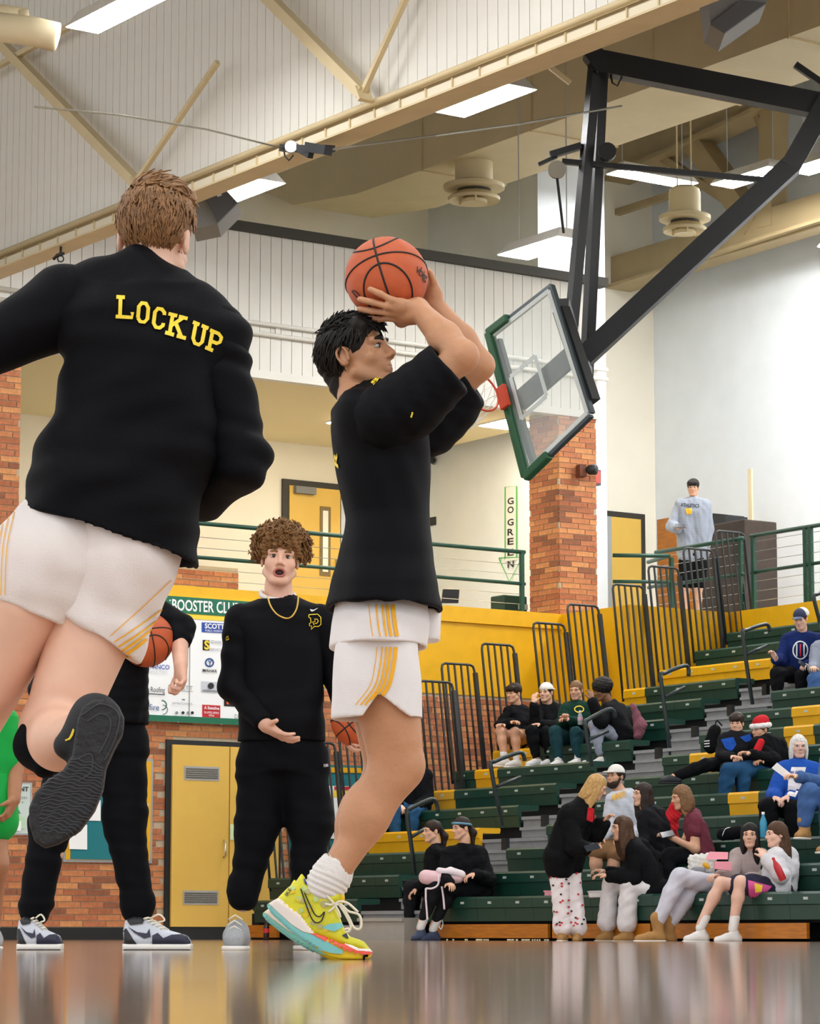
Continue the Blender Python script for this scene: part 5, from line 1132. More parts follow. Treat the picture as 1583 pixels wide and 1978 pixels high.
        V, Q = field([Ell(J(*mp_([(960, 505)])[0], dd), (.017, .03, .02)), Cap(J(*mp_([(900, 480)])[0], dd), J(*mp_([(985, 550)])[0], dd), .015, .016)], .004, .01); link('tongue', mesh_np('tongue', V, Q), m_shy, up_)
shoe(-.1, 0, True); shoe(.12, -.09, False)
basketball(J(746, 537, 0), .1205, C3(-.23, .9, .35), C3(.97, 0, .23), 'orange basketball balanced on the shooting hand')
bo = [o for o in bpy.data.objects if o.name.startswith('cover')][-1]
vs, fs = text2d('vbig', .0, .8, .2); decal('lettering', quad_map(vs, [(801, 531), (823, 550), (826, 530), (806, 508)]), fs, bvh_of([bo]), m_seam, bo, .002, 3)
decal('logo', *stroke_polys(spline([(680, 563), (688, 572), (698, 582), (694, 570), (684, 561), (680, 563)], 3), 2), bvh_of([bo]), m_seam, bo, .002, 3)
# ---------------------------------------------------------------- runner, seen from behind
DR = 6.8; J = lambda x, y, d=0: on_d(x, y, DR+d)
ru = empty('person', on_z(-60, 1862, 0), 'runner with LOCK UP on the back of his black shirt and white shorts', 'person', 'players warming up')
hd = Head(J(300, 468, .06), C3(.12, -1, -.12), C3(.05, .12, 1), 1.02)
sk_ru = mat('skin_runner', 'E3B79E', .5, .05, 14, sub=.08)
parts = [field(hd.prims(neck=J(283, 570, .03)), .004, .016, hd.subs())]
# front leg (left in the picture) and kicked-up rear leg
P = [Cap(J(75, 1100, -.02), J(-85, 1430, .08), .115, .078), Cap(J(30, 1180, -.05), J(-40, 1320, -.02), .085, .08), Ell(J(-88, 1445, .1), (.06, .06, .065)), Cap(J(-88, 1445, .1), J(-115, 1660, .05), .06, .058), Cap(J(-115, 1660, .05), J(-125, 1815, .05), .055, .036)]
parts.append(field(P, .008, .04))
P = [Cap(J(215, 1110, 0), J(112, 1395, -.02), .108, .078), Cap(J(180, 1230, -.03), J(130, 1330, -.05), .06, .06), Ell(J(104, 1412, .0), (.068, .068, .062)), Cap(J(104, 1410, -.02), J(118, 1432, -.2), .066, .06), Ell(J(108, 1430, -.13), (.055, .1, .062), np.array([RT, FH, UP])), Cap(J(118, 1432, -.2), J(168, 1408, -.37), .055, .04)]
parts.append(field(P, .006, .035))
# arms under the sleeves
P = [Cap(J(110, 600), J(-70, 700, -.05), .055, .045), Cap(J(-70, 700, -.05), J(-190, 620, .1), .042, .03)]+hand_prims(J(-190, 620, .1), C3(-.8, 0, .6), C3(0, 0, -1), C3(0, -1, 0), .5)
parts.append(field(P, .01, .03))
P = [Cap(J(405, 640), J(462, 885, .0), .055, .045), Cap(J(462, 885), J(330, 960, .26), .042, .03)]+hand_prims(J(330, 960, .26), C3(-.9, -.3, .2), C3(0, 0, -1), C3(0, 0, 1), .9)
parts.append(field(P, .008, .03))
parts.append(field([Loft([(J(185, 1120), .14, .11), (J(205, 1000), .14, .12), (J(262, 800), .14, .12), (J(268, 640), .15, .11), (J(270, 580), .09, .09)], RT, FH), Cap(J(110, 610), J(405, 650), .06), Cap(J(280, 620, .03), J(285, 540, .03), .075, .06)], .014, .04))
link('body', mesh_np('body', *join(parts)), sk_ru, ru)
face_features(ru, hd, HAIR['sandy'])
m_hr_ = mat('hair_runner', '86603A', .45, .3, 50, spec=.5)
V, Q = field([hd.ell((0, -.016, .046), (.083, .1, .094)), hd.cap((.045, .02, .115), (-.045, .02, .115), .035)], .004, .02, [hd.ell((0, .1, -.04), (.08, .07, .1)), hd.ell((.09, -.0, -.03), (.03, .045, .06)), hd.ell((-.09, -.0, -.03), (.03, .045, .06)), hd.ell((0, -.05, -.15), (.12, .12, .075))])
ho = link('hair', mesh_np('hair', *displace(V, Q, .003, 70, 3)), m_hr_, ru)
tufts(hd, 1100, lambda d: d[1] < .5 and d[2] > -.72 and not (abs(d[0]) > .72 and d[1] > -.45 and d[2] < .12),   .034, .0034, 8, lambda d, r: (r.gauss(0, .18)+.1, -.1+r.gauss(0, .2), -1) if d[2] < .55 else (.5+r.gauss(0, .3), .6+r.gauss(0, .3), .1), .12, base=(.084, .101, .095), cen=(0, -.016, .046)).build('locks', m_hr_, ho, smooth=True)
tufts(hd, 120, lambda d: d[2] > .55, .042, .0042, 9, lambda d, r: (.6+r.gauss(0, .3), .5+r.gauss(0, .4), .2), .25, base=(.084, .101, .105), cen=(0, -.012, .046)).build('top_locks', m_hr_, ho, smooth=True)
# shirt
R_ = lambda x, y, a, b, d=0: (J(x, y, d), a*DR/5847, b)
tor = Loft([R_(222, 1130, 168, .15), R_(205, 1010, 178, .16), R_(238, 900, 182, .165), R_(268, 800, 166, .16), R_(280, 700, 163, .16), R_(270, 620, 160, .15), R_(266, 565, 120, .12), R_(284, 536, 66, .07)], RT, FH, 2.3)
hem = Half(J(195, 1037), -115*RT-355*UP)
V, Q = field([tor, Cap(J(118, 592), J(190, 575), .085, .09), Cap(J(330, 590), J(405, 655), .08, .09)], .007, .05, [hem, Loft([R_(222, 1150, 158, .14), R_(205, 1020, 168, .15)], RT, FH, 2.3)])
def folds(V, Q, A, amp, o):
    N_ = vnormals(V, Q); u = (V-o)@RT; v = (V-o)@UP; w = (V-o)@FH; f = 0
    for (a, b, c, d, e) in A: f = f+e*np.sin(u*a+v*b+w*c+d+1.2*np.sin(u*a*.31-v*b*.43+d))
    return V+N_*(amp*f)[:, None], Q
FA = [(14, 22, 6, 0, .5), (-20, 34, 9, 1.3, .4), (40, 12, 5, 2.2, .22), (9, 55, 7, .6, .25), (-34, 60, 3, 4, .16)]
parts = [folds(V, Q, FA, .009, J(250, 800))]
A = field([Cap(J(125, 592), J(-75, 702, -.05), .098, .06), Cap(J(-75, 702, -.05), J(-180, 625, .09), .06, .045)], .007, .04); parts.append(folds(*A, FA, .006, J(50, 640)))
A = field([Cap(J(402, 650), J(462, 882), .085, .064), Cap(J(466, 890, -.01), J(345, 955, .24), .064, .05), Cap(J(440, 905, .05), J(390, 960, .16), .06, .055)], .007, .04); parts.append(folds(*A, [(10, 60, 20, 0, .7), (30, 90, 10, 1, .4)], .006, J(450, 800)))
so = link('shirt', mesh_np('shirt', *join(parts)), m_blk, ru)
# varsity letters LOCK UP as slab strokes
SL = {'L': [[(0, 0), (.3, 0)], [(.15, 0), (.15, 1)], [(0, 1), (.3, 1)], [(0, 0), (.75, 0), (.75, .28)]], 'O': [[(.12, .2), (.12, .8), (.28, 1), (.52, 1), (.68, .8), (.68, .2), (.52, 0), (.28, 0), (.12, .2)]], 'C': [[(.7, .72), (.7, .85), (.52, 1), (.28, 1), (.12, .8), (.12, .2), (.28, 0), (.52, 0), (.7, .15), (.7, .28)]], 'K': [[(.15, 0), (.15, 1)], [(0, 0), (.3, 0)], [(0, 1), (.3, 1)], [(.15, .4), (.66, 1)], [(.36, .6), (.7, 0)], [(.5, 1), (.8, 1)], [(.54, 0), (.86, 0)]], 'U': [[(.12, 1), (.12, .2), (.28, 0), (.52, 0), (.68, .2), (.68, 1)], [(0, 1), (.26, 1)], [(.54, 1), (.82, 1)]], 'P': [[(.15, 0), (.15, 1)], [(0, 0), (.32, 0)], [(0, 1), (.5, 1), (.68, .86), (.68, .6), (.5, .45), (.15, .45)]]}
bv = bvh_of([so])
LP = [('L', (226, 612), (261, 614), 37), ('O', (262, 621), (291, 625), 36), ('C', (292, 632), (320, 637), 37), ('K', (321, 644), (357, 654), 37), ('U', (366, 660), (394, 671), 36), ('P', (397, 672), (427, 684), 34)]
for ch, a, b_, hgt in LP:
    ux = np.array(b_)-np.array(a); ang = math.atan2(ux[1], ux[0]); dn_ = np.array((math.sin(ang)*.6, -1.0))*hgt
    vs, fs = [], []
    for st in SL[ch]:
        pts = [tuple(np.array(a)+ux*p[0]/.9+dn_*p[1]) for p in st]
        if len(pts) == 2: d = np.array(pts[1])-np.array(pts[0]); d = d/np.linalg.norm(d)*2.4; pts = [tuple(np.array(pts[0])-d), tuple(np.array(pts[1])+d)]
        v, f = stroke_polys(pts, 7.2); b0 = len(vs); vs += v; fs += [tuple(i+b0 for i in q) for q in f]
    decal('letter', vs, fs, bv, m_ylp, so, .004, 4)
# shorts
def half_leg(prs, a, b_, inner, vox=.006):
    d = np.array(b_)-np.array(a); n = C3(d[1], 0, -0) if False else (-abs(d[1])*RT*(1 if d[1] > 0 else -1)-abs(d[0])*UP)
    c = J(*(np.array(a)+d/2)); return field(prs, vox, .05, [Half(c, n), inner])
p1 = half_leg([Cap(J(112, 1080), J(2, 1235), .148, .138), Ell(J(95, 1095, -.03), (.14, .11, .1)), Cap(J(130, 1020), J(210, 1020), .1, .1)], (0, 1166), (102, 1207), Cap(J(40, 1150), J(-10, 1330), .095, .118))
p2 = half_leg([Cap(J(238, 1050), J(172, 1260), .128, .118), Ell(J(238, 1085, -.02), (.115, .115, .1)), Cap(J(150, 1030), J(230, 1030), .1, .1)], (105, 1180), (253, 1273), Cap(J(192, 1200), J(158, 1340), .085, .103))
FW = [(60, 26, 9, 0, .5), (26, 60, 12, 1, .45), (-50, 30, 4, 2, .3)]
sr = link('shorts', mesh_np('shorts', *join([folds(*p1, FW, .0035, J(100, 1100)), folds(*p2, FW, .0045, J(200, 1150))])), cloth('white_warm', 'E6DEDA', .7, .02, 0), ru)
bv = bvh_of([sr])
for a, b_, w in (((213, 1228), (330, 1120), 1.6), ((220, 1240), (318, 1172), 2.4), ((228, 1249), (306, 1196), 3.4), ((235, 1257), (294, 1214), 4.6), ((243, 1263), (282, 1234), 6)): decal('stripe', *stroke_polys(spline([a, ((a[0]+b_[0])/2-2, (a[1]+b_[1])/2+3), b_], 4), w), bv, m_gold, sr, .003, 5)
decal('hem_trim', *stroke_polys([(222, 1258), (252, 1270)], 6), bv, m_gold, sr, .003, 5)
for k in range(4): decal('stripe', *stroke_polys(spline([(20+9*k-18, 985), (8+8*k-18, 1060), (4+8*k-18, 1150)], 4), 1.6), bv, m_gold, sr, .003, 5)
# shoes: sole towards the camera
zq = lambda L_: [(x/2.673, 1120+y/2.673) for x, y in L_]
SO = zq([(430, 655), (480, 622), (550, 615), (610, 650), (641, 710), (636, 790), (592, 870), (548, 970), (534, 1080), (485, 1200), (405, 1308), (300, 1368), (232, 1388), (180, 1352), (152, 1262), (150, 1180), (182, 1100), (245, 1035), (325, 985), (375, 905), (390, 800), (402, 720)])
dd = -.44; o = J(150, 1495, dd); ta = nrm(C3(-.33, .28, -.9)); tb = nrm(np.cross(ta, FH))  # toe direction leans to the camera
ctr = np.mean(SO, 0)
fwd_ = nrm(FH+.0*UP)
pl = [((J(x, y, dd)-o)@RT, (J(x, y, dd)-o)@UP) for x, y in SO]
m_out = mat('outsole_black', '17181B', .6, .25, 40, bump=.6, bscale=60); m_upd = mat('shoe_black', '1A1C20', .75, .2, 90, bump=.3, bscale=300)
V, Q = field([Poly([(x*.95-.004, y*.96) for x, y in pl], o+FH*.055, RT, UP, .055, .035), Cap(J(183, 1385, dd+.06), J(172, 1402, dd+.12), .05, .047), Cap(J(130, 1440, dd+.07), J(180, 1385, dd+.07), .03, .035)], .006, .03)
us = link('shoe', mesh_np('shoe', V, Q), m_upd, ru)
V, Q = field([Poly(pl, o, RT, UP, .016, .01)], .0045, .01); sl_ = link('sole', mesh_np('sole', V, Q), m_out, us); bv = bvh_of([sl_])
m_trd = mat('tread_grey', '33353A', .55)
for k in range(22):
    y = 1478+k*6.6; x0 = 72+max(0, (1520-y))*.55+2*math.sin(k); x1 = 207-max(0, y-1530)*.62-abs(k-11)*.3
    if x1-x0 < 20: continue
    decal('tread', *stroke_polys([(x0+(x1-x0)*t, y-6*t*(1-t)*4+14*t*t-8+2.2*math.sin(t*22+k)) for t in np.linspace(0.06, .94, 24)], 2.0), bv, m_trd, sl_, .003, 5)
for L_ in ([(420, 700), (520, 640), (610, 690), (600, 800), (540, 930)], [(450, 730), (520, 690), (570, 720), (560, 800), (510, 900)], [(385, 930), (470, 900), (470, 990), (400, 1040)]): decal('tread', *stroke_polys(spline(zq(L_), 5), 2.4), bv, m_trd, sl_, .003, 5)
decal('logo', *stroke_polys(spline(zq([(340, 830), (365, 815), (385, 770), (378, 800), (360, 825)]), 3), 3), bvh_of([us]), m_ylp, us, .004, 3)
foot(ru, J(-125, 1818, .05), J(-110, 1858, .24), m_upd, m_out, vox=.008)
V, Q = field([Cap(J(176, 1402, -.35), J(160, 1414, -.30), .047, .048)], .006, .02); link('sock', mesh_np('sock', V, Q), m_blk2, ru)
V, Q = field([Cap(J(92, 1388, .0), J(72, 1440, -.06), .052, .05), Cap(J(72, 1440, -.06), J(88, 1478, -.10), .045, .03)], .006, .03); link('knee_sleeve', mesh_np('knee_sleeve', V, Q), m_blk2, ru)
# ---------------------------------------------------------------- curly-haired player
DC = 13.2; J = lambda x, y, d=0: on_d(x, y, DC+d); cu = empty('person', on_z(520, 1834, 0), 'curly haired player in black sweats calling out with open mouth', 'person', 'players warming up')
hd = Head(J(541, 1082), C3(.06, 1, .02), C3(.07, 0, 1), 1.02); sk_cu = mat('skin_curly', 'DDAE96', .5, .05, 14, sub=.08)
parts = [field(hd.prims(neck=J(543, 1172, .02), jaw=1.02), .0042, .018, hd.subs(1.0))]
wl_, wr_ = J(514, 1402, -.17), J(672, 1396, -.14)
parts.append(field([Cap(J(470, 1200), J(452, 1325), .05, .045), Cap(J(452, 1325), wl_, .043, .031)]+hand_prims(wl_, C3(.75, .5, -.5), C3(.55, -.2, .75), C3(.1, .3, 1), .22, s=1.1, tcurl=.1), .005, .014))
parts.append(field([Cap(J(614, 1200), J(650, 1300, .05), .05, .045), Cap(J(650, 1300, .05), wr_, .043, .031)]+hand_prims(wr_, C3(.0, .5, -1), C3(.4, 0, -.2), C3(0, 1, 0), .5), .006, .014))
parts.append(field([Loft([(J(543, 1440), .15, .1), (J(543, 1250), .15, .11), (J(543, 1190), .17, .1)], RT, FH), Cap(J(505, 1450), J(470, 1745), .08, .04), Cap(J(585, 1450), J(592, 1740), .08, .04)], .012, .04))
link('body', mesh_np('body', *join(parts)), sk_cu, cu); face_features(cu, hd, HAIR['curly'], 1.0, 1.4)
V, Q = hair_mesh(hd, 'curly', 3, .006, .011); ho = link('hair', mesh_np('hair', V, Q), HAIR['curly'], cu)
rr = random.Random(12); mb = MB(); k = 0
while k < 950:
    d = nrm([rr.gauss(0, 1) for _ in range(3)])
    if d[2] < -.36 or (d[1] > .25 and d[2] < .42): continue
    k += 1; c = V3((0, -.02, .05))+d*V3((.091, .108, .088)); n = nrm(d); u = nrm(np.cross(n, [rr.gauss(0, 1) for _ in range(3)])); v = np.cross(n, u); r0 = rr.uniform(.009, .017); ph = rr.random()*6
    mb.tube([hd.w(*(c+n*((.012+.03*(k % 5)/5)*t+.004*(k % 3))+(u*math.cos(t*7+ph)+v*math.sin(t*7+ph))*r0)) for t in np.linspace(0, 1.3, 9)], [.0042]*8+[.0015], 5, cap=False)
mb.build('curls', HAIR['curly'], ho, smooth=True); mb = MB(); k = 0
for k in range(48):
    x = rr.uniform(-.075, .075); c = V3((x, .083-abs(x)*.45+rr.uniform(0, .02), .078+rr.uniform(-.012, .025))); ph = rr.random()*6
    mb.tube([hd.w(*(c+V3((.008*math.cos(t*7+ph), .006*math.sin(t*7+ph)+.004*t, -.024*t)))) for t in np.linspace(0, 1.2, 9)], [.0042]*8+[.0015], 4, cap=False)
mb.build('fringe_curls', HAIR['curly'], ho, smooth=True)
tor = Loft([(J(543, 1434), .195, .135), (J(544, 1400), .19, .135), (J(545, 1320), .18, .135), (J(545, 1245), .185, .14), (J(543, 1200), .205, .13), (J(543, 1178), .16, .11), (J(543, 1160), .1, .08)], RT, FH, 2.2)
V, Q = field([tor, Cap(J(475, 1200), J(612, 1200), .075)], .008, .05, [hd.cap((0, -.02, -.1), (0, -.03, -.19), .075, .085), Loft([(J(543, 1440), .185, .125), (J(543, 1425), .18, .12)], RT, FH)]); parts = [folds(V, Q, [(12, 26, 5, 0, .5), (30, 14, 5, 2, .3), (-16, 40, 3, 1, .3)], .005, J(543, 1300))]
ax = nrm(wl_-J(452, 1325)); parts.append(folds(*field([Cap(J(468, 1203), J(453, 1325), .085, .068), Cap(J(453, 1325), wl_, .066, .045)], .008, .04, [Half(lerp(J(452, 1325), wl_, .95), ax)]), [(20, 50, 10, 0, .6)], .005, J(460, 1300)))
parts.append(field([Cap(J(616, 1203), J(650, 1300, .05), .085, .066), Cap(J(650, 1300, .05), wr_, .064, .045)], .008, .04, [Half(lerp(J(650, 1300, .05), wr_, .95), nrm(wr_-J(650, 1300, .05)))]))
so = link('sweatshirt', mesh_np('sweatshirt', *join(parts)), m_blk, cu); bv = bvh_of([so])
MB().tube(spline([hd.w(.072*math.cos(a), -.03+.075*math.sin(a), -.148-.032*math.sin(a)) for a in np.linspace(-.3, 3.44, 14)], 3), .011, 8).build('undershirt_collar', m_wht, cu, smooth=True)
MB().tube([(lambda h: tuple(h))(on_d(*p, DC-.155)) for p in spline([(516, 1150), (522, 1170), (534, 1186), (550, 1194), (562, 1192), (571, 1180), (575, 1165), (576, 1150)], 4)], .004, 6).build('necklace', mat('gold_chain', 'D8B45A', .3, metal=.9), cu, smooth=True)
decal('swoosh', *tri2d([spline([(598, 1177), (600, 1181), (604, 1181.5), (614, 1175), (605, 1178.5), (601, 1178), (598, 1177)], 3)]), bv, m_swht, so, .004, 3)
D_ = [[(596, 1188), (613, 1187), (619, 1193), (619, 1206), (614, 1210), (606, 1210), (600, 1216), (601, 1209), (597, 1209), (597, 1204), (600, 1203), (599, 1194), (596, 1193), (596, 1188)], [(606, 1207), (603, 1201), (608, 1201), (607, 1196), (612, 1196), (614, 1200), (611, 1204), (607, 1204)]]
for L_ in D_: decal('emblem', *stroke_polys(L_, 1.5), bv, m_ylp, so, .004, 3)
vs, fs = text2d('CL', .02); decal('lettering', quad_map(vs, [(437, 1238), (443, 1235), (443, 1227), (437, 1230)]), fs, bv, m_ylp, so, .004, 2)
def jog(fig, hl, kl, al, hr, kr, ar, J, top, m=m_blk2):
    parts = [field([Loft([(J(*top[0]), .17, .125), (J(*top[1]), .165, .125)], RT, FH, 2.2), Cap(J(*hl), J(*kl), .112, .093), Cap(J(*kl), J(*al), .09, .068), Cap(J(*al), J(al[0], al[1]+12), .062, .05), Cap(J(*hr), J(*kr), .112, .093), Cap(J(*kr), J(*ar), .09, .068), Cap(J(*ar), J(ar[0], ar[1]+12), .062, .05)], .009, .05)]
    return link('trousers', mesh_np('trousers', *folds(*parts[0], [(16, 14, 6, 0, .5), (30, 50, 8, 1, .35), (9, 70, 5, 2, .3)], .006, J(*hl))), m, fig)
tr = jog(cu, (505, 1470), (499, 1590), (470, 1722), (586, 1470), (600, 1590), (592, 1722), J, ((544, 1490), (544, 1425)))
vs, fs = text2d('PUMA', .02); decal('lettering', quad_map(vs, [(624, 1482), (633, 1481), (633, 1475), (624, 1476)]), fs, bvh_of([tr]), m_swht, tr, .004, 2)
m_gsh = mat('shoe_grey', '9A9DA0', .7, .08, 60, bump=.2, bscale=300); m_gl = mat('shoe_pale', 'C3C8CC', .6)
def trainer(fig, c, toe, J, m, s=1.0):
    o = foot(fig, J(*c), J(*toe), m, m_solew, s=s, vox=.006); a, t = J(*c), J(*toe)
    for k in range(4): p = lerp(a, t, .35+.14*k)+UP*(.045-.012*k); sd = nrm(np.cross(t-a, UP)); MB().tube([p-sd*.03-UP*.008, p+UP*.012, p+sd*.03-UP*.008], .004, 5).build('lace', m_lace, o, smooth=True)
    return o
trainer(cu, (457, 1780, .0), (449, 1818, -.16), J, m_gsh, 1.15); trainer(cu, (592, 1780, 0), (602, 1818, -.14), J, m_gsh, 1.1)
bc = J(692, 1392, -.17); basketball(bc, .12, C3(-.3, .9, -.2), C3(.6, 0, -.8), 'orange basketball partly hidden behind the shooter leg')
# ---------------------------------------------------------------- player standing behind the runner
DL = 13.2; J = lambda x, y, d=0: on_d(x, y, DL+d); lp = empty('person', on_z(150, 1836, 0), 'player in black sweats mostly hidden behind the runner, ball under his arm', 'person', 'players warming up')
hd = Head(J(205, 1050), C3(.15, 1, 0), None, 1.0); parts = [field(hd.prims(neck=J(205, 1140)), .006, .018, hd.subs())]
we = J(349, 1284, -.2); parts.append(field([Cap(J(285, 1175), J(345, 1215, -.02), .052, .046), Cap(J(345, 1215, -.02), we, .045, .031)]+hand_prims(we, C3(.1, .35, -1), C3(-.5, .3, -.2), C3(-1, .2, 0), .95, s=1.1), .005, .014))
parts.append(field([Cap(J(122, 1175), J(92, 1290), .05, .043), Cap(J(92, 1290), J(70, 1345, -.2), .042, .03)]+hand_prims(J(70, 1345, -.2), C3(.2, .5, -1), C3(1, 0, 0), C3(0, 1, 0), .6), .007, .014))
parts.append(field([Loft([(J(200, 1400), .15, .1), (J(205, 1190), .17, .1)], RT, FH), Cap(J(155, 1420), J(68, 1770), .08, .04), Cap(J(240, 1420), J(262, 1765), .08, .04)], .012, .04)); link('body', mesh_np('body', *join(parts)), sk_cu, lp); face_features(lp, hd, HAIR['brown']); link('hair', mesh_np('hair', *hair_mesh(hd, 'short', 2)), HAIR['brown'], lp)
tor = Loft([(J(200, 1400), .2, .14), (J(203, 1300), .19, .14), (J(205, 1210), .2, .14), (J(205, 1165), .14, .1), (J(205, 1148), .09, .08)], RT, FH, 2.2); parts = [field([tor, Cap(J(135, 1185), J(275, 1185), .075)], .009, .05)]
parts.append(field([Cap(J(282, 1178), J(345, 1213, -.02), .082, .066), Cap(J(345, 1213, -.02), lerp(J(345, 1215, -.02), we, .3), .066, .056)], .008, .03)); parts.append(field([Cap(J(128, 1180), J(92, 1290), .08, .062), Cap(J(92, 1290), J(74, 1335, -.17), .06, .048)], .009, .03))
link('sweatshirt', mesh_np('sweatshirt', *displace(*join(parts), .005, 24, 3)), m_blk, lp)
jog(lp, (160, 1440), (98, 1590), (68, 1752), (238, 1440), (240, 1580), (265, 1750), J, ((200, 1450), (200, 1380)))
basketball(J(283, 1236, -.1), .1205, C3(.2, .9, .3), C3(.9, 0, .3), 'orange basketball held under the arm behind the runner')
m_nav = mat('shoe_navy', '20233A', .5); m_shl = mat('shoe_white_leather', 'C9CFDA', .5)
def court_shoe(pts_px, dd, w):
    xs0, xs1, y0, y1 = pts_px; Wp = xs1-xs0; P_ = lambda u, v: (xs0+u*Wp, y1-v*(y1-y0))
    o = J((xs0+xs1)/2, y1, dd); pl = lambda L_: [((J(*P_(*q), dd)-o)@RT, (J(*P_(*q), dd)-o)@UP) for q in L_]
    U_ = [(.02, .12), (.0, .55), (.03, .85), (.16, .95), (.3, .92), (.5, .78), (.62, .6), (.8, .5), (.93, .42), (.985, .25), (.98, .12)]
    V, Q = field([Poly(pl(U_), o, RT, UP, w, .028, lambda u, v: w-.018*np.clip((v-.05)/.06, 0, 1))], .0055, .01); up_ = link('shoe', mesh_np('shoe', V, Q), m_shl, lp)
    V, Q = field([Poly(pl([(.0, 0), (1, 0), (1.0, .19), (.0, .19)]), o, RT, UP, w+.006, .012)], .0055, .01); link('sole', mesh_np('sole', V, Q), m_solew, up_); V, Q = field([Poly(pl([(.01, -.01), (.99, -.01), (.99, .035), (.01, .035)]), o, RT, UP, w+.008, .003)], .004, .01); link('outsole', mesh_np('outsole', V, Q), m_soled, up_)
    bv = bvh_of([up_])
    for n, L_, m in (('heel_counter', [(-.01, .19), (.0, .6), (.05, .62), (.15, .3), (.2, .19)], m_pk), ('toe_cap', [(.42, .19), (.99, .19), (.99, .36), (.9, .46), (.7, .44), (.58, .35), (.5, .5), (.42, .42)], m_nav), ('collar', [(.04, .88), (.1, .72), (.28, .76), (.32, .92), (.16, .97)], m_pk), ('swoosh', [(.06, .68), (.16, .5), (.3, .34), (.4, .38), (.38, .62), (.34, .48), (.2, .52)], m_nav)):
        decal(n, *tri2d([[P_(*q) for q in L_]]), bv, m, up_, .004, 4)
    for k in range(5): MB().tube([J(*P_(.3+.06*k, .9-.07*k), dd-w*.75), J(*P_(.36+.06*k, .93-.07*k), dd-w*.2), J(*P_(.42+.06*k, .9-.08*k), dd+w*.4)], .0045, 5).build('lace', m_lace, up_, smooth=True)
    MB().tube(spline([J(*P_(.4, .92), dd-w*.5), J(*P_(.52, 1.02), dd-w*.6), J(*P_(.6, .86), dd-w*.7), J(*P_(.5, .8), dd-w*.8)], 4), .004, 5).build('lace', m_lace, up_, smooth=True)
court_shoe((34, 121, 1768, 1836), -.05, .052); court_shoe((238, 371, 1768, 1836), -.06, .052)
# ---------------------------------------------------------------- player in green at the left edge
m_grn = cloth('green', '1EA648', .6, .05)
DG = 15.0; J = lambda x, y, d=0: on_d(x, y, DG+d); gp = empty('person', on_z(-60, 1830, 0), 'player in a bright green uniform cut off by the left edge', 'person', 'players warming up')
hd = Head(J(-45, 1262, -.05), C3(-.3, 1, -.2), None, 1.0); parts = [field(hd.prims(neck=J(-42, 1350)), .007, .018, hd.subs())]; wg = J(27, 1545, -.12)
parts.append(field([Cap(J(2, 1385), J(30, 1475), .052, .045), Cap(J(30, 1475), wg, .044, .032)]+hand_prims(wg, C3(-.35, .4, -1), C3(-1, 0, -.2), C3(0, 1, 0), .6), .006, .014))
parts.append(field([Cap(J(-95, 1385), J(-115, 1480), .052, .045), Cap(J(-115, 1480), J(-90, 1560, -.1), .044, .032)]+hand_prims(J(-90, 1560, -.1), C3(.2, .3, -1), C3(1, 0, 0), C3(0, 1, 0), .5), .008, .014))
parts.append(field([Loft([(J(-45, 1520, .05), .15, .1), (J(-45, 1390), .17, .1)], RT, FH), Cap(J(-15, 1530, .05), J(-8, 1670, -.1), .085, .06), Cap(J(-8, 1670, -.1), J(-14, 1790, .05), .056, .038), Cap(J(-80, 1530, .05), J(-95, 1670, -.1), .085, .06), Cap(J(-95, 1670, -.1), J(-105, 1790, .05), .056, .038)], .01, .04))
link('body', mesh_np('body', *join(parts)), skin('warm', 'A5714F'), gp); face_features(gp, hd, HAIR['black']); link('hair', mesh_np('hair', *hair_mesh(hd, 'short', 4)), HAIR['black'], gp)
V, Q = field([Loft([(J(-44, 1510), .2, .13), (J(-44, 1450), .19, .13), (J(-44, 1385), .2, .12), (J(-42, 1352), .1, .08)], RT, FH), Cap(J(-2, 1395), J(16, 1465), .085, .075), Cap(J(-92, 1395), J(-108, 1465), .085, .08)], .009, .04); link('shirt', mesh_np('shirt', *displace(V, Q, .004, 25, 2)), m_grn, gp)
V, Q = field([Loft([(J(-44, 1530), .17, .12), (J(-44, 1480), .17, .12)], RT, FH), Cap(J(-14, 1520), J(-8, 1585, -.05), .12, .115), Cap(J(-80, 1520), J(-92, 1585, -.05), .12, .115)], .009, .04); link('shorts', mesh_np('shorts', V, Q), m_grn, gp)
for x in (-14, -105): foot(gp, J(x, 1795, .05), J(x+4, 1822, -.12), m_gsh, m_solew)
# ---------------------------------------------------------------- spectators
def dx(px, X): return depth(on_x(px, 1700, X))
cl = cloth
K = dict(black=cl('coat_black', '0E0F12'), grey=cl('hoodie_grey', 'C3C8D2'), white=cl('trouser_white', 'E3E0E2'), maroon=cl('maroon', '6A2B3A'), green=cl('dark_green', '14352C'), blue=cl('royal_blue', '2150A8'), navy=cl('navy', '16275C'), jeans=cl('jeans', '3F5F92', .9, .15), jeans2=cl('jeans_dark', '234A6E', .9, .15), red=cl('red', 'C01A24'), knit=cl('knit_taupe', 'A99A97'), sweat=cl('sweat_pale', 'D2D1D6'), sweatp=cl('sweatpants', 'C6C6D2'), dk=cl('charcoal', '1A1B1F'), greyp=cl('trouser_grey', '8D93A3'), hood2=cl('hoodie_mid', '9097A4'), khaki=cl('khaki', '8E6A48'), teal=cl('teal_trouser', '1E3F45'))
m_tanb = cl('suede_tan', 'A9814F', .9, .1); m_wsh = mat('shoe_white', 'DDDBD8', .6); m_bsh = mat('shoe_dark', '22242C', .7); m_sock = cl('sock_white', 'E4E2E0')
G = 'people watching from the bleachers'
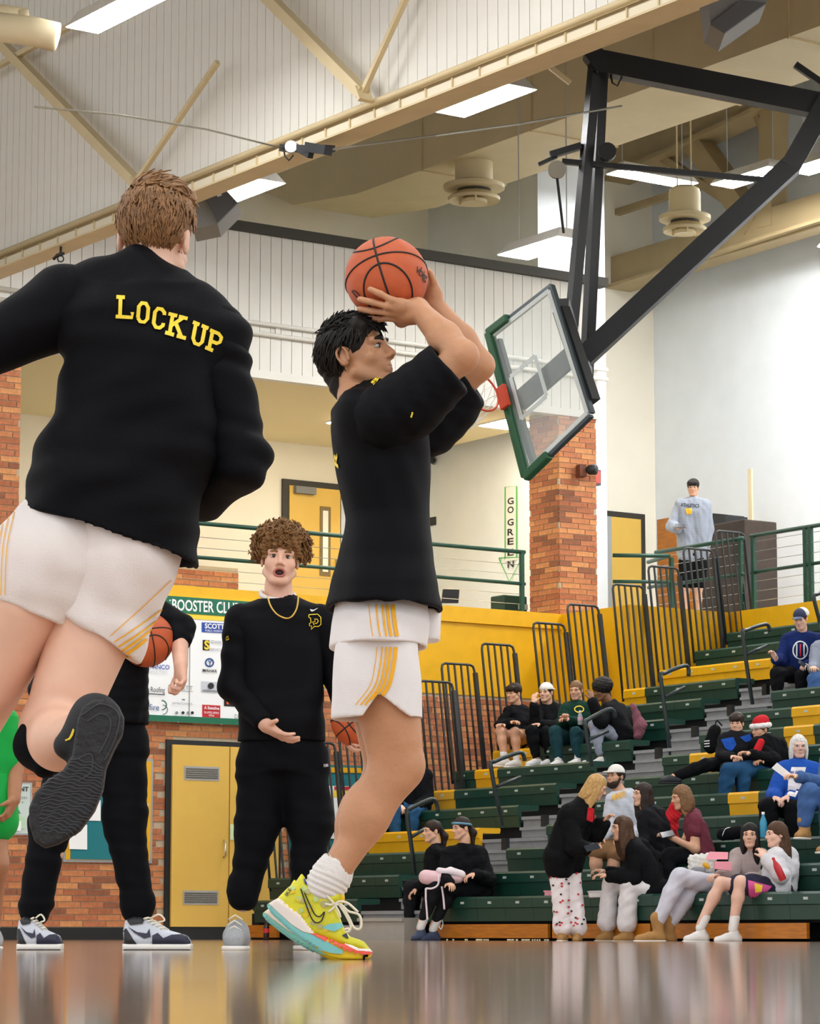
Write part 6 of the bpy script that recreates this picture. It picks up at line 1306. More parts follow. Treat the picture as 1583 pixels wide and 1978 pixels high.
# two women in black on the lowest row
person('woman with glasses and ponytail in a black jacket on the lowest row', dx(835, 18.45), dict(head=(834, 1606, .1), sl=(836, 1650, -.02), sr=(852, 1648, .26), el=(828, 1700, -.1), wl=(806, 1716, -.12), er=(848, 1700, .3), wr=(815, 1714, .25), hl=(846, 1722, .0), hr=(850, 1722, .2), kl=(792, 1714, -.06), kr=(798, 1712, .14), al=(790, 1786, -.04), ar=(800, 1786, .14), tl=(776, 1811, -.05), tr=(786, 1810, .1)), (-.9, .35, -.05), hair=('pony', 'dark'), top=dict(m=K['black'], name='jacket', inf=.026), bottom=dict(m=K['dk']), shoes=dict(m=m_bsh, sock=m_sock, sole=m_soled))
e, hd, X, so = person('woman with a blue headband in a black coat holding a pink bag', dx(895, 18.4), dict(head=(890, 1600, -.05), sl=(866, 1654, -.12), sr=(926, 1652, .08), el=(858, 1700, -.25), wl=(866, 1706, -.36), er=(944, 1700, -.05), wr=(915, 1688, -.24), fr=(895, 1696, -.3), hl=(896, 1722, -.05), hr=(926, 1722, .05), kl=(842, 1712, -.26), kr=(872, 1714, -.2), al=(812, 1786, -.2), ar=(836, 1790, -.14), tl=(800, 1812, -.26), tr=(816, 1814, -.22)), (-.85, .5, -.1), hair=('pony', 'dark'), top=dict(m=K['black'], name='coat', inf=.036, hood=True, coat=.5), bottom=dict(m=K['dk'], to=.9), shoes=dict(m=mat('shoe_blue_grey', '33405C', .7), sock=m_sock, sole=m_soled))
MB().tube([hd.w(.088*math.cos(a), -.014+.106*math.sin(a), .045+.02*math.sin(a)) for a in np.linspace(0, 2*math.pi, 25)[:-1]], .012, 8, closed=True).build('headband', mat('headband_blue', '5E8FA8', .7), e, smooth=True)
J = lambda x, y, d=0: on_d(x, y, dx(860, 18.4)-.52+d)
b = empty('handbag', J(855, 1712), 'pink soft handbag with dangling white straps on a lap', 'bag'); m_pink = cl('bag_pink', 'E3BFC6'); m_pinkw = cl('bag_white', 'EBDFE4')
blob('bag_body', [Cap(J(822, 1694), J(846, 1698), .075, .08), Cap(J(846, 1698), J(885, 1696), .06, .055)], m_pink, b, .008, .04); blob('bag_flap', [Cap(J(848, 1682, -.03), J(890, 1688, -.03), .035, .03), Cap(J(870, 1680, -.03), J(893, 1690, -.03), .03)], m_pinkw, b, .008, .04)
for L_ in ([(822, 1716), (822, 1735), (824, 1760), (825, 1777)], [(853, 1712), (856, 1735), (858, 1757)], [(846, 1690), (846, 1708), (835, 1716), (822, 1716)]): MB().tube(spline([J(x, y, -.09) for x, y in L_], 4), .011, 6).build('strap', m_pinkw, b, smooth=True)
# standing blonde
e, hd, X, so = person('blonde woman bending forward in black top and cherry print trousers', dx(1105, 17.75), dict(head=(1152, 1520, -.02), neck=(1128, 1556), sl=(1098, 1576, -.14), sr=(1122, 1568, .16), el=(1108, 1635, -.2), wl=(1132, 1640, -.3), fl=(1150, 1632, -.3), er=(1150, 1610, .15), wr=(1165, 1590, .1), hl=(1078, 1662, -.06), hr=(1098, 1660, .1), kl=(1082, 1735, -.05), kr=(1108, 1735, .06), al=(1086, 1796, -.02), ar=(1114, 1797, .05), tl=(1082, 1813, -.16), tr=(1112, 1815, -.12)), (.85, .0, -.45), hair=('long', 'blonde'), top=dict(m=K['black'], name='top', inf=.045, coat=.18), bottom=dict(m=cl('pyjama_white', 'E9E2E4'), inf=.026, flare=.035), shoes=dict(m=m_tanb, boot=True), group='people near the bleachers')
V, Q = field([hd.cap((.03, -.05, .03), (.05, -.06, -.14), .07, .055), hd.cap((.05, -.05, -.1), (.04, .0, -.24), .055, .02), hd.cap((-.03, -.06, .02), (-.05, -.1, -.2), .06, .03)], .006, .03); link('long_hair', mesh_np('long_hair', *displace(V, Q, .006, 60, 5)), HAIR['blonde'], e)
tr = [o for o in e.children if o.name.startswith('trousers')][0]; bv = bvh_of([tr]); r_ = random.Random(5)
for k in range(46):
    x, y = r_.uniform(1062, 1128), r_.uniform(1668, 1792); decal('cherry_print', *tri2d([[(x+2.6*math.cos(a), y+2.2*math.sin(a)) for a in np.linspace(0, 6.28, 7)[:-1]]]), bv, m_pr if k % 3 else m_pk, tr, .004, 4)
decal('red_patch', *tri2d([[(1134, 1560), (1150, 1562), (1152, 1578), (1142, 1588), (1132, 1584)]]), bvh_of([so]), K['red'], so, .005, 5)
# man in white cap
e, hd, X, so = person('bearded man in a white cap and pale grey hoodie', dx(1200, 19.45), dict(head=(1188, 1500), sl=(1184, 1548, -.06), sr=(1238, 1548, .1), el=(1176, 1600, -.12), wl=(1160, 1618, -.32), er=(1236, 1605, .0), wr=(1200, 1620, -.3), hl=(1196, 1640), hr=(1226, 1640, .1), kl=(1150, 1645, -.36), kr=(1186, 1650, -.34), al=(1152, 1712, -.36), ar=(1180, 1716, -.34), tl=(1140, 1736, -.46), tr=(1168, 1740, -.44)), (-.7, .7, 0), hair=('short', 'dark'), top=dict(m=K['grey'], name='hoodie', inf=.032, hood=True), bottom=dict(m=K['khaki'], to=.48), shoes=dict(m=m_bsh), hat=1, build=1.12, skin_='light'); cap_hat(e, hd, mat('cap_white', 'E4E2DC', .8))
V, Q = field([hd.ell((0, .05, -.088), (.067, .056, .046)), hd.cap((.058, .0, -.03), (.05, .03, -.07), .02), hd.cap((-.058, .0, -.03), (-.05, .03, -.07), .02)], .006, .02, [hd.ell((0, .1, -.058), (.03, .03, .012))]); link('beard', mesh_np('beard', *displace(V, Q, .003, 90, 2)), HAIR['dark'], e)
vs, fs = text2d('AMBERS', .02); decal('lettering', quad_map(vs, [(1180, 1548), (1209, 1539), (1209, 1527), (1180, 1535)]), fs, bvh_of([so]), m_sy, so, .005, 3)
# girl in black coat and white trousers
person('girl in black coat and wide white trousers leaning forward on the lowest row', dx(1235, 18.35), dict(head=(1200, 1600, -.05), neck=(1218, 1636), sl=(1228, 1646, -.16), sr=(1240, 1642, .16), el=(1222, 1698, -.2), wl=(1172, 1692, -.22), er=(1222, 1694, .16), wr=(1168, 1684, .1), hl=(1266, 1724, -.12), hr=(1268, 1722, .12), kl=(1214, 1708, -.18), kr=(1180, 1708, .1), al=(1210, 1792, -.16), ar=(1172, 1790, .1), tl=(1190, 1814, -.2), tr=(1156, 1813, .06)), (-.95, .25, -.05), hair=('long', 'brown'), top=dict(m=K['black'], name='coat', inf=.036, coat=.2, hood=True), bottom=dict(m=K['white'], inf=.03, flare=.03), shoes=dict(m=m_tanb, boot=True))
# brunette and maroon girl
person('brunette in dark top smiling toward the man in white cap', dx(1255, 18.98), dict(head=(1240, 1535, .05), sl=(1244, 1578, -.1), sr=(1276, 1578, .14), el=(1246, 1625, -.14), wl=(1228, 1640, -.3), er=(1280, 1630, .1), wr=(1240, 1645, -.1), hl=(1262, 1656, -.05), hr=(1286, 1656, .1), kl=(1218, 1658, -.36), kr=(1250, 1660, -.3), al=(1220, 1725, -.36), ar=(1250, 1725, -.3)), (-.9, .4, .0), hair=('long', 'dark'), top=dict(m=K['dk'], inf=.024), bottom=dict(m=K['dk']), mouth=0)
person('girl with short blonde hair in a maroon T-shirt', dx(1335, 19.0), dict(head=(1315, 1540, -.02), sl=(1340, 1588, -.14), sr=(1336, 1582, .2), el=(1342, 1640, -.2), wl=(1296, 1618, -.24), er=(1322, 1630, .2), wr=(1290, 1614, .0), hl=(1358, 1652, -.08), hr=(1358, 1652, .14), kl=(1292, 1652, -.12), kr=(1296, 1652, .1), al=(1284, 1722, -.1), ar=(1290, 1722, .1)), (-.93, .25, -.2), hair=('bob', 'sandy'), top=dict(m=K['maroon'], sleeve=.2, inf=.02), bottom=dict(m=K['dk']), skin_='light')
rj = empty('jacket', on_d(1292, 1600, dx(1292, 19.2)), 'crumpled red jacket between the brunette and the maroon girl', 'jacket'); Jr = lambda x, y: on_d(x, y, dx(1292, 19.2)); blob('jacket_body', [Cap(Jr(1305, 1562), Jr(1285, 1612), .07, .09), Cap(Jr(1285, 1580), Jr(1300, 1620), .06, .06)], K['red'], rj, .01, .04, disp=[(.012, 30, 4)])
# two girls in grey on the lowest row
e, hd, X, so = person('dark haired girl facing the camera in pale grey sweatpants', dx(1400, 18.55), dict(head=(1448, 1614, -.1), sl=(1424, 1656, -.05), sr=(1470, 1658, .0), el=(1412, 1690, -.2), wl=(1386, 1692, -.34), er=(1474, 1698, -.1), wr=(1440, 1696, -.3), hl=(1424, 1720), hr=(1452, 1722), kl=(1312, 1694, -.25), kr=(1342, 1708, -.1), al=(1268, 1784, -.3), ar=(1290, 1788, -.18), tl=(1232, 1813, -.36), tr=(1254, 1816, -.26)), (-.2, 1, -.02), hair=('long', 'black'), top=dict(m=K['knit'], name='cardigan', inf=.026), bottom=dict(m=K['sweatp'], inf=.026), shoes=dict(m=m_tanb, boot=True, name='boot'))
e, hd, X, so = person('girl in pale sweatshirt and pink basketball shorts at the right', dx(1470, 18.4), dict(head=(1498, 1612, -.08), sl=(1496, 1658, -.16), sr=(1524, 1656, .1), el=(1508, 1692, -.28), wl=(1476, 1658, -.26), fl=(1470, 1640, -.2), er=(1515, 1700, .1), wr=(1475, 1705, .0), hl=(1498, 1722, -.12), hr=(1510, 1722, .08), kl=(1430, 1704, -.24), kr=(1392, 1706, .02), al=(1415, 1788, -.22), ar=(1352, 1786, .02), tl=(1385, 1816, -.28), tr=(1326, 1814, -.02)), (-.93, .3, -.05), hair=('longback', 'brown'), top=dict(m=K['sweat'], name='sweatshirt', inf=.034), bottom=dict(m=cl('shorts_dark', '28263C'), to=.36, inf=.03), shoes=dict(m=m_wsh, sock=m_sock), skin_='pink')
shr = [o for o in e.children if o.name.startswith('shorts')][0]; bv = bvh_of([shr]); decal('pink_panel', *tri2d([[(1444, 1700), (1490, 1712), (1470, 1735), (1446, 1738)]]), bv, mat('pink_panel', 'D24C94', .6), shr, .004, 5); decal('crest', *tri2d([[(1456, 1706), (1472, 1710), (1470, 1722), (1458, 1724)]]), bv, m_py, shr, .006, 4)
# boy, santa hat, lady
DB = dx(1430, 21.02)
e, hd, X, so = person('boy in black and blue jacket stretching one leg along the row', DB, dict(head=(1422, 1398), sl=(1398, 1432), sr=(1444, 1432), el=(1392, 1462, -.1), wl=(1414, 1462, -.28), er=(1450, 1460, -.05), wr=(1428, 1464, -.28), hl=(1408, 1474), hr=(1434, 1474), kl=(1362, 1478, -.2), kr=(1402, 1486, -.34), al=(1302, 1500, -.26), ar=(1400, 1540, -.34), tl=(1278, 1508, -.3), tr=(1390, 1556, -.42)), (-.35, 1, -.1), hair=('fringe', 'dark'), top=dict(m=K['dk'], name='jacket', inf=.028), bottom=dict(m=K['black']), shoes=dict(m=m_bsh, sole=m_soled), hsc=.92, sc=.9, build=.92)
decal('blue_panel', *tri2d([[(1392, 1428), (1416, 1424), (1422, 1438), (1412, 1452), (1400, 1446)]]), bvh_of([so]), K['blue'], so, .006, 4)
decal('blue_panel', *tri2d([[(1428, 1424), (1448, 1418), (1452, 1430), (1440, 1434)]]), bvh_of([so]), K['blue'], so, .006, 4)
e, hd, X, so = person('person in a red Santa hat and red scarf over black', DB-.1, dict(head=(1467, 1410, .05), sl=(1462, 1440, -.08), sr=(1504, 1440, .1), el=(1494, 1468, -.14), wl=(1446, 1456, -.3), er=(1506, 1472, .1), wr=(1470, 1470, -.2), hl=(1474, 1484), hr=(1496, 1484, .1), kl=(1406, 1488, -.4), kr=(1436, 1490, -.3), al=(1396, 1552, -.4), ar=(1432, 1552, -.3)), (-.8, .55, -.12), hair=('short', 'black'), top=dict(m=K['black'], inf=.03), bottom=dict(m=K['jeans2'], inf=.02), hat=1, skin_='light')
V, Q = field([hd.ell((0, -.02, .075), (.086, .1, .085)), hd.cap((0, -.07, .1), (.02, -.14, .06), .06, .03)], .006, .04, [Half(hd.w(0, 0, .05), -hd.u)]); ht = link('santa_hat', mesh_np('santa_hat', V, Q), K['red'], e); V, Q = field([hd.cap((.085*math.cos(a), -.015+.105*math.sin(a), .045), (.085*math.cos(a+.7), -.015+.105*math.sin(a+.7), .045), .028) for a in np.arange(0, 6.28, .7)], .006, .02); link('fur_band', mesh_np('fur_band', *displace(V, Q, .003, 90, 1)), cl('fur_white', 'E8E6E4'), ht); mb = MB(); ball(mb, hd.w(.03, -.155, .05), hd.r*.032, hd.f*.032, hd.u*.032); mb.build('pompom', MATS['cloth_fur_white'], ht, smooth=True)
V, Q = field([Cap(lerp(X['sl'], X['sr'], .12)+UP*.03-FH*.09, on_d(1456, 1462, DB-.28), .04, .045), Cap(X['sr']+UP*.02, on_d(1500, 1480, DB+.02), .06, .075)], .009, .03); link('scarf', mesh_np('scarf', V, Q), K['red'], e)
DB = dx(1545, 19.98)
e, hd, X, so = person('white haired woman in a royal blue coat with clasped hands', DB, dict(head=(1542, 1442), sl=(1514, 1490), sr=(1572, 1490), el=(1494, 1536, -.12), wl=(1496, 1540, -.38), fl=(1506, 1546, -.44), er=(1572, 1545, -.1), wr=(1520, 1540, -.38), fr=(1506, 1546, -.44), hl=(1528, 1560), hr=(1562, 1560), kl=(1482, 1558, -.4), kr=(1530, 1562, -.4), al=(1488, 1622, -.42), ar=(1534, 1626, -.42), tl=(1478, 1640, -.52), tr=(1526, 1644, -.52)), (.05, 1, -.06), hair=('bob', 'grey'), top=dict(m=K['blue'], name='coat', inf=.036), bottom=dict(m=K['black'], inf=.024), shoes=dict(m=m_bsh), build=1.1, skin_='pink')
bv = bvh_of([so]); decal('white_shirt', *tri2d([[(1528, 1482), (1556, 1482), (1550, 1510), (1535, 1540), (1520, 1536), (1522, 1506)]]), bv, m_wht, so, .006, 5); vs, fs = text2d('PILOTS', .03); decal('lettering', quad_map(vs, [(1524, 1500), (1548, 1497), (1549, 1488), (1526, 1490)]), fs, bv, m_pb, so, .009, 3)
for q in (1, -1): MB().tube([hd.w(q*.033+.024*math.cos(a), .098, .002+.019*math.sin(a)) for a in np.linspace(0, 6.28, 15)[:-1]], .0016, 5, closed=True).build('glasses', m_steel, e, smooth=True)
e, hd, X, so = person('person in blue jeans at the right edge holding a white sheet', dx(1600, 19.42), dict(head=(1640, 1420), sl=(1598, 1470), sr=(1658, 1470), el=(1590, 1512, -.2), wl=(1536, 1500, -.4), er=(1665, 1520), wr=(1640, 1540, -.3), hl=(1606, 1560), hr=(1640, 1560), kl=(1562, 1530, -.42), kr=(1600, 1556, -.42), al=(1552, 1596, -.42), ar=(1596, 1625, -.42), tl=(1540, 1614, -.52), tr=(1582, 1642, -.5)), (-.4, 1, 0), hair=('short', 'brown'), top=dict(m=K['jeans'], name='denim_shirt', inf=.028), bottom=dict(m=K['jeans'], inf=.03), shoes=dict(m=m_tanb, boot=True, sock=m_sock))
Dp = dx(1600, 19.42)-.44; tag(MB().prism([on_d(1490, 1483, Dp), on_d(1500, 1473, Dp), on_d(1530, 1497, Dp+.05), on_d(1522, 1507, Dp+.05)], (0, 0, -.004)).build('paper_sheet', m_pw), 'white folded paper sheet in the hand at the right edge', 'paper')
# man in cap and blue top near the top row
DB = dx(1545, 23.78)
e, hd, X, so = person('man in white and navy cap and blue top near the top row', DB, dict(head=(1545, 1196, -.1), sl=(1522, 1238), sr=(1574, 1238), el=(1508, 1276, -.1), wl=(1498, 1274, -.36), fl=(1490, 1258, -.4), er=(1580, 1282), wr=(1556, 1286, -.36), hl=(1534, 1302), hr=(1562, 1302), kl=(1500, 1302, -.42), kr=(1548, 1306, -.42), al=(1502, 1352, -.42), ar=(1548, 1356, -.42), tl=(1488, 1362, -.5), tr=(1534, 1366, -.5)), (-.4, .85, -.35), hair=('short', 'brown'), top=dict(m=K['navy'], name='hoodie', inf=.034), bottom=dict(m=K['black']), shoes=dict(m=m_bsh, sole=m_soled), hat=1, build=1.12, skin_='pink'); cap_hat(e, hd, mat('cap_navy', '27304F', .8), m2=mat('cap_brim', '55617C', .8)); V, Q = field([hd.ell((-.02, -.05, .05), (.085, .085, .088))], .006, .02, [hd.ell((0, -.015, -.03), (.2, .2, .08)), hd.ell((0, .06, .05), (.12, .075, .12))]); link('cap_back', mesh_np('cap_back', V, Q), MATS['cap_white'], e)
bv = bvh_of([so]); decal('emblem', *stroke_polys([(1545+14*math.cos(a), 1256+17*math.sin(a)) for a in np.linspace(0, 6.4, 20)], 2.5), bv, m_swht, so, .006, 4)
for x in (1538, 1545, 1552): decal('emblem', *stroke_polys([(x, 1244), (x, 1268)], 2.6), bv, m_swht if x != 1545 else m_pr, so, .006, 4)
person('person in grey top and jeans cut off by the upper right edge', dx(1590, 23.8)-.05, dict(head=(1596, 1212), sl=(1578, 1252), sr=(1630, 1252), el=(1572, 1290, -.15), wl=(1570, 1290, -.36), er=(1635, 1295), wr=(1610, 1300, -.3), hl=(1590, 1312), hr=(1618, 1312), kl=(1572, 1312, -.42), kr=(1606, 1314, -.42), al=(1574, 1362, -.42), ar=(1608, 1364, -.42)), (-.3, 1, -.2), hair=('short', 'grey'), top=dict(m=K['greyp'], inf=.03), bottom=dict(m=K['jeans'], inf=.024))
# four boys
DB = dx(1060, 22.25); gb = lambda x: dx(x, 22.25)
e, hd, X, so = person('boy in black hoodie and shorts at the left end of the four boys', gb(1005), dict(head=(992, 1340, -.05), sl=(984, 1378, -.1), sr=(1014, 1378, .12), el=(966, 1402, -.2), wl=(988, 1396, -.36), er=(1000, 1412, -.1), wr=(972, 1402, -.36), hl=(1002, 1432, -.05), hr=(1022, 1432, .1), kl=(966, 1412, -.4), kr=(994, 1414, -.34), al=(974, 1464, -.42), ar=(998, 1466, -.36), tl=(952, 1476, -.5), tr=(978, 1478, -.44)), (-.75, .65, -.08), hair=('fringe', 'dark'), top=dict(m=K['black'], name='hoodie', inf=.03, hood=True), bottom=dict(m=K['khaki'], to=.3), shoes=dict(m=m_wsh, sock=m_sock), skin_='light')
e, hd, X, so = person('boy in a white backwards cap and black hoodie, hand at chin', gb(1060), dict(head=(1054, 1338, -.05), sl=(1042, 1376, -.05), sr=(1086, 1376, .1), el=(1034, 1396, -.25), wl=(1030, 1358, -.34), fl=(1032, 1340, -.32), er=(1078, 1402, -.1), wr=(1040, 1400, -.3), hl=(1058, 1432), hr=(1080, 1432, .1), kl=(1026, 1412, -.38), kr=(1054, 1414, -.3), al=(1036, 1464, -.4), ar=(1062, 1464, -.32), tl=(1020, 1476, -.48), tr=(1046, 1476, -.4)), (-.5, .85, -.05), hair=('short', 'dark'), top=dict(m=K['black'], name='hoodie', inf=.032, hood=True), bottom=dict(m=K['black']), shoes=dict(m=m_wsh), hat=1); cap_hat(e, hd, MATS['cap_white'], back=True)
e, hd, X, so = person('boy in dark green sweatshirt with clasped hands beside the white cap', gb(1112), dict(head=(1112, 1334), sl=(1092, 1372), sr=(1136, 1372), el=(1086, 1400, -.16), wl=(1090, 1386, -.36), er=(1140, 1400, -.1), wr=(1096, 1390, -.36), hl=(1104, 1432), hr=(1128, 1432), kl=(1072, 1414, -.38), kr=(1112, 1416, -.38), al=(1078, 1466, -.4), ar=(1116, 1464, -.4), tl=(1066, 1478, -.48), tr=(1100, 1476, -.48)), (-.4, .95, -.12), hair=('short', 'sandy'), top=dict(m=K['green'], inf=.03), bottom=dict(m=K['teal']), shoes=dict(m=m_wsh, sock=m_sock), skin_='light')
decal('emblem', *stroke_polys([(1118+9*math.cos(a), 1370+6*math.sin(a)) for a in np.linspace(0, 6.4, 14)], 2), bvh_of([so]), m_py, so, .006, 4)
person('boy with a dark afro in black jacket and grey trousers', gb(1180), dict(head=(1162, 1334, -.05), sl=(1172, 1374, -.14), sr=(1196, 1374, .16), el=(1160, 1396, -.26), wl=(1142, 1352, -.3), fl=(1140, 1338, -.28), er=(1180, 1404, .1), wr=(1150, 1400, -.1), hl=(1208, 1428, -.1), hr=(1214, 1428, .1), kl=(1148, 1400, -.18), kr=(1158, 1404, .1), al=(1160, 1458, -.2), ar=(1144, 1460, .1), tl=(1146, 1474, -.24), tr=(1128, 1474, .06)), (-.9, .3, -.25), hair=('afro', 'black'), skin_='brown', top=dict(m=K['black'], name='jacket', inf=.04), bottom=dict(m=K['greyp']), shoes=dict(m=m_wsh))
hb_ = empty('jacket', on_d(1232, 1410, gb(1220)), 'dusky pink jacket hanging behind the boy with the afro', 'jacket'); Jr = lambda x, y: on_d(x, y, gb(1222)); blob('jacket_body', [Cap(Jr(1222, 1362), Jr(1236, 1402), .03, .07), Cap(Jr(1236, 1400), Jr(1232, 1420), .07, .06)], cl('dusky_pink', '7A4A55'), hb_, .01, .04, disp=[(.01, 30, 4)])
# man on the concourse
e, hd, X, so = person('man in grey hoodie and black shorts standing by the podium with a phone', dx(1335, 26.5), dict(head=(1338, 943), sl=(1315, 977), sr=(1361, 977), el=(1298, 1016, -.02), wl=(1308, 1022, -.26), fl=(1318, 1016, -.32), er=(1366, 1022), wr=(1362, 1058, -.06), hl=(1326, 1068), hr=(1350, 1068), kl=(1324, 1136, -.04), kr=(1348, 1136, -.04), al=(1320, 1196), ar=(1346, 1196), tl=(1314, 1208, -.12), tr=(1344, 1208, -.12)), (-.2, 1, -.08), hair=('fringe', 'black'), top=dict(m=K['hood2'], name='hoodie', inf=.04, hood=True, coat=.1), bottom=dict(m=K['black'], to=.42, inf=.03), shoes=dict(m=m_bsh, sock=m_sock), group='people near the bleachers', skin_='light')
bv = bvh_of([so]); decal('emblem', *tri2d([[(1323, 982), (1336, 982), (1335, 993), (1326, 994)]]), bv, m_sy, so, .006, 4); vs, fs = text2d('ATHLETICS', .02); decal('lettering', quad_map(vs, [(1314, 979), (1350, 981), (1350, 974), (1314, 972)]), fs, bv, K['dk'], so, .008, 4)
# two half-hidden spectators behind the shooter's knee
person('spectator in black jacket and jeans half hidden behind the shooter knee', dx(800, 20.5), dict(head=(786, 1456), sl=(766, 1498), sr=(822, 1500), el=(758, 1540, -.1), wl=(772, 1556, -.3), er=(826, 1545, -.05), wr=(800, 1560, -.3), hl=(782, 1562), hr=(812, 1562), kl=(760, 1566, -.4), kr=(796, 1570, -.4), al=(764, 1626, -.42), ar=(796, 1628, -.42), tl=(752, 1638, -.5), tr=(784, 1640, -.5)), (-.6, .8, 0), hair=('short', 'dark'), top=dict(m=K['black'], name='jacket', inf=.036), bottom=dict(m=K['jeans2'], inf=.024), shoes=dict(m=m_bsh))
person('spectator in a white top hidden behind the shooter leg', dx(735, 20.45), dict(head=(742, 1452), sl=(712, 1496), sr=(764, 1496), el=(706, 1530, -.1), wl=(716, 1552, -.3), er=(770, 1540), wr=(750, 1556, -.3), hl=(726, 1566), hr=(752, 1566), kl=(706, 1572, -.4), kr=(738, 1574, -.4), al=(708, 1636, -.42), ar=(738, 1638, -.42)), (-.6, .8, 0), hair=('short', 'brown'), top=dict(m=cl('tee_white', 'E6E6E8'), inf=.03), bottom=dict(m=K['dk']))
# ---------------------------------------------------------------- small things
def phone(px, py, D, lab, ang=0):
    c = on_d(px, py, D); u = nrm(C3(math.cos(ang), -.3, math.sin(ang))); n = nrm(C3(.2, .8, .6)); v = np.cross(u, n); q = MB(); q.prism([c-u*.07-v*.035, c+u*.07-v*.035, c+u*.07+v*.035, c-u*.07+v*.035], n*.009); e = empty('phone', c, lab, 'phone'); q.build('case', m_black, e); q = MB(); q.prism([c-u*.064-v*.031+n*.0092, c+u*.064-v*.031+n*.0092, c+u*.064+v*.031+n*.0092, c-u*.064+v*.031+n*.0092], n*.001); q.build('screen', mat('phone_screen', '30363E', .1), e)
phone(1143, 1637, dx(1120, 17.75)-.34, 'phone in the hand of the bending blonde woman', .3); phone(1314, 1016, dx(1335, 26.5)-.38, 'black phone held by the man at the podium', 0); phone(1550, 1284, dx(1545, 23.78)-.46, 'black phone held by the man in the navy cap', -.6); phone(1288, 1612, dx(1335, 19.0)-.3, 'red phone in the hands of the maroon girl', .2)
def bottle(px, py, D, h, r, m, mcap, lab, mlab=None, tilt=(0, 0, 1), liquid=None):
    c = on_d(px, py, D); e = empty('bottle', c, lab, 'bottle'); MB().lathe(c, [(r*.85, 0), (r, h*.04), (r, h*.58), (r*.75, h*.72), (r*.4, h*.84), (r*.36, h*.9)], 18, axis=tilt).build('body', m, e, auto=50); MB().lathe(c, [(r*.42, h*.9), (r*.42, h), (0, h)], 14, axis=tilt).build('cap', mcap, e, auto=50)
    if mlab: MB().lathe(c, [(r*1.02, h*.3), (r*1.02, h*.52)], 18, axis=tilt).build('label', mlab, e, auto=50)
cb = on_z(514, 1813.5, 0.0); DBt = depth(cb)
bottle(514, 1814, dx(514, 18.0), .23, .033, mat('cola', '24100C', .15), m_pr, 'cola bottle with red label standing on the floor behind the shoe', m_pr)
def rec(px, py, D, lab, **k): bottle(px, py, D, **k, lab=lab)
rec(1090, 1404, gb(1090)-.42, 'clear water bottle held by the boy in green', h=.16, r=.03, m=mat('clear_plastic', 'C8D2D6', .1, alpha=.5), mcap=m_pw); rec(1120, 1400, gb(1120)-.42, 'clear bottle with pink label beside the boy with the afro', h=.17, r=.03, m=MATS['clear_plastic'], mcap=m_pw, mlab=mat('label_pink', 'D8A0B8', .5)); rec(1474, 1618, dx(1474, 18.75), 'blue water bottle between the two girls in grey', h=.24, r=.035, m=mat('bottle_blue', '3F9CC0', .2, alpha=.8), mcap=m_pw); rec(1512, 1700, dx(1512, 18.4)-.32, 'red drink bottle under the arm of the girl at right', h=.22, r=.034, m=mat('bottle_red', 'B8202C', .3), mcap=m_pr, tilt=C3(-.4, 0, .9))
pb = empty('gift_box', on_d(1400, 1690, dx(1400, 18.5)-.42), 'open pink cardboard box in the girls laps', 'box'); Jb = lambda x, y, d=0: on_d(x, y, dx(1400, 18.5)-.44+d); mpk = mat('box_pink', 'E79AA8', .6); MB().prism([Jb(1380, 1678), Jb(1412, 1682), Jb(1412, 1664), Jb(1380, 1664)], FH*.12).build('tray', mpk, pb); MB().prism([Jb(1362, 1660, .1), Jb(1405, 1660, .1), Jb(1406, 1646, .12), Jb(1370, 1645, .12)], FH*.01).build('lid', mpk, pb)
wbg = empty('tote_bag', on_d(1355, 1690, dx(1355, 18.45)), 'crumpled white and grey bag beside the girl with the pink box', 'bag'); Jb = lambda x, y, d=0: on_d(x, y, dx(1355, 18.45)-.1+d); blob('bag_body', [Cap(Jb(1338, 1662), Jb(1372, 1660), .055, .06), Cap(Jb(1340, 1676), Jb(1368, 1676), .06)], cl('bag_pale', 'D6D5CF'), wbg, .009, .03, disp=[(.012, 34, 3)]); blob('bag_pocket', [Cap(Jb(1340, 1682, -.05), Jb(1356, 1682, -.05), .035)], cl('bag_grey', '8A8C90'), wbg, .009, .03); blob('bag_patch', [Cap(Jb(1360, 1670, -.06), Jb(1366, 1674, -.06), .022)], m_sy, wbg, .008, .02)
bp_ = empty('backpack', on_d(1405, 1615, dx(1405, 19.2)), 'black bag on the row behind the girls', 'bag'); Jb = lambda x, y, d=0: on_d(x, y, dx(1405, 19.0)+d); blob('bag_body', [Cap(Jb(1395, 1612), Jb(1425, 1608), .06, .065)], K['black'], bp_, .01, .03, disp=[(.008, 30, 2)]); MB().tube(spline([Jb(1394, 1616, -.06), Jb(1400, 1602, -.07), Jb(1410, 1598, -.07)], 4), .006, 6).build('zip', m_chrome, bp_, smooth=True)
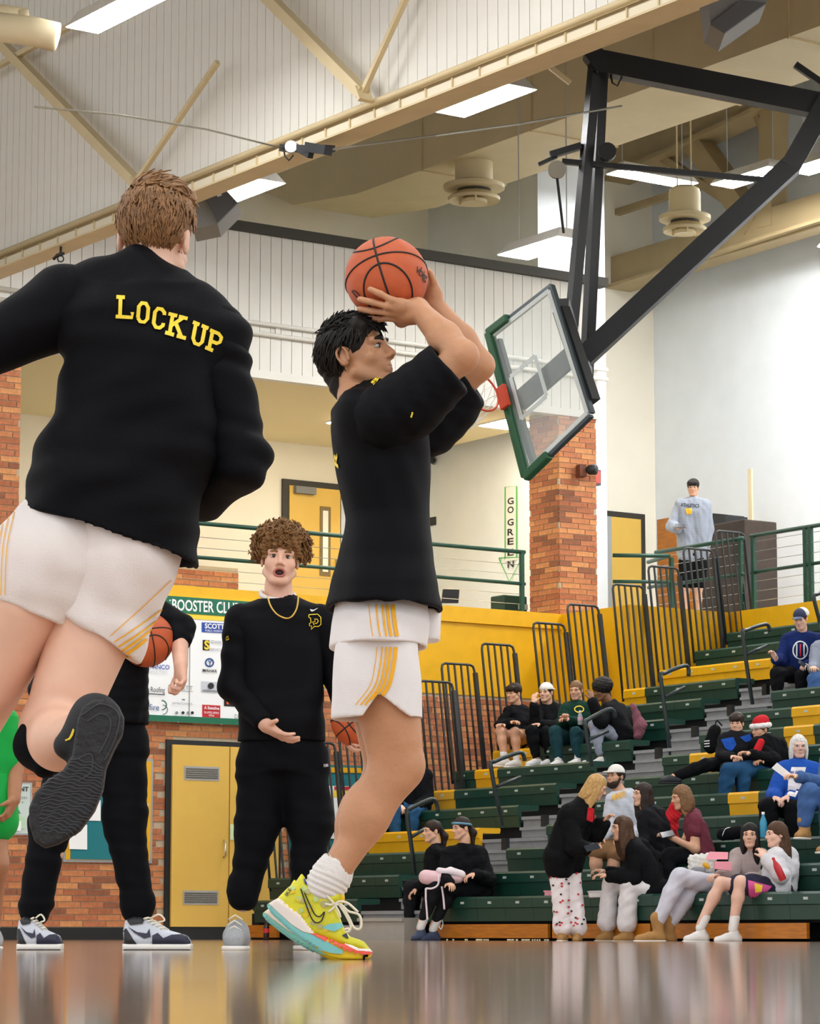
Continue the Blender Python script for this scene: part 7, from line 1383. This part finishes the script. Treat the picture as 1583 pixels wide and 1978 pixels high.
bp_ = empty('backpack', on_d(1380, 1450, dx(1385, 21.22)), 'black backpack with white stripes left of the boy in blue', 'bag'); Jb = lambda x, y, d=0: on_d(x, y, dx(1385, 21.22)+d); o_ = blob('bag_body', [Cap(Jb(1380, 1412), Jb(1372, 1440), .07, .085)], K['black'], bp_, .01, .03, disp=[(.006, 30, 2)]); MB().tube(spline([Jb(1380, 1404, -.04), Jb(1384, 1392, -.02), Jb(1394, 1402, 0)], 4), .008, 6).build('handle', K['black'], bp_, smooth=True)
for y in (1432, 1437, 1442): decal('stripe', *stroke_polys([(1360, y), (1370, y-1)], 2), bvh_of([o_]), m_swht, o_, .006, 3)
Jb = lambda x, y, d=0: on_d(x, y, dx(1066, 18.3)+d)
e = empty('paper_box', Jb(1062, 1737), 'small pink box on the lowest row left of the blonde woman', 'box'); MB().prism([Jb(1052, 1735), Jb(1072, 1735), Jb(1072, 1721), Jb(1052, 1721)], FH*.1).build('body', mpk, e); MB().prism([Jb(1050, 1723), Jb(1074, 1723), Jb(1074, 1720), Jb(1050, 1720)], FH*.11).build('lid', mpk, e)
e = empty('food_tray', Jb(1146, 1733, -1), 'white paper food tray on the lowest row right of the blonde woman', 'tray'); MB().prism([Jb(1138, 1734, -.9), Jb(1160, 1733, -.9), Jb(1162, 1721, -.9), Jb(1136, 1722, -.9)], FH*.1).build('body', m_pw, e, bevel=.01); MB().prism([Jb(1135, 1723, -.92), Jb(1163, 1722, -.92), Jb(1163, 1720, -.92), Jb(1135, 1721, -.92)], FH*.14).build('rim', m_pw, e)
q = MB(); r_ = random.Random(2)
for k in range(60): c = on_x(r_.choice([r_.uniform(980, 1062), r_.uniform(918, 930)]) if k < 50 else r_.uniform(860, 1060), 1816, 18.05+r_.uniform(-.1, .1)); c[2] = .008; ball(q, c, V3((.011, 0, 0)), V3((0, .009, 0)), V3((0, 0, .008)), 6, 4)
tag(q.build('spilled_popcorn', mat('popcorn', 'E8DFC0', .8), smooth=True), 'spilled popcorn along the foot of the kick boards', 'popcorn', kind='stuff')
e = empty('lanyard_loop', on_d(852, 1795, dx(852, 18.2)), 'thin white cord loop hanging below the lowest row', 'cord'); MB().tube(spline([on_d(850, 1768, dx(852, 18.15)), on_d(847, 1785, dx(852, 18.12)), on_d(851, 1795, dx(852, 18.1)), on_d(855, 1784, dx(852, 18.12)), on_d(851, 1768, dx(852, 18.15))], 4), .005, 5).build('cord', m_pw, e, smooth=True)
